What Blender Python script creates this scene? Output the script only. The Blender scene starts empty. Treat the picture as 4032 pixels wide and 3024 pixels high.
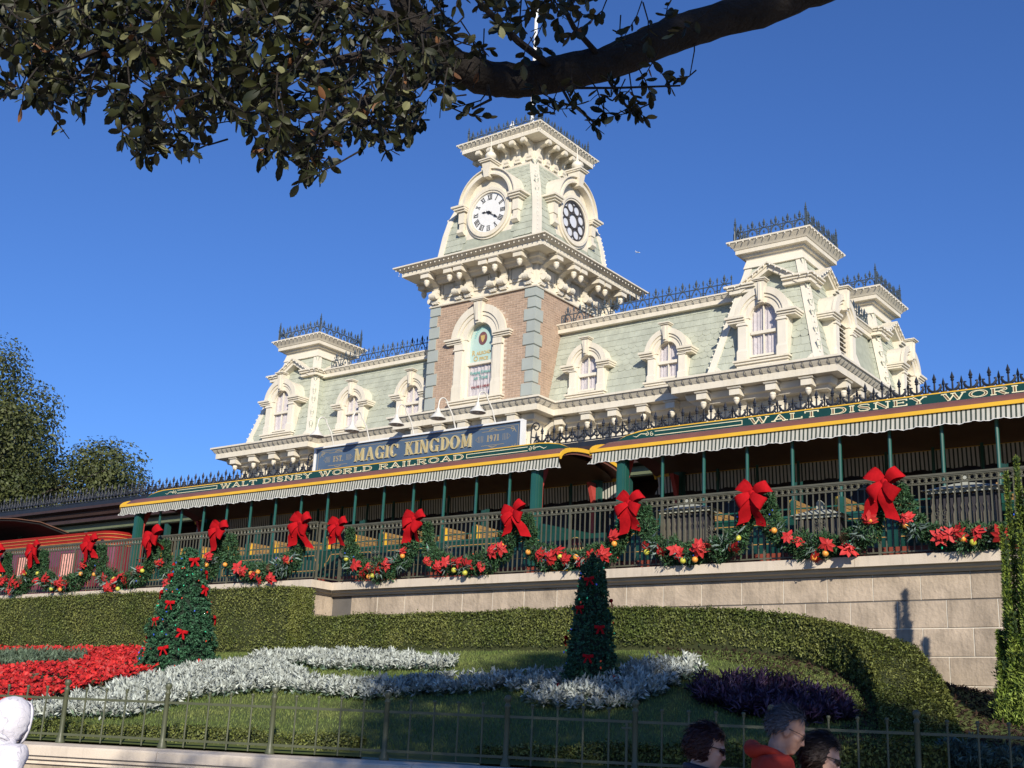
import bpy, bmesh, math, random
import numpy as np
from mathutils import Vector, Matrix, Euler, noise
random.seed(7); RNG = np.random.default_rng(11)
S = bpy.context.scene
COL = S.collection
PI = math.pi
rad = math.radians

# ------------------------------------------------------------------ camera, sky, sun, exposure
cam_d = bpy.data.cameras.new('camera'); cam = bpy.data.objects.new('camera', cam_d); COL.objects.link(cam)
cam_d.sensor_width = 36.0; cam_d.sensor_fit = 'HORIZONTAL'; cam_d.lens = 36 * 4815.76 / 4032
cam_d.clip_start = 0.1; cam_d.clip_end = 30000
cam.matrix_world = (Matrix.Translation((0, 0, 1.5)) @ Matrix.Rotation(rad(37.2595), 4, 'Z')
                    @ Matrix.Rotation(rad(106.0331), 4, 'X') @ Matrix.Rotation(rad(2.6507), 4, 'Z'))
S.camera = cam
SUN_AZ, SUN_EL = rad(135.0), rad(22.5)          # south-east morning sun; north is +Y
w = bpy.data.worlds.new('World'); S.world = w; w.use_nodes = True
nt = w.node_tree; bg = nt.nodes['Background']
sky = nt.nodes.new('ShaderNodeTexSky'); sky.sky_type = 'NISHITA'; sky.sun_disc = False
sky.sun_elevation = SUN_EL; sky.sun_rotation = SUN_AZ
sky.air_density = 1.0; sky.dust_density = 0.0; sky.ozone_density = 10.0; sky.altitude = 30
wb = nt.nodes.new('ShaderNodeMix'); wb.data_type = 'RGBA'; wb.blend_type = 'MULTIPLY'; wb.inputs[0].default_value = 1.0      # camera white balance
wb.inputs[7].default_value = (1.04, 0.935, 1.03, 1)
nt.links.new(sky.outputs[0], wb.inputs[6]); nt.links.new(wb.outputs[2], bg.inputs[0]); bg.inputs[1].default_value = 0.117
sd = bpy.data.lights.new('sun', 'SUN'); sd.energy = 5.0; sd.angle = rad(0.53); sd.color = (1.0, 0.92, 0.79)
sun = bpy.data.objects.new('sun', sd); COL.objects.link(sun)
sv = Vector((math.sin(SUN_AZ) * math.cos(SUN_EL), math.cos(SUN_AZ) * math.cos(SUN_EL), math.sin(SUN_EL)))
sun.rotation_euler = sv.to_track_quat('Z', 'Y').to_euler(); sun.location = (20, -20, 30)
vs = S.view_settings; vs.view_transform = 'Standard'; vs.look = 'None'; vs.exposure = 0.24; vs.gamma = 1.0
vs.use_curve_mapping = False

# ------------------------------------------------------------------ helpers
MATS = {}
def mat(name, c, rough=0.6, var=0.12, scale=6.0, metal=0.0, bump=0.0, bscale=60.0, rnd=0.0, spec=0.4, c2=None,
        face=0.0, coat=0.0, emit=None, sub=0.0, streak=0.0):
    """Principled material: world-position noise for tone, optional per-object / per-face tone, optional bump."""
    if name in MATS: return MATS[name]
    m = bpy.data.materials.new(name); m.use_nodes = True; n = m.node_tree.nodes; l = m.node_tree.links
    b = n['Principled BSDF']; b.inputs['Roughness'].default_value = rough; b.inputs['Metallic'].default_value = metal
    b.inputs['Specular IOR Level'].default_value = spec; b.inputs['Coat Weight'].default_value = coat
    geo = n.new('ShaderNodeNewGeometry')
    nz = n.new('ShaderNodeTexNoise'); nz.inputs['Scale'].default_value = scale; nz.inputs['Detail'].default_value = 4
    l.new(geo.outputs['Position'], nz.inputs['Vector'])
    mp = n.new('ShaderNodeMapRange'); mp.inputs[1].default_value = 0.3; mp.inputs[2].default_value = 0.7
    mp.clamp = True
    l.new(nz.outputs[0], mp.inputs[0])
    mx = n.new('ShaderNodeMix'); mx.data_type = 'RGBA'
    if c2 is None:
        A = [max(0, v * (1 - var)) for v in c]; B = [min(1, v * (1 + var)) for v in c]
    else: A, B = c, c2
    mx.inputs[6].default_value = (*A[:3], 1); mx.inputs[7].default_value = (*B[:3], 1)
    l.new(mp.outputs[0], mx.inputs[0])
    out = mx.outputs[2]
    def valmul(src_out, amt, cur):
        hs = n.new('ShaderNodeHueSaturation')
        mr = n.new('ShaderNodeMapRange'); mr.inputs[3].default_value = 1 - amt; mr.inputs[4].default_value = 1 + amt
        l.new(src_out, mr.inputs[0]); l.new(mr.outputs[0], hs.inputs['Value']); l.new(cur, hs.inputs['Color'])
        return hs.outputs[0]
    if rnd:
        oi = n.new('ShaderNodeObjectInfo'); out = valmul(oi.outputs['Random'], rnd, out)
    if face:
        at = n.new('ShaderNodeAttribute'); at.attribute_name = 'rnd'; out = valmul(at.outputs['Fac'], face, out)
    if streak:                                          # rain streaks and grime, long in z
        mpg = n.new('ShaderNodeMapping'); mpg.inputs['Scale'].default_value = (7, 7, .55); l.new(geo.outputs['Position'], mpg.inputs[0])
        n3 = n.new('ShaderNodeTexNoise'); n3.inputs['Scale'].default_value = 1.6; n3.inputs['Detail'].default_value = 6; n3.inputs['Roughness'].default_value = .65; l.new(mpg.outputs[0], n3.inputs['Vector'])
        m3 = n.new('ShaderNodeMapRange'); m3.inputs[1].default_value = .48; m3.inputs[2].default_value = .78; m3.inputs[3].default_value = 1.0; m3.inputs[4].default_value = 1 - streak; l.new(n3.outputs[0], m3.inputs[0])
        h3 = n.new('ShaderNodeHueSaturation'); l.new(m3.outputs[0], h3.inputs['Value']); l.new(out, h3.inputs['Color']); out = h3.outputs[0]
    l.new(out, b.inputs['Base Color'])
    if bump:
        n2 = n.new('ShaderNodeTexNoise'); n2.inputs['Scale'].default_value = bscale; n2.inputs['Detail'].default_value = 5
        l.new(geo.outputs['Position'], n2.inputs['Vector'])
        bp = n.new('ShaderNodeBump'); bp.inputs['Strength'].default_value = bump; bp.inputs['Distance'].default_value = 0.02
        l.new(n2.outputs[0], bp.inputs['Height']); l.new(bp.outputs[0], b.inputs['Normal'])
    if emit:
        b.inputs['Emission Color'].default_value = (*emit[:3], 1); b.inputs['Emission Strength'].default_value = emit[3]
    if sub:                                             # thin leaf: some light passes through
        tr = n.new('ShaderNodeBsdfTranslucent'); l.new(out, tr.inputs['Color'])
        ms = n.new('ShaderNodeMixShader'); ms.inputs[0].default_value = sub
        l.new(b.outputs[0], ms.inputs[1]); l.new(tr.outputs[0], ms.inputs[2])
        l.new(ms.outputs[0], n['Material Output'].inputs['Surface'])
    MATS[name] = m
    return m

I4 = Matrix.Identity(4)
class MB:
    """Collects vertices and faces of one mesh."""
    def __init__(s, M=I4): s.v = []; s.f = []; s.mi = []; s.M = M; s.cm = 0
    def add(s, vs, fs):
        b = len(s.v); M = s.M
        s.v += [tuple(M @ Vector(p)) for p in vs]; s.f += [tuple(i + b for i in f) for f in fs]; s.mi += [s.cm] * len(fs); return s
    def box(s, x0, x1, y0, y1, z0, z1, t=None):
        vs = [(x, y, z) for z in (z0, z1) for y in (y0, y1) for x in (x0, x1)]
        if t: vs = [t(p) for p in vs]
        return s.add(vs, [(0, 2, 3, 1), (4, 5, 7, 6), (0, 1, 5, 4), (2, 6, 7, 3), (1, 3, 7, 5), (0, 4, 6, 2)])
    def prism(s, poly, a0, a1, ax='x'):
        """poly in the two other axes (x: (y,z); y: (x,z); z: (x,y)), extruded from a0 to a1."""
        n = len(poly)
        def P(a, p): return (a, p[0], p[1]) if ax == 'x' else ((p[0], a, p[1]) if ax == 'y' else (p[0], p[1], a))
        vs = [P(a0, p) for p in poly] + [P(a1, p) for p in poly]
        fs = [(i, (i + 1) % n, n + (i + 1) % n, n + i) for i in range(n)] + [tuple(range(n - 1, -1, -1)), tuple(range(n, 2 * n))]
        return s.add(vs, fs)
    def tube(s, pts, r, n=6, cap=True, closed=False):
        pts = [Vector(p) for p in pts]; k = len(pts); vs = []; fs = []
        rr = r if isinstance(r, (list, tuple)) else [r] * k
        up = None
        for i, p in enumerate(pts):
            if closed: t = pts[(i + 1) % k] - pts[i - 1]
            else: t = pts[min(i + 1, k - 1)] - pts[max(i - 1, 0)]
            t.normalize()
            if up is None:
                a = Vector((0, 0, 1)) if abs(t.z) < .9 else Vector((1, 0, 0)); up = (a - t * a.dot(t)).normalized()
            else: up = (up - t * up.dot(t)).normalized()
            sd_ = t.cross(up)
            vs += [p + (up * math.cos(2 * PI * j / n) + sd_ * math.sin(2 * PI * j / n)) * rr[i] for j in range(n)]
        for i in range(k if closed else k - 1):
            a = i * n; b = ((i + 1) % k) * n
            fs += [(a + j, a + (j + 1) % n, b + (j + 1) % n, b + j) for j in range(n)]
        if cap and not closed: fs += [tuple(range(n - 1, -1, -1)), tuple(range((k - 1) * n, k * n))]
        return s.add(vs, fs)
    def lathe(s, prof, n=12, c=(0, 0, 0)):
        vs = []; fs = []; k = len(prof)
        for r, z in prof: vs += [(c[0] + r * math.cos(2 * PI * j / n), c[1] + r * math.sin(2 * PI * j / n), c[2] + z) for j in range(n)]
        for i in range(k - 1): fs += [(i * n + j, i * n + (j + 1) % n, (i + 1) * n + (j + 1) % n, (i + 1) * n + j) for j in range(n)]
        fs += [tuple(range(n - 1, -1, -1)), tuple(range((k - 1) * n, k * n))]
        return s.add(vs, fs)
    def sweep(s, prof, path, closed=False, solid=True):
        """prof: (outward offset, z); path: plan points; outward is to the right of travel; mitred corners."""
        P = [Vector((p[0], p[1])) for p in path]; k = len(P); vs = []; fs = []; m = len(prof)
        for i in range(k):
            d0 = (P[i] - P[i - 1]).normalized() if (i or closed) else None
            d1 = (P[(i + 1) % k] - P[i]).normalized() if (i < k - 1 or closed) else None
            d0 = d0 or d1; d1 = d1 or d0
            n0 = Vector((d0.y, -d0.x)); n1 = Vector((d1.y, -d1.x)); b = n0 + n1; b = b / b.length; sc = 1 / max(.2, b.dot(n0))
            vs += [(P[i].x + b.x * sc * o, P[i].y + b.y * sc * o, z) for o, z in prof]
        rng = m if solid else m - 1
        for i in range(k if closed else k - 1):
            a = i * m; c = ((i + 1) % k) * m
            fs += [(a + j, c + j, c + (j + 1) % m, a + (j + 1) % m) for j in range(rng)]
        if solid and not closed: fs += [tuple(range(m)), tuple(range(k * m - 1, (k - 1) * m - 1, -1))]
        return s.add(vs, fs)
    def ring(s, r0, r1, a0, a1, y0, y1, n=16, c=(0, 0)):
        """half/annular arch in the x-z plane, extruded along y."""
        vs = []; fs = []
        for i in range(n + 1):
            a = a0 + (a1 - a0) * i / n; ca, sa = math.cos(a), math.sin(a)
            vs += [(c[0] + r * ca, y, c[1] + r * sa) for r, y in ((r0, y0), (r1, y0), (r1, y1), (r0, y1))]
        for i in range(n): fs += [(i * 4 + j, i * 4 + (j + 1) % 4, i * 4 + 4 + (j + 1) % 4, i * 4 + 4 + j) for j in range(4)]
        fs += [(0, 1, 2, 3), (n * 4 + 3, n * 4 + 2, n * 4 + 1, n * 4)]
        return s.add(vs, fs)
    def mesh(s, name, mats, smooth=None):
        me = bpy.data.meshes.new(name); me.from_pydata(s.v, [], s.f)
        mats = mats if isinstance(mats, (list, tuple)) else [mats]
        for m in mats: me.materials.append(m)
        if len(mats) > 1: me.polygons.foreach_set('material_index', s.mi)
        bm = bmesh.new(); bm.from_mesh(me); bmesh.ops.recalc_face_normals(bm, faces=bm.faces); bm.to_mesh(me); bm.free()
        if smooth is not None:
            me.polygons.foreach_set('use_smooth', [True] * len(me.polygons)); me.set_sharp_from_angle(angle=rad(smooth))
        me.update(); return me
    def build(s, name, mats, parent=None, smooth=None, kind=None, label=None):
        return link(name, s.mesh(name, mats, smooth), parent, kind=kind, label=label)

W = {}                                          # world matrices of parents
def wm(o): return W.get(o.name, I4)
def link(name, me, parent=None, M=None, kind=None, label=None):
    o = bpy.data.objects.new(name, me); COL.objects.link(o)
    if M is not None: o.matrix_basis = M
    if parent is not None:
        o.parent = parent; o.matrix_parent_inverse = wm(parent).inverted()
    W[o.name] = M.copy() if M is not None else I4.copy()
    if kind: o['kind'] = kind
    if label: o['label'] = label
    return o
def thing(name, label, cat, loc=(0, 0, 0), group=None):
    o = bpy.data.objects.new(name, None); COL.objects.link(o); o.location = loc; o.empty_display_size = .2
    W[o.name] = Matrix.Translation(loc)
    tag(o, label, cat, group); return o
def tag(o, label, cat, group=None):
    o['label'] = label; o['category'] = cat
    if group: o['group'] = group
    return o
def T(x, y, z): return Matrix.Translation((x, y, z))
def RZ(a): return Matrix.Rotation(a, 4, 'Z')
def face_frame(x, y, z, a):
    """local x along the wall, local -y outward (towards the viewer for a=0)."""
    return T(x, y, z) @ RZ(a)

def np_mesh(name, V, F, mats, attr=None, mi=None, smooth=False):
    """fast mesh from numpy arrays; F is (n, k) with constant k."""
    me = bpy.data.meshes.new(name); n, k = F.shape
    me.vertices.add(len(V)); me.vertices.foreach_set('co', np.ascontiguousarray(V, np.float32).ravel())
    me.loops.add(n * k); me.loops.foreach_set('vertex_index', F.astype(np.int32).ravel())
    me.polygons.add(n); me.polygons.foreach_set('loop_start', np.arange(0, n * k, k, dtype=np.int32))
    me.polygons.foreach_set('loop_total', np.full(n, k, np.int32))
    mats = mats if isinstance(mats, (list, tuple)) else [mats]
    for m in mats: me.materials.append(m)
    if mi is not None: me.polygons.foreach_set('material_index', np.asarray(mi, np.int32))
    if smooth: me.polygons.foreach_set('use_smooth', np.ones(n, bool))
    if attr is not None:
        a = me.attributes.new('rnd', 'FLOAT', 'FACE'); a.data.foreach_set('value', np.asarray(attr, np.float32))
    me.update(calc_edges=True); return me
def unit(a): return a / np.maximum(1e-9, np.linalg.norm(a, axis=-1, keepdims=True))
def leaves(P, N, L, Wd, jit=0.6, droop=0.0, fold=0.25, updir=None):
    """one kite-shaped, slightly folded leaf (2 tris as 2 faces sharing the midrib) per point."""
    n = len(P); N = unit(N + RNG.normal(0, jit, (n, 3)))
    t = RNG.normal(0, 1, (n, 3)) if updir is None else np.asarray(updir) + RNG.normal(0, .5, (n, 3))
    t = unit(t - N * (t * N).sum(1, keepdims=True)); s_ = np.cross(N, t)
    L = np.broadcast_to(np.asarray(L, float), (n,))[:, None] * RNG.uniform(.7, 1.3, (n, 1)); Wd = L * Wd
    a = P; d = P + t * L - N * L * droop; m1 = P + t * L * .45 + s_ * Wd * .5 + N * Wd * fold; m2 = P + t * L * .45 - s_ * Wd * .5 + N * Wd * fold
    V = np.stack([a, m1, d, m2], 1).reshape(-1, 3); i = np.arange(n)[:, None] * 4
    F = np.concatenate([i + [0, 1, 2], i + [0, 2, 3]], 1).reshape(-1, 3)
    return V, F, np.repeat(RNG.uniform(0, 1, n), 2)
def leafmesh(name, sets, mats):
    """sets: list of (P, N, L, W, kwargs, material index)"""
    Vs, Fs, A, MI = [], [], [], []; b = 0
    for P, N, L, Wd, kw, m in sets:
        V, F, a = leaves(P, N, L, Wd, **kw); Vs.append(V); Fs.append(F + b); A.append(a); MI.append(np.full(len(F), m)); b += len(V)
    return np_mesh(name, np.concatenate(Vs), np.concatenate(Fs), mats, np.concatenate(A), np.concatenate(MI))
def merge_meshes(name, items, mats):
    """items: (mesh, matrix) merged to one mesh (material 0)."""
    Vs, Fs = [], []; b = 0
    cache = {}
    for me, M in items:
        if me.name not in cache:
            v = np.empty(len(me.vertices) * 3, np.float32); me.vertices.foreach_get('co', v)
            cache[me.name] = (v.reshape(-1, 3), [tuple(p.vertices) for p in me.polygons])
        v, f = cache[me.name]; m = np.array(M)
        Vs.append(v @ m[:3, :3].T + m[:3, 3]); Fs += [tuple(i + b for i in q) for q in f]; b += len(v)
    me = bpy.data.meshes.new(name); me.from_pydata(np.concatenate(Vs).tolist(), [], Fs)
    for m in (mats if isinstance(mats, (list, tuple)) else [mats]): me.materials.append(m)
    me.update(); return me
def icos(r=1.0, sub=1):
    bm = bmesh.new(); bmesh.ops.create_icosphere(bm, subdivisions=sub, radius=r)
    v = [tuple(p.co) for p in bm.verts]; f = [tuple(q.index for q in p.verts) for p in bm.faces]; bm.free(); return v, f
def text_mesh(name, body, size, depth, m, spacing=1.0, xs=1.0, bevel=0.0, align='CENTER', offset=0.0):
    cu = bpy.data.curves.new(name, 'FONT'); cu.body = body; cu.size = size; cu.extrude = depth; cu.bevel_depth = bevel
    cu.align_x = align; cu.align_y = 'BOTTOM_BASELINE'; cu.space_character = spacing; cu.resolution_u = 4; cu.offset = offset
    o = bpy.data.objects.new(name, cu); COL.objects.link(o)
    dg = bpy.context.evaluated_depsgraph_get(); me = bpy.data.meshes.new_from_object(o.evaluated_get(dg)); me.name = name
    bpy.data.objects.remove(o); bpy.data.curves.remove(cu)
    me.transform(Matrix.Diagonal((xs, 1, 1, 1))); me.materials.clear(); me.materials.append(m); return me
TXT = Matrix.Rotation(PI / 2, 4, 'X')           # stands text up, facing -Y
# ------------------------------------------------------------------ materials
cream = mat('cream paint', (.66, .60, .475), .45, .06, 2.0, c2=(.71, .655, .54), bump=.05, bscale=30, streak=.16)
cream2 = mat('pale cream paint', (.69, .64, .53), .45, .05, 2.5)
soff = mat('soffit paint', (.62, .57, .46), .55, .06, 2.0)
sage = mat('sage shingle', (.395, .415, .335), .7, .10, 1.5, rnd=.07, bump=.15, bscale=25, streak=.14)
sage_m = mat('sage shingle field', (.395, .415, .335), .7, .13, 3.5, bump=.15, bscale=25, streak=.14)
sage_u = mat('sage underlay', (.33, .35, .28), .8)
brickm = mat('tan brick', (.40, .285, .205), .85, .10, 3.0, rnd=.10, bump=.3, bscale=80)
brick_f = mat('tan brick field', (.40, .285, .205), .85, .13, 9.0, bump=.3, bscale=80)
mortar = mat('mortar', (.52, .43, .34), .9, .08, 8)
quoinm = mat('grey green quoin', (.345, .375, .345), .6, .05, 2, rnd=.03, bump=.05)
iron = mat('dark iron', (.012, .016, .026), .6, .2, 8, spec=.5)
iron_b = mat('slate iron', (.045, .065, .085), .5, .2, 8, spec=.5)
curtain = mat('window curtain', (.62, .57, .54), .8, .10, 10)
glass = mat('window glass', (.62, .64, .68), .08, .04, 3, spec=.6)
glassm = mat('mint painted glass', (.42, .56, .50), .15, .05, 3, spec=.5)
white = mat('white enamel', (.72, .72, .70), .35, .03, 4)
clockblk = mat('clock black', (.02, .02, .022), .4)
gold = mat('gold leaf', (.86, .66, .30), .28, .08, 6, metal=.55)
goldp = mat('gold paint', (.50, .36, .13), .5, .1, 8)
bulbm = mat('clear bulb', (.80, .76, .66), .15, .05, 5, spec=.7)
shadowbarm = mat('eave shadow line dark', (.10, .10, .09), .6)  # dark colour of the eave bars that imitate wire shadows
dred = mat('dark red paint', (.20, .025, .03), .5)
tealp = mat('teal paint', (.10, .34, .30), .5)
leadm = mat('lead pipe', (.05, .05, .05), .5)
brownroof = mat('brown canopy paint', (.045, .026, .021), .5, .15, 4)
olivep = mat('olive fascia paint', (.12, .14, .075), .5, .1, 4)

X0, Y0 = -19.985, 26.55
station = thing('station_building', 'cream Victorian railway station with a brick clock tower and sage green mansard roofs', 'station', (X0, Y0, 4.3))

# ------------------------------------------------------------------ generic architectural pieces
def cyma(e, h, inner, zt, back=None):
    """eave profile: thin drip edge at offset 0, cyma, flat fascia, soffit; e = fascia set back."""
    z = zt
    return [(-inner, z - h), (-e, z - h), (-e, z - h * .52), (-e + .015, z - h * .50), (-e * .72, z - h * .40), (-e * .35, z - h * .25), (-.03, z - h * .15), (0, z - h * .15), (0, z), (-inner, z + (back if back is not None else .12))]

BULB = MB(); SHADOW_BAR = MB()
bv, bf = icos(1, 1)
def bulbs_line(p0, p1, sp=.17, r=.016):
    p0 = Vector(p0); p1 = Vector(p1); n = max(1, int((p1 - p0).length / sp))
    for i in range(n):
        p = p0.lerp(p1, (i + .5) / n); BULB.add([(p.x + a * r, p.y + b * r, p.z + c * r * 1.4) for a, b, c in bv], bf)
def bulbs_path(path, off, z, closed=False, sp=.17, r=.016):
    P = [Vector((p[0], p[1])) for p in path]; k = len(P)
    for i in range(k if closed else k - 1):
        a, b = P[i], P[(i + 1) % k]; d = (b - a).normalized(); n = Vector((d.y, -d.x)) * off
        bulbs_line((a.x + n.x, a.y + n.y, z), (b.x + n.x, b.y + n.y, z), sp, r)
def shadow_bars_path(path, e, h, zt, sp=.2):
    """thin dark curved bars over the cyma, drawn as shadow lines of light strings."""
    P = [Vector((p[0], p[1])) for p in path]
    for a, b in zip(P[:-1], P[1:]):
        d = (b - a).normalized(); n = Vector((d.y, -d.x)); L = (b - a).length; k = int(L / sp)
        for i in range(k):
            q = a + d * ((i + .5) * L / k)
            pts = []
            for o, z in ((-e - .0, zt - h * .53), (-e * .70 + .012, zt - h * .41), (-e * .33 + .012, zt - h * .27), (-.02, zt - h * .17)):
                pts.append((q.x + n.x * (o + .006), q.y + n.y * (o + .006), z))
            SHADOW_BAR.tube(pts, .007, 4, cap=False)

# ---- cresting: one repeating motif, instanced as parts
def crest_motif(wd, h, kind):
    b = MB(); r = .016
    b.box(-wd / 2, wd / 2, -.012, .012, .02, .045)
    if kind == 'ridge':
        b.box(-wd / 2, wd / 2, -.010, .010, h * .50, h * .50 + .02)
        b.tube([(-wd * .34 + wd * .34 * (1 - math.cos(a)), 0, .045 + h * .44 * math.sin(a)) for a in [PI * i / 8 for i in range(9)]], r, 5, False)
        for sx in (-1, 1):
            b.tube([(sx * wd * .5, 0, .045), (sx * wd * .5, 0, h * .5)], r, 5, False)
            b.tube([(sx * (wd * .42 - .05 * math.cos(t) * (1 - t / 7)), 0, .13 + .05 * math.sin(t) * (1 - t / 7)) for t in [i * .7 for i in range(8)]], r * .8, 4, False)
            b.tube([(sx * wd * .05, 0, h * .52), (sx * wd * .16, 0, h * .60), (sx * wd * .24, 0, h * .66), (sx * wd * .20, 0, h * .73)], r * .8, 4, False)
        top = [(0, h)]; zs = h * .52
    else:
        for sx in (-1, 1):
            b.tube([(sx * wd * .0, 0, h * .26), (sx * wd * .10, 0, h * .30), (sx * wd * .24, 0, h * .36), (sx * wd * .36, 0, h * .50), (sx * wd * .34, 0, h * .62), (sx * wd * .24, 0, h * .60)], [.034, .03, .028, .026, .02, .014], 5, False)
            b.tube([(sx * wd * .5, 0, .04), (sx * wd * .5, 0, h * .62)], [.022, .016], 5)
            b.tube([(sx * wd * .5, 0, h * .24), (sx * wd * .38, 0, h * .28), (sx * wd * .32, 0, h * .38), (sx * wd * .37, 0, h * .44)], [.022, .019, .016, .011], 5, False)
            b.lathe([(.002, -.06), (.03, .0), (.024, .04), (.002, .13)], 5, (sx * wd * .5, 0, h * .62))
        zs = .04
    b.tube([(0, 0, zs), (0, 0, h * .72)], [r * 1.5, r], 5)
    if kind == 'ridge':                             # a lower spike over every joint, a small drop inside the arch
        b.tube([(wd / 2, 0, h * .5), (wd / 2, 0, h * .68)], .012, 5); b.lathe([(.004, 0), (.026, .03), (.018, .05), (.028, .075), (.003, .15)], 5, (wd / 2, 0, h * .62)); b.lathe([(.004, -.05), (.03, 0), (.004, .05)], 5, (0, 0, h * .30))
    b.lathe([(.004, 0), (.038, .035), (.024, .055), (.042, .085), (.028, .12), (.003, .20)], 5, (0, 0, h * .68 if kind != 'ridge' else h * .62))
    return b.mesh('cresting_panel', iron_b if kind == 'ridge' else iron)
def crest_run(me, wd, p0, p1, z, parent=None, name='cresting_panel'):
    p0 = Vector((p0[0], p0[1], z)); p1 = Vector((p1[0], p1[1], z)); L = (p1 - p0).length; n = max(1, round(L / wd)); a = math.atan2(p1.y - p0.y, p1.x - p0.x)
    for i in range(n):
        p = p0.lerp(p1, (i + .5) / n)
        link(name, me, parent or station, T(*p) @ RZ(a) @ Matrix.Diagonal((L / n / wd, 1, 1, 1)))
def crest_post(b, x, y, z, h):
    b.box(x - .022, x + .022, y - .022, y + .022, z, z + h * .72)
    b.lathe([(.035, 0), (.04, .02), (.015, .04), (.03, .07), (.012, .11), (.018, .13), (.002, .2)], 6, (x, y, z + h * .7))

# ---- bracket consoles, instanced
def bracket_mesh(D, H, w):
    b = MB()                                        # d = outward (-y), z down from the soffit (0)
    prof = [(0, -H), (.10 * D, -H), (.13 * D, -H * .80), (.10 * D, -H * .55), (.16 * D, -H * .40), (.34 * D, -H * .28), (.60 * D, -H * .22), (.60 * D, -.012), (0, -.012)]
    b.prism([(-d, z) for d, z in prof], -w / 2, w / 2, 'x')
    b.box(-w * .75, w * .75, -D, -D * .58, -H * .24, -H * .05)            # end block with a tapered cap
    b.add([(sx * w * q, y, z) for z, q, ya, yb in ((-H * .05, .92, -D * 1.05, -D * .55), (-.008, .98, -D * 1.08, -D * .53)) for y in (ya, yb) for sx in (-1, 1)],
          [(0, 2, 3, 1), (4, 5, 7, 6), (0, 1, 5, 4), (2, 6, 7, 3), (1, 3, 7, 5), (0, 4, 6, 2)])
    return b.mesh('bracket', cream)
def pendant_mesh(D, H, w):
    b = MB(); r = w * .42
    b.lathe([(r * .5, 0), (r * .55, -r * .35), (r * .9, -r * .6), (r * 1.05, -r * 1.2), (r * 1.1, -r * 1.35), (r * .98, -r * 1.45), (r * .95, -r * 1.9), (r * .6, -r * 2.5), (r * .15, -r * 2.9)], 10, (0, -D * .8, -H * .24))
    return b.mesh('pendant', cream, 40)
def scroll_mesh(D, H, w):
    b = MB(); r = H * .155; c = (-(D * .13 + r * .8), -H * .86)
    n = 14
    for k in range(4):                              # reeded roll
        x0 = -w * .62 + k * w * .31; rr = r * (1.0 if k in (1, 2) else .93)
        b.prism([(c[0] + rr * math.cos(2 * PI * i / n), c[1] + rr * math.sin(2 * PI * i / n)) for i in range(n)], x0, x0 + w * .28, 'x')
    b.prism([(c[0] + r * .75 * math.cos(2 * PI * i / n), c[1] + r * .75 * math.sin(2 * PI * i / n)) for i in range(n)], -w * .61, w * .61, 'x')
    b.box(-w * .7, w * .7, -D * .16, 0.0, -H * 1.12, -H * .98)
    for k in range(3): b.box(-w * .55 + k * w * .4, -w * .25 + k * w * .4, -D * .15, -.002, -H * 1.18, -H * 1.121)
    b.add([(-w * .55, 0, -H * .72), (w * .55, 0, -H * .72), (w * .55, c[0], -H * .72), (-w * .55, c[0], -H * .72), (-w * .6, 0, -H * .56), (w * .6, 0, -H * .56), (w * .6, -D * .16, -H * .56), (-w * .6, -D * .16, -H * .56)],
          [(0, 1, 2, 3), (4, 5, 6, 7), (0, 1, 5, 4), (2, 3, 7, 6), (1, 2, 6, 5), (0, 3, 7, 4)])
    return b.mesh('scroll', cream2)
def brackets(meshes, M0, xs, z):
    for x in xs:
        M = M0 @ T(x, 0, z)
        k = link('bracket', meshes[0], station, M)
        for nm, me in zip(('pendant', 'scroll'), meshes[1:]):
            o = link(nm, me); o.parent = k          # same local frame as its bracket

# ---- shingles
def shingle_mesh(w, h, kind, m):
    b = MB(); t = .008; ov = h * .35
    if kind == 'scale':
        pts = [(-w / 2, h * .78), (-w / 2, ov * 0)] + [(w / 2 * math.sin(a), -h * .0 - w * .42 * math.cos(a)) for a in [-PI / 2 + PI * i / 8 for i in range(0, 9)]] + [(w / 2, h * .78)]
    else:
        c = w * .13
        pts = [(-w / 2, h * .55), (-w / 2, -h * .42), (-w / 2 + c, -h * .5), (w / 2 - c, -h * .5), (w / 2, -h * .42), (w / 2, h * .55)]
    n = len(pts); top = max(p[1] for p in pts); bot = min(p[1] for p in pts)
    f = lambda y: -.002 - .011 * (top - y) / (top - bot)            # butt end stands proud
    vs = [(x * .985, f(y), y) for x, y in pts] + [(x * .985, -.001, y) for x, y in pts]
    b.add(vs, [tuple(range(n - 1, -1, -1))] + [(i, (i + 1) % n, n + (i + 1) % n, n + i) for i in range(n)])
    return b.mesh('shingle', m)
SH = {'flat': shingle_mesh(.2, .19, 'flat', sage), 'scale': shingle_mesh(.215, .2, 'scale', sage)}
SHF = []                                           # overflow, joined
sh_count = 0
def shingle_field(M, width_at, H, inside, rows, budget):
    """M: frame on the slope (x along, z up the slope, -y out). rows: list of (kind, count)."""
    global sh_count
    z = 0.0; k = 0; items = []
    for kind, cnt, rh in rows:
        for r in range(cnt):
            w = .2 if kind == 'flat' else .215
            zc = z + rh * .5; x0, x1 = width_at(zc); off = (w / 2 if k % 2 else 0)
            n0 = math.floor(x0 / w) - 1; n1 = math.ceil(x1 / w) + 1
            for i in range(n0, n1 + 1):
                x = i * w + off
                if x < x0 - .03 or x > x1 + .03 or not inside(x, zc): continue
                sc = rh / (.19 if kind == 'flat' else .2) * (1.05 if kind == 'flat' else 1.02)
                items.append((SH[kind], M @ T(x, RNG.uniform(-.0035, 0), zc) @ Matrix.Rotation(RNG.normal(0, .006), 4, 'Y') @ Matrix.Diagonal((1, 1, sc, 1))))
            z += rh; k += 1
            if z > H: break
    for i, (me, m) in enumerate(items):
        if i < budget and sh_count < 300: link('shingle', me, station, m); sh_count += 1
        else: SHF.append((me, m))

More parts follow.
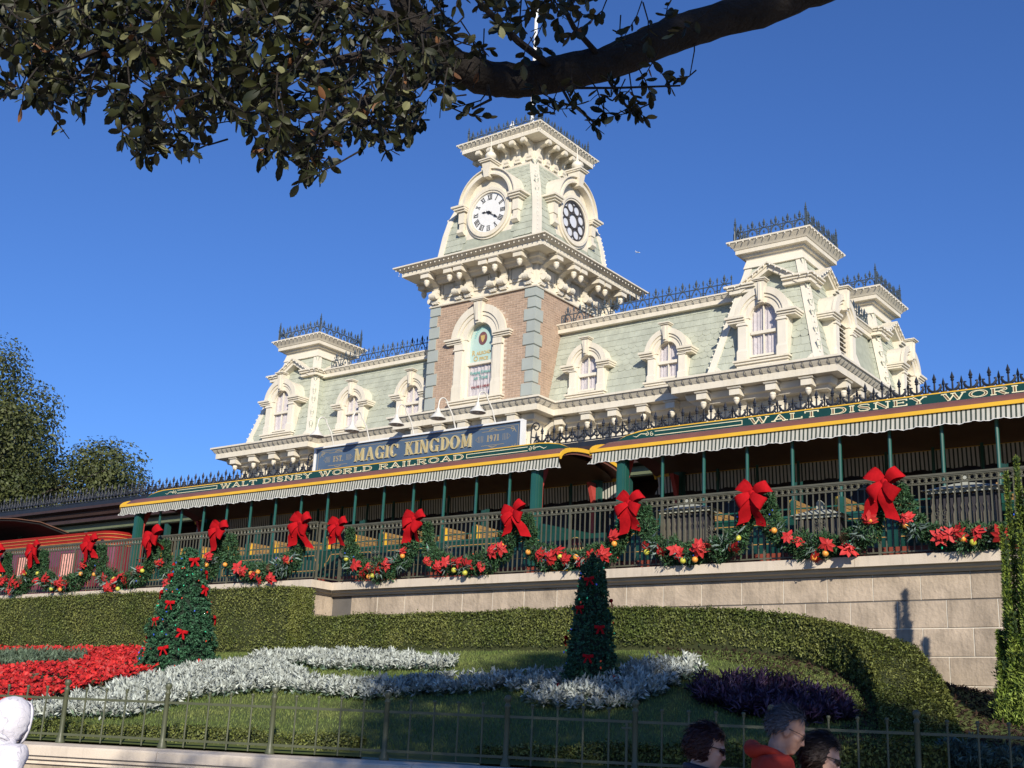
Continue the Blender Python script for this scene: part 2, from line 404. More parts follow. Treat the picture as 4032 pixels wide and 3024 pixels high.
# ---- round-headed dormer / window surround, in a local frame (x along wall, -y out, z up; origin at sill centre)
def dormer(M, hs, zs, zsp, hj, himp, zk, depth, label=None, fld='plain', big=False, louver=False):
    """hs half sash, zs sash sill z, zsp springing z, hj half over jambs, himp half over impost caps, zk keystone top."""
    ro = hj * 1.06; pr = .05                        # hood outer radius
    b = MB(M)
    rr = (zk - .10 - zsp); rr = min(ro, rr)
    ez = rr / ro                                   # arch flattened slightly if needed
    # cheeks and barrel hood running back into the roof
    for sx in (-1, 1):
        xa, xb = sorted((sx * hs * 1.12, sx * hj)); b.box(xa, xb, -.02, depth, 0, zsp)
    nA = 20
    def arch(b_, r0, r1, y0, y1): b_.ring(r0, r1, 0, PI, y0, y1, nA, (0, zsp))
    arch(b, hs * 1.02, ro * .995, -.02, depth)
    arch(b, hj * .86, ro * 1.04, -.10, -.021); arch(b, hj * .74, hj * .855, -.065, -.0215); arch(b, hs * 1.06, hj * .735, -.035, -.022)
    # impost caps: stepped mouldings
    for sx in (-1, 1):
        for q, (d, za, zb, ex) in enumerate(((.10, -.10, -.05, .80), (.14, -.05, .0, .9), (.18, .0, .055, 1.0))):
            xa, xb = sorted((sx * hs * 1.3, sx * (hj + (himp - hj) * ex))); b.box(xa, xb, -d, depth * .9, zsp + za, zsp + zb - .002)
    o = b.build('dormer' if depth > .3 else 'window_surround', cream, station, 30, label=label)
    def sub(nm, bb, m, sm=None):
        me = bb.mesh(nm, m, sm); q = link(nm, me); q.parent = o; return q
    # pilasters
    for sx in (-1, 1):
        p = MB(M); pc = sx * (hj * .78); pw = hj * .20
        p.box(pc - pw * .8, pc + pw * .8, -.07, -.021, .28 * zsp, zsp * .83); p.box(pc - pw, pc + pw, -.09, -.021, 0, .22 * zsp)
        p.add([(pc + sx2 * pw * q, y, z) for z, q in ((.22 * zsp, 1), (.28 * zsp, .8)) for y in (-.09 if q == 1 else -.07, -.021) for sx2 in (-1, 1)], [(0, 1, 5, 4), (0, 4, 6, 2), (1, 3, 7, 5)])
        p.box(pc - pw * 1.05, pc + pw * 1.05, -.10, -.021, zsp * .83 + .002, zsp * .83 + .04); p.box(pc - pw * .9, pc + pw * .9, -.085, -.021, zsp * .83 + .042, zsp - .102)
        if big: p.lathe([(.035, 0), (.045, .01), (.03, .02), (.02, .03)], 10) if False else None
        sub('pilaster', p, cream2 if not big else cream)
    # keystone with cap
    kz = zsp + hs * 1.0 * 1.0; kb = MB(M); kw = hj * .14
    kb.add([(-kw * .75, -.13, zsp + hs * .98), (kw * .75, -.13, zsp + hs * .98), (kw * 1.25, -.17, zk - .055), (-kw * 1.25, -.17, zk - .055), (-kw * .75, .02, zsp + hs * .98), (kw * .75, .02, zsp + hs * .98), (kw * 1.25, .02, zk - .055), (-kw * 1.25, .02, zk - .055)],
           [(0, 1, 2, 3), (0, 4, 5, 1), (1, 5, 6, 2), (3, 2, 6, 7), (0, 3, 7, 4), (4, 7, 6, 5)])
    kb.box(-kw * 1.7, kw * 1.7, -.21, .02, zk - .053, zk - .028); kb.box(-kw * 2.0, kw * 2.0, -.24, .02, zk - .026, zk)
    kb.box(-kw * .35, kw * .35, -.185, -.14, zsp + hs * 1.12, zk - .08)
    sub('keystone', kb, cream)
    # sill
    sb = MB(M); sb.box(-hj * 1.10, hj * 1.10, -.16, .02, -.045, -.002); sb.box(-hj * 1.04, hj * 1.04, -.12, .02, -.10, -.047); sb.box(-hj, hj, -.07, .02, -.16, -.102)
    sub('sill', sb, cream)
    # sash, panes, curtain
    yw = .075 if depth > .3 else .115; f = .045 if not big else .04
    zt = zsp + hs; zm = zs + (zt - zs) * .47
    if louver:
        lv = MB(M); nlv = 9
        for i in range(nlv):
            z = zs + .04 + i * (zsp - zs + hs * .3) / nlv
            lv.add([(-hs, .04, z), (hs, .04, z), (hs, .16, z + .10), (-hs, .16, z + .10), (-hs, .04, z - .02), (hs, .04, z - .02), (hs, .16, z + .08), (-hs, .16, z + .08)], [(0, 1, 2, 3), (4, 7, 6, 5), (0, 4, 5, 1), (2, 6, 7, 3)])
        sub('louvre', lv, cream2)
        bk = MB(M); bk.box(-hs * 1.02, hs * 1.02, .2, .22, zs, zt); sub('backing', bk, clockblk); return o
    fr = MB(M)
    for sx in (-1, 1): xa, xb = sorted((sx * hs, sx * (hs + f))); fr.box(xa - .0, xb, yw - .03, yw + .02, zs, zsp)
    fr.ring(hs, hs + f, 0, PI, yw - .03, yw + .02, 16, (0, zsp)); fr.box(-hs, hs, yw - .06, yw + .02, zm - .05, zm + .025); fr.box(-hs - f, hs + f, yw - .045, yw + .02, zs - .002, zs + .05)
    if not big: fr.box(-.014, .014, yw - .028, yw + .01, zs + .05, zm - .05); fr.box(-.014, .014, yw - .028, yw + .01, zm + .025, zt)
    rv = hs + f                                    # reveal lining
    fr.ring(rv, rv + .012, 0, PI, -.03, yw + .04, 16, (0, zsp))
    for sx in (-1, 1): xa, xb = sorted((sx * rv, sx * (rv + .012))); fr.box(xa, xb, -.018, yw + .04, zs, zsp)
    sub('sash', fr, cream2)
    for z0, z1 in ((zs + .05, zm - .05), (zm + .025, None)):
        cols = ((-hs, -.014), (.014, hs)) if not big else ((-hs, hs),)
        for xa, xb in cols:
            g = MB(M); yy = yw + .004
            if z1: g.box(xa, xb, yy, yy + .006, z0, z1)
            else:
                pts = [(xa, z0), (xb, z0)]
                pts += [(x, zsp + math.sqrt(max(0, hs * hs - x * x))) for x in [xb + (xa - xb) * i / 10 for i in range(11)]]
                g.prism(pts, yy, yy + .006, 'y')
            if big: sub('pane', g, glassm if z1 is None else glass_clear)
            else: sub('pane', g, glass_clear)
    cu = MB(M); nz_ = 22; pts = []                  # gathered curtain
    for i in range(nz_ + 1):
        x = -hs * 1.05 + 2.1 * hs * i / nz_; pts.append((x, yw + .035 + .014 * math.sin(i * 2.1) + .007 * math.sin(i * 5.3)))
    vs = [(x, y, zs) for x, y in pts] + [(x, y, zt + .01) for x, y in pts]
    cu.add(vs, [(i, i + 1, nz_ + 2 + i, nz_ + 1 + i) for i in range(nz_)])
    sub('curtain', cu, curtain)
    bk = MB(M); bk.box(-hs * 1.1, hs * 1.1, yw + .16, yw + .18, zs, zt + .02); sub('backing', bk, curtain)
    return o

gm = bpy.data.materials.new('clear pane'); gm.use_nodes = True
_n = gm.node_tree.nodes; _l = gm.node_tree.links; _b = _n['Principled BSDF']
_b.inputs['Base Color'].default_value = (.8, .8, .84, 1); _b.inputs['Roughness'].default_value = .03
_t = _n.new('ShaderNodeBsdfTransparent'); _t.inputs[0].default_value = (.97, .97, .98, 1)
_g = _n.new('ShaderNodeBsdfGlossy'); _g.inputs['Roughness'].default_value = .02
_f = _n.new('ShaderNodeValue'); _f.outputs[0].default_value = .06; _m = _n.new('ShaderNodeMixShader')
_l.new(_f.outputs[0], _m.inputs[0]); _l.new(_t.outputs[0], _m.inputs[1]); _l.new(_g.outputs[0], _m.inputs[2])
_l.new(_m.outputs[0], _n['Material Output'].inputs[0]); glass_clear = gm
# ------------------------------------------------------------------ station body
PVX, PH = 8.17, 1.40                                # pavilion offset and half width at its base
b = MB()
b.box(X0 - 7.2, X0 + 7.2, 25.5, 32.2, 4.3, 9.96)
b.box(X0 - 2.02, X0 + 2.02, 24.76, 25.5, 4.3, 9.95)
for sx in (-1, 1):
    for cy in (26.55, 31.1): b.box(X0 + sx * PVX - PH, X0 + sx * PVX + PH, cy - PH, cy + PH, 4.3, 9.97)
    xa, xb = sorted((X0 + sx * 7.1, X0 + sx * (PVX + PH - .25))); b.box(xa, xb, 27.9, 29.8, 4.3, 9.95)
b.build('wall', cream, station)
b = MB(); b.box(X0 - 7.6, X0 + 7.6, 26.0, 31.6, 12.03, 12.16); b.build('flat_roof', brownroof, station)

eave_path = [(X0 - 10.37, 33.3), (X0 - 10.37, 24.35), (X0 - 5.97, 24.35), (X0 - 5.97, 24.74), (X0 - 2.58, 24.74), (X0 - 2.58, 24.0), (X0 + 2.58, 24.0),
             (X0 + 2.58, 24.74), (X0 + 5.97, 24.74), (X0 + 5.97, 24.35), (X0 + 10.37, 24.35), (X0 + 10.37, 33.3)]
b = MB(); b.sweep(cyma(.14, .34, .78, 9.79, .16), eave_path); b.build('main_eave', cream, station, 30)
b = MB(); b.sweep([(-.80, 9.2), (-.55, 9.2), (-.50, 9.28), (-.42, 9.30), (-.38, 9.40), (-.38, 9.445), (-.80, 9.445)], eave_path); b.build('bed_moulding', cream2, station, 30)
bulbs_path(eave_path, -.035, 9.745); shadow_bars_path(eave_path[1:], .14, .34, 9.79)
# frieze panels under the eaves
fr_n = 0
def frieze(M, x0, x1, zlist):
    for xa, xb in zip(x0, x1):
        p = MB(M); z0, z1 = zlist
        for q in ((xa, xb, z0, z0 + .03), (xa, xb, z1 - .03, z1)): p.box(q[0], q[1], -.025, -.001, q[2], q[3])
        for q in ((xa, xa + .03), (xb - .03, xb)): p.box(q[0], q[1], -.025, -.001, z0 + .031, z1 - .031)
        p.box(xa + .08, xb - .08, -.018, -.001, z0 + .09, z1 - .09)
        p.build('frieze_panel', soff, station)
BK = (bracket_mesh(.60, .78, .17), pendant_mesh(.60, .78, .17), scroll_mesh(.60, .78, .17))
def place_brackets(M, xs):
    brackets(BK, M, xs, 0)
zf = 9.43
place_brackets(face_frame(X0, 24.74, zf, 0), [-1.63, -.815, 0, .815, 1.63])
frieze(face_frame(X0, 24.74, 0, 0), [-1.5, -.68, .12, .94], [-.94, -.12, .68, 1.5], (8.55, 9.1))
for sx in (-1, 1):
    place_brackets(face_frame(X0 + sx * 4.62, 25.5, zf, 0), [-1.22, -.42, .42, 1.22])
    frieze(face_frame(X0 + sx * 4.62, 25.49, 0, 0), [-1.1, -.3, .54], [-.54, .3, 1.1], (8.55, 9.1))
    for cy in (26.55,):
        Mf = face_frame(X0 + sx * PVX, cy - PH, zf, 0); place_brackets(Mf, [-1.3, -.45, .45, 1.3])
        frieze(face_frame(X0 + sx * PVX, cy - PH - .01, 0, 0), [-1.16, -.31, .59], [-.59, .31, 1.16], (8.55, 9.1))
    M = face_frame(X0 + sx * 2.02, 25.1, zf, sx * PI / 2); place_brackets(M, [0.05])
for y in (-1.3, -.45, .45, 1.3): place_brackets(face_frame(X0 + PVX + PH, 26.55, zf, PI / 2), [y])
for y in (-1.3, -.45, .45, 1.3): place_brackets(face_frame(X0 + PVX + PH, 31.1, zf, PI / 2), [y])
place_brackets(face_frame(X0 + PVX - PH, 25.5 - .25, zf, -PI / 2), [0]) if False else None

# ------------------------------------------------------------------ main mansards with dormers
TILT = math.atan(.248)
R = MB()
for sx in (-1, 1):
    xa, xb = sorted((sx * 1.78, sx * 7.3)); ds = [sx * 3.04, sx * 5.42]
    Mx = face_frame(X0, 25.5, 10.03, 0) @ Matrix.Rotation(-TILT, 4, 'X'); H = 2.12
    cuts = sorted([xa, xb] + [d + s_ * .5 for d in ds for s_ in (-1, 1)])
    r = MB(Mx)
    for i in range(len(cuts) - 1):
        hole = any(abs((cuts[i] + cuts[i + 1]) / 2 - d) < .45 for d in ds)
        r.box(cuts[i], cuts[i + 1], -.0005, .05, 1.22 if hole else -.1, H)
    r.build('roof', sage_u, station)
    def inside(x, z, ds=ds):
        for d in ds:
            if abs(x - d) < .53 and z < .85: return False
            if (x - d) ** 2 + (z - .85) ** 2 < .50 ** 2: return False
        return True
    shingle_field(Mx, lambda z: (xa, xb), H, inside, [('flat', 3, .2), ('scale', 5, .165), ('flat', 4, .18)], 55)
    for d in ds:
        dormer(face_frame(X0 + d, 25.5, 10.13, 0), .27, .07, .74, .56, .76, 1.48, .62)
    # ridge cornice and cresting
    pth = [(X0 + xa, 25.76), (X0 + xb, 25.76)]
    c = MB(); c.sweep(cyma(.09, .24, .5, 12.29, .0), pth); c.build('ridge_cornice', cream, station, 30)
    bulbs_path(pth, -.02, 12.25, sp=.2); shadow_bars_path(pth, .09, .24, 12.29, .2)
ridge_me = crest_motif(.40, .60, 'ridge')
for sx in (-1, 1):
    xa, xb = sorted((X0 + sx * 1.83, X0 + sx * 6.95)); crest_run(ridge_me, .40, (xa, 25.98), (xb, 25.98), 12.29, station)

# ------------------------------------------------------------------ pavilions
pav_me = crest_motif(.38, .46, 'ridge')
def half(z): return PH - (z - 10.05) * .2475
def pavilion(cx, cy, faces, shin):
    zt = 13.0
    core = MB(); hi = .014
    for a in range(4):                              # four roof planes, open where a dormer sits
        M = T(cx, cy, 0) @ RZ(a * PI / 2); core.M = M
        h0, h1 = half(9.95) - hi, half(zt) - hi
        def q(xa0, xb0, z0, xa1, xb1, z1):
            ya, yb = -half(z0) + hi, -half(z1) + hi
            core.add([(xa0, ya, z0), (xb0, ya, z0), (xb1, yb, z1), (xa1, yb, z1)], [(0, 1, 2, 3)])
        if a in faces:
            zm = 11.5; hm = half(zm) - hi
            q(-h0, -.55, 9.95, -hm, -.55, zm); q(.55, h0, 9.95, .55, hm, zm); q(-hm, hm, zm, -h1, h1, zt)
        else: q(-h0, h0, 9.95, -h1, h1, zt)
    core.build('roof', sage_u, station)
    # corner boards up the hips
    for (ix, iy) in ((1, -1), (-1, -1), (1, 1), (-1, 1)):
        c = MB(T(cx, cy, 0)); z0, z1 = 10.0, 13.02; wd = .15
        def cb(z, o): h = half(z) + o; return h
        for dx, dy in ((1, 0), (0, 1)):
            vs = []; i0 = -.035 if dy else .031
            for z in (z0, z1):
                h = half(z); o = .035
                for off, inn in ((o, i0), (o, wd), (-.03, wd), (-.03, i0)):
                    x = (h + off) if dy else (h - inn); y = (h - inn) if dy else (h + off)
                    vs.append((ix * x, iy * y, z))
            c.add(vs, [(0, 1, 2, 3), (4, 7, 6, 5), (0, 4, 5, 1), (1, 5, 6, 2), (2, 6, 7, 3), (3, 7, 4, 0)])
        hb = half(10.12)
        for dy in (0, 1):                           # scrolled foot
            for k in range(6):
                a0 = k * PI / 12; r_ = .16 * math.cos(a0)
                p0 = hb - wd - r_; zz0 = 10.0 + .16 * (k / 6); zz1 = zz0 + .16 / 6
                xs = sorted((ix * (hb - wd + .001), ix * p0)); o = hb + .03
                if not dy: c.box(xs[0], xs[1], min(iy * o, iy * (o - .06)), max(iy * o, iy * (o - .06)), zz0, zz1)
        c.build('corner_board', cream2, station)
    for k, (ix, iy) in enumerate(((1, -1), (-1, -1))):
        bulbs_line((cx + ix * (half(10.1) + .05), cy + iy * (half(10.1) + .05), 10.1), (cx + ix * (half(12) + .05), cy + iy * (half(12) + .05), 12.0), .16, .018)
    # gable cornices
    for a in range(4):
        e = 1.15 - .002 * a; dz = .003 * a
        g = MB(T(cx, cy, dz) @ RZ(a * PI / 2))
        up = [(-e, 12.28), (-.74, 12.28), (0, 12.74), (.74, 12.28), (e, 12.28)]
        def band(o0, o1, y0, ins):
            pts = [(x * ins if abs(x) > .8 else x, z - o0) for x, z in up]; low = [(x * ins if abs(x) > .8 else x, z - o1) for x, z in up]
            for i in range(4): g.prism([pts[i], pts[i + 1], low[i + 1], low[i]], y0, -.35, 'y')
        band(0, .045, -e, 1); band(.046, .10, -e + .05, .96); band(.101, .20, -e + .09, .90)
        g.build('gable_cornice', cream, station)
        if a < 2:
            P_ = [T(cx, cy, dz) @ RZ(a * PI / 2) @ Vector((x, -e - .005, z - .06)) for x, z in up]
            for i in range(4): bulbs_line(P_[i], P_[i + 1], .16, .017)
    # neck and top cornice
    n = MB(T(cx, cy, 0)); 
    for z0, z1, h0, h1 in ((12.80, 13.06, .79, .715),):
        n.add([(ix * h, iy * h, z) for z, h in ((z0, h0), (z1, h1)) for iy in (-1, 1) for ix in (-1, 1)], [(0, 1, 5, 4), (1, 3, 7, 5), (3, 2, 6, 7), (2, 0, 4, 6), (4, 5, 7, 6), (0, 2, 3, 1)])
    n.build('neck', cream2, station)
    h = 1.10; pth = [(cx - h, cy - h), (cx + h, cy - h), (cx + h, cy + h), (cx - h, cy + h)]
    t = MB(); t.sweep([(-.42, 13.03), (-.37, 13.03), (-.35, 13.08), (-.29, 13.09), (-.27, 13.15), (-.17, 13.155), (-.17, 13.255), (-.15, 13.265), (-.11, 13.33), (-.05, 13.38), (-.02, 13.415), (0, 13.42), (0, 13.46), (-.42, 13.49)], pth, closed=True)
    t.box(cx - .75, cx + .75, cy - .75, cy + .75, 13.3, 13.47)
    t.build('top_cornice', cream, station, 30); bulbs_path(pth + pth[:1], -.005, 13.40, sp=.17); shadow_bars_path(pth[:3], .15, .22, 13.46, .19)
    hh = .93; c = MB()
    for ix in (-1, 1):
        for iy in (-1, 1): crest_post(c, cx + ix * hh, cy + iy * hh, 13.48, .68)
    c.build('cresting_post', iron_b, station)
    cs = [(cx - hh, cy - hh), (cx + hh, cy - hh), (cx + hh, cy + hh), (cx - hh, cy + hh)]
    for i in range(4): crest_run(pav_me, .31, cs[i], cs[(i + 1) % 4], 13.48, station)
    for a in shin:
        Mx = T(cx, cy, 0) @ RZ(a * PI / 2) @ T(0, -PH, 10.05) @ Matrix.Rotation(-TILT, 4, 'X'); cz = math.cos(TILT)
        def inside(x, z, a=a):
            if a in faces:
                if abs(x) < .62 and z < 1.2: return False
                if x * x + (z - 1.2) ** 2 < .60 ** 2: return False
            return True
        shingle_field(Mx, lambda z: (-half(10.05 + z * cz) + .03, half(10.05 + z * cz) - .03), 2.75, inside, [('flat', 3, .2), ('scale', 5, .165), ('flat', 8, .175)], 40)
    for a in faces:
        dormer(T(cx, cy, 10.2) @ RZ(a * PI / 2) @ T(0, -PH, 0), .318, .09, 1.05, .645, .91, 1.94, .75, louver=(a == 1))
pavilion(X0 + PVX, 26.55, (0, 1), (0, 1))
pavilion(X0 - PVX, 26.55, (0,), (0, 1))
pavilion(X0 + PVX, 31.1, (1,), (0, 1))
pavilion(X0 - PVX, 31.1, (), ())
# low mansard between the two right-hand pavilions
b = MB(); b.prism([(X0 + 7.0, 10.0), (X0 + 9.3, 10.0), (X0 + 8.85, 12.05), (X0 + 7.0, 12.05)], 27.6, 30.0, 'y'); b.build('roof', sage_u, station)
pth = [(X0 + 9.05, 27.5), (X0 + 9.05, 30.1)]; c = MB(); c.sweep(cyma(.09, .24, .5, 12.24, .0), pth); c.build('ridge_cornice', cream, station, 30)
crest_run(ridge_me, .40, (X0 + 8.85, 27.5), (X0 + 8.85, 30.1), 12.25, station)

# ------------------------------------------------------------------ tower shaft: bricks, quoins, window
TW, TY = 1.81, 24.75
b = MB(); t = .03
y = TY + .003
for xa, xb, za, zb in ((-TW + .02, -.52, 9.9, 13.2), (.52, TW - .02, 9.9, 13.2), (-.52, .52, 12.44, 13.2), (-.52, .52, 9.9, 10.15)): b.box(X0 + xa, X0 + xb, y, y + .2, za, zb)
b.box(X0 + TW - .22, X0 + TW - .003, y + .2, TY + 3.6, 9.9, 13.2); b.box(X0 - TW + .003, X0 - TW + .22, y + .2, TY + 3.6, 9.9, 13.2)
b.box(X0 - 1.6, X0 + 1.6, TY + 3.4, TY + 3.6, 9.9, 13.2)
b.build('tower_wall', mortar, station)
bl, bh = .205, .068
brick_me = MB().box(-bl / 2 + .009, bl / 2 - .008, -.005, .02, -bh / 2 + .007, bh / 2 - .007).mesh('brick', brickm)
bricks = []
for face, M in (('front', face_frame(X0, TY, 0, 0)), ('right', face_frame(X0 + TW, TY + TW, 0, PI / 2)), ('left', face_frame(X0 - TW, TY + TW, 0, -PI / 2))):
    z = 9.98; r = 0
    while z < 13.08:
        n = int(2 * TW / bl) + 2
        for i in range(-n // 2, n // 2 + 1):
            x = i * bl + (bl / 2 if r % 2 else 0)
            if abs(x) > TW - .17: continue
            if face == 'front':
                if abs(x) < .90 and z < 11.95: continue
                if x * x + (z - 11.91) ** 2 < .93 ** 2: continue
            bricks.append((brick_me, M @ T(x, RNG.uniform(-.003, .003), z), face))
        z += bh; r += 1
order = sorted(range(len(bricks)), key=lambda i: (bricks[i][2] != 'front', abs((bricks[i][1].translation.z) - 12.1)))
for i in order[:300]: link('brick', brick_me, station, bricks[i][1])
rest = merge_meshes('brick', [bricks[i][:2] for i in order[300:]], brick_f)
link('brick', rest, station, kind='stuff')
# quoins: chamfered blocks wrapping each front corner
def quoin_mesh(wd, ht):
    b_ = MB(); e = .035; c = .02                      # corner at origin, walls along -x and +y
    def loop(z, o): return [(-wd, -o, z), (o, -o, z), (o, wd, z), (-.02, wd, z), (-.02, .02, z), (-wd, .02, z)]
    L = [loop(0, 0.004), loop(c, e), loop(ht - c, e), loop(ht, 0.004)]
    vs = sum(L, []); fs = [tuple(range(5, -1, -1)), tuple(range(18, 24))]
    for k in range(3): fs += [(k * 6 + i, k * 6 + (i + 1) % 6, k * 6 + 6 + (i + 1) % 6, k * 6 + 6 + i) for i in range(6)]
    return b_.add(vs, fs).mesh('quoin', quoinm)
qz = [(10.035, .37, 1), (10.407, .335, 0), (10.741, .355, 1), (11.096, .345, 0), (11.442, .354, 1), (11.796, .33, 0), (12.126, .353, 1), (12.479, .313, 0), (12.792, .29, 1)]
for z, h_, big in qz:
    me = quoin_mesh(.335 if big else .23, h_ - .004)
    link('quoin', me, station, T(X0 + TW, TY, z)); link('quoin', me, station, T(X0 - TW, TY, z) @ RZ(-PI / 2))
b = MB(); b.tube([(X0 - TW - .12, TY + .62, 10.0), (X0 - TW - .12, TY + .62, 12.4)], .04, 8); b.build('downpipe', leadm, station)
dormer(face_frame(X0 - .02, TY, 10.18, 0), .42, .07, 1.73, .86, 1.14, 2.81, .22, big=True)
# painted lettering on the office window (flat print on the glass)
def flat_text(body, size, m, x, z, y, xs=1.0, parent=None, sp=1.0, off=0.0, nm='lettering'):
    me = text_mesh(nm, body, size, .001, m, sp, xs, offset=off); return link(nm, me, parent or station, T(x, y, z) @ TXT)
yg = TY + .112
flat_text('R', .20, goldp, X0 - .30, 11.47, yg, .9, off=.004); flat_text('AILROAD', .135, goldp, X0 + .05, 11.47, yg, .85, off=.004)
flat_text('O', .20, goldp, X0 - .215, 11.30, yg, .95, off=.004); flat_text('FFICE', .135, goldp, X0 + .06, 11.30, yg, .95, off=.004)
flat_text('Keeping Dreams', .125, tealp, X0 - .02, 10.93, yg, .85, off=.002); flat_text('on Track', .14, tealp, X0, 10.77, yg, .95, off=.002)
flat_text('WALTER E. DISNEY', .085, dred, X0, 10.53, yg, .88, off=.003)
b = MB(T(X0, yg, 11.93)); b.prism([(.15 * math.cos(2 * PI * i / 24), .19 * math.sin(2 * PI * i / 24)) for i in range(24)], 0, .003, 'y'); b.build('medallion', mat('maroon enamel', (.16, .07, .075), .4), station)
b = MB(T(X0, yg - .004, 11.93)); b.prism([(-.08, .10), (-.03, .07), (0, .11), (.03, .07), (.08, .10), (.06, -.02), (.03, -.08), (0, -.12), (-.03, -.08), (-.06, -.02)], 0, .002, 'y'); b.build('crest', goldp, station)
b = MB(T(X0, yg, 11.93))
for k in range(15):
    a = rad(10 + k * 160 / 14); b.prism([((.27 + q[0] * .03) * math.cos(a + q[1] * .05), (.31 + q[0] * .035) * math.sin(a + q[1] * .05)) for q in ((-1, -1), (1, -.7), (1, .7), (-1, 1))], 0, .002, 'y')
b.build('scrollwork', mat('aqua paint', (.20, .48, .46), .5), station)

# ------------------------------------------------------------------ tower frieze, lower eave, clock stage
b = MB(); b.box(X0 - TW - .02, X0 + TW + .02, TY - .02, TY + 2 * TW + .02, 13.12, 14.0)
sq = lambda h: [(X0 - h, Y0 - h), (X0 + h, Y0 - h), (X0 + h, Y0 + h), (X0 - h, Y0 + h)]
b.sweep([(-.1, 13.06), (.06, 13.06), (.07, 13.09), (.045, 13.11), (.03, 13.17), (-.1, 13.17)], sq(TW), closed=True)
b.build('tower_frieze', cream, station, 30)
b = MB(); b.sweep(cyma(.20, .26, .95, 14.18, .22), sq(2.66), closed=True); b.build('tower_eave', cream, station, 30)
b = MB(); b.sweep([(-.94, 13.72), (-.70, 13.72), (-.66, 13.80), (-.58, 13.82), (-.55, 13.92), (-.94, 13.92)], sq(2.66), closed=True); b.build('bed_moulding', cream2, station, 30)
bulbs_path(sq(2.66) + sq(2.66)[:1], -.06, 14.09, sp=.16, r=.018); bulbs_path(sq(2.66) + sq(2.66)[:1], -.20, 13.99, sp=.16, r=.014)
TB = (bracket_mesh(.62, .66, .19), pendant_mesh(.62, .66, .19), scroll_mesh(.62, .66, .19))
for a in range(4):
    brackets(TB, T(X0, Y0, 13.915) @ RZ(a * PI / 2) @ T(0, -TW - .02, 0), [-1.62, -.79, -.44, .44, .79, 1.62], 0)
    frieze(T(X0, Y0, 0) @ RZ(a * PI / 2) @ T(0, -TW - .02, 0), [-1.45, -.28, .95], [-.95, .28, 1.45], (13.3, 13.75))
prof = [(14.25, 1.80), (14.71, 1.725), (15.27, 1.66), (15.78, 1.565), (16.34, 1.375), (16.85, 1.14), (17.38, .94)]
core = MB(); i4 = []
for z, h in prof: i4 += [(X0 + ix * (h - .012), Y0 + iy * (h - .012), z) for ix, iy in ((-1, -1), (1, -1), (1, 1), (-1, 1))]
core.add(i4, [(k * 4 + j, k * 4 + (j + 1) % 4, k * 4 + 4 + (j + 1) % 4, k * 4 + 4 + j) for k in range(len(prof) - 1) for j in range(4)]); core.build('roof', sage_u, station)
for a in range(4):
    M = T(X0, Y0, 0) @ RZ(a * PI / 2); hb = MB(M)
    for sx in (-1, 1):
        for k in range(len(prof) - 1):
            (z0, h0), (z1, h1) = prof[k], prof[k + 1]; o = .035; wd = .155
            vs = []
            for z, h in ((z0, h0), (z1, h1)): e_ = o if a % 2 == 0 else -.031; vs += [(sx * (h + e_), -h - o, z), (sx * (h - wd), -h - o, z), (sx * (h - wd), -h + .03, z), (sx * (h + e_), -h + .03, z)]
            hb.add(vs, [(0, 1, 5, 4), (1, 2, 6, 5), (2, 3, 7, 6), (3, 0, 4, 7)])
    hb.build('corner_board', cream2, station)
    if a < 2:
        for k in range(len(prof) - 1):
            (z0, h0), (z1, h1) = prof[k], prof[k + 1]; p = M @ Vector((h0 + .04, -h0 - .04, z0)); q = M @ Vector((h1 + .04, -h1 - .04, z1)); bulbs_line(p, q, .13, .018)
    if a in (0, 1, 3):
        def clkin(x, z): return True
        for (za, ha), (zb, hb_), rows, lo in (((14.71, 1.725), (15.5, 1.62), [('flat', 4, .2)], 0), ((15.5, 1.62), (16.34, 1.375), [('scale', 5, .17)], 1), ((16.34, 1.375), (17.35, .95), [('scale', 6, .18)], 2)):
            tl = math.atan((ha - hb_) / (zb - za)); LL = math.hypot(ha - hb_, zb - za); cz = math.cos(tl)
            Mx = M @ T(0, -ha, za) @ Matrix.Rotation(-tl, 4, 'X')
            hf = lambda z, za=za, ha=ha, k=(ha - hb_) / (zb - za), cz=cz: ha - k * z * cz - .04
            def ins(x, z, za=za, cz=cz):
                zz = za + z * cz; return not (abs(x) < .84 and zz < 16.05) and not (x * x + (zz - 16.02) ** 2 < .86 ** 2)
            shingle_field(Mx, lambda z: (-hf(z), hf(z)), LL, ins, rows, 30)
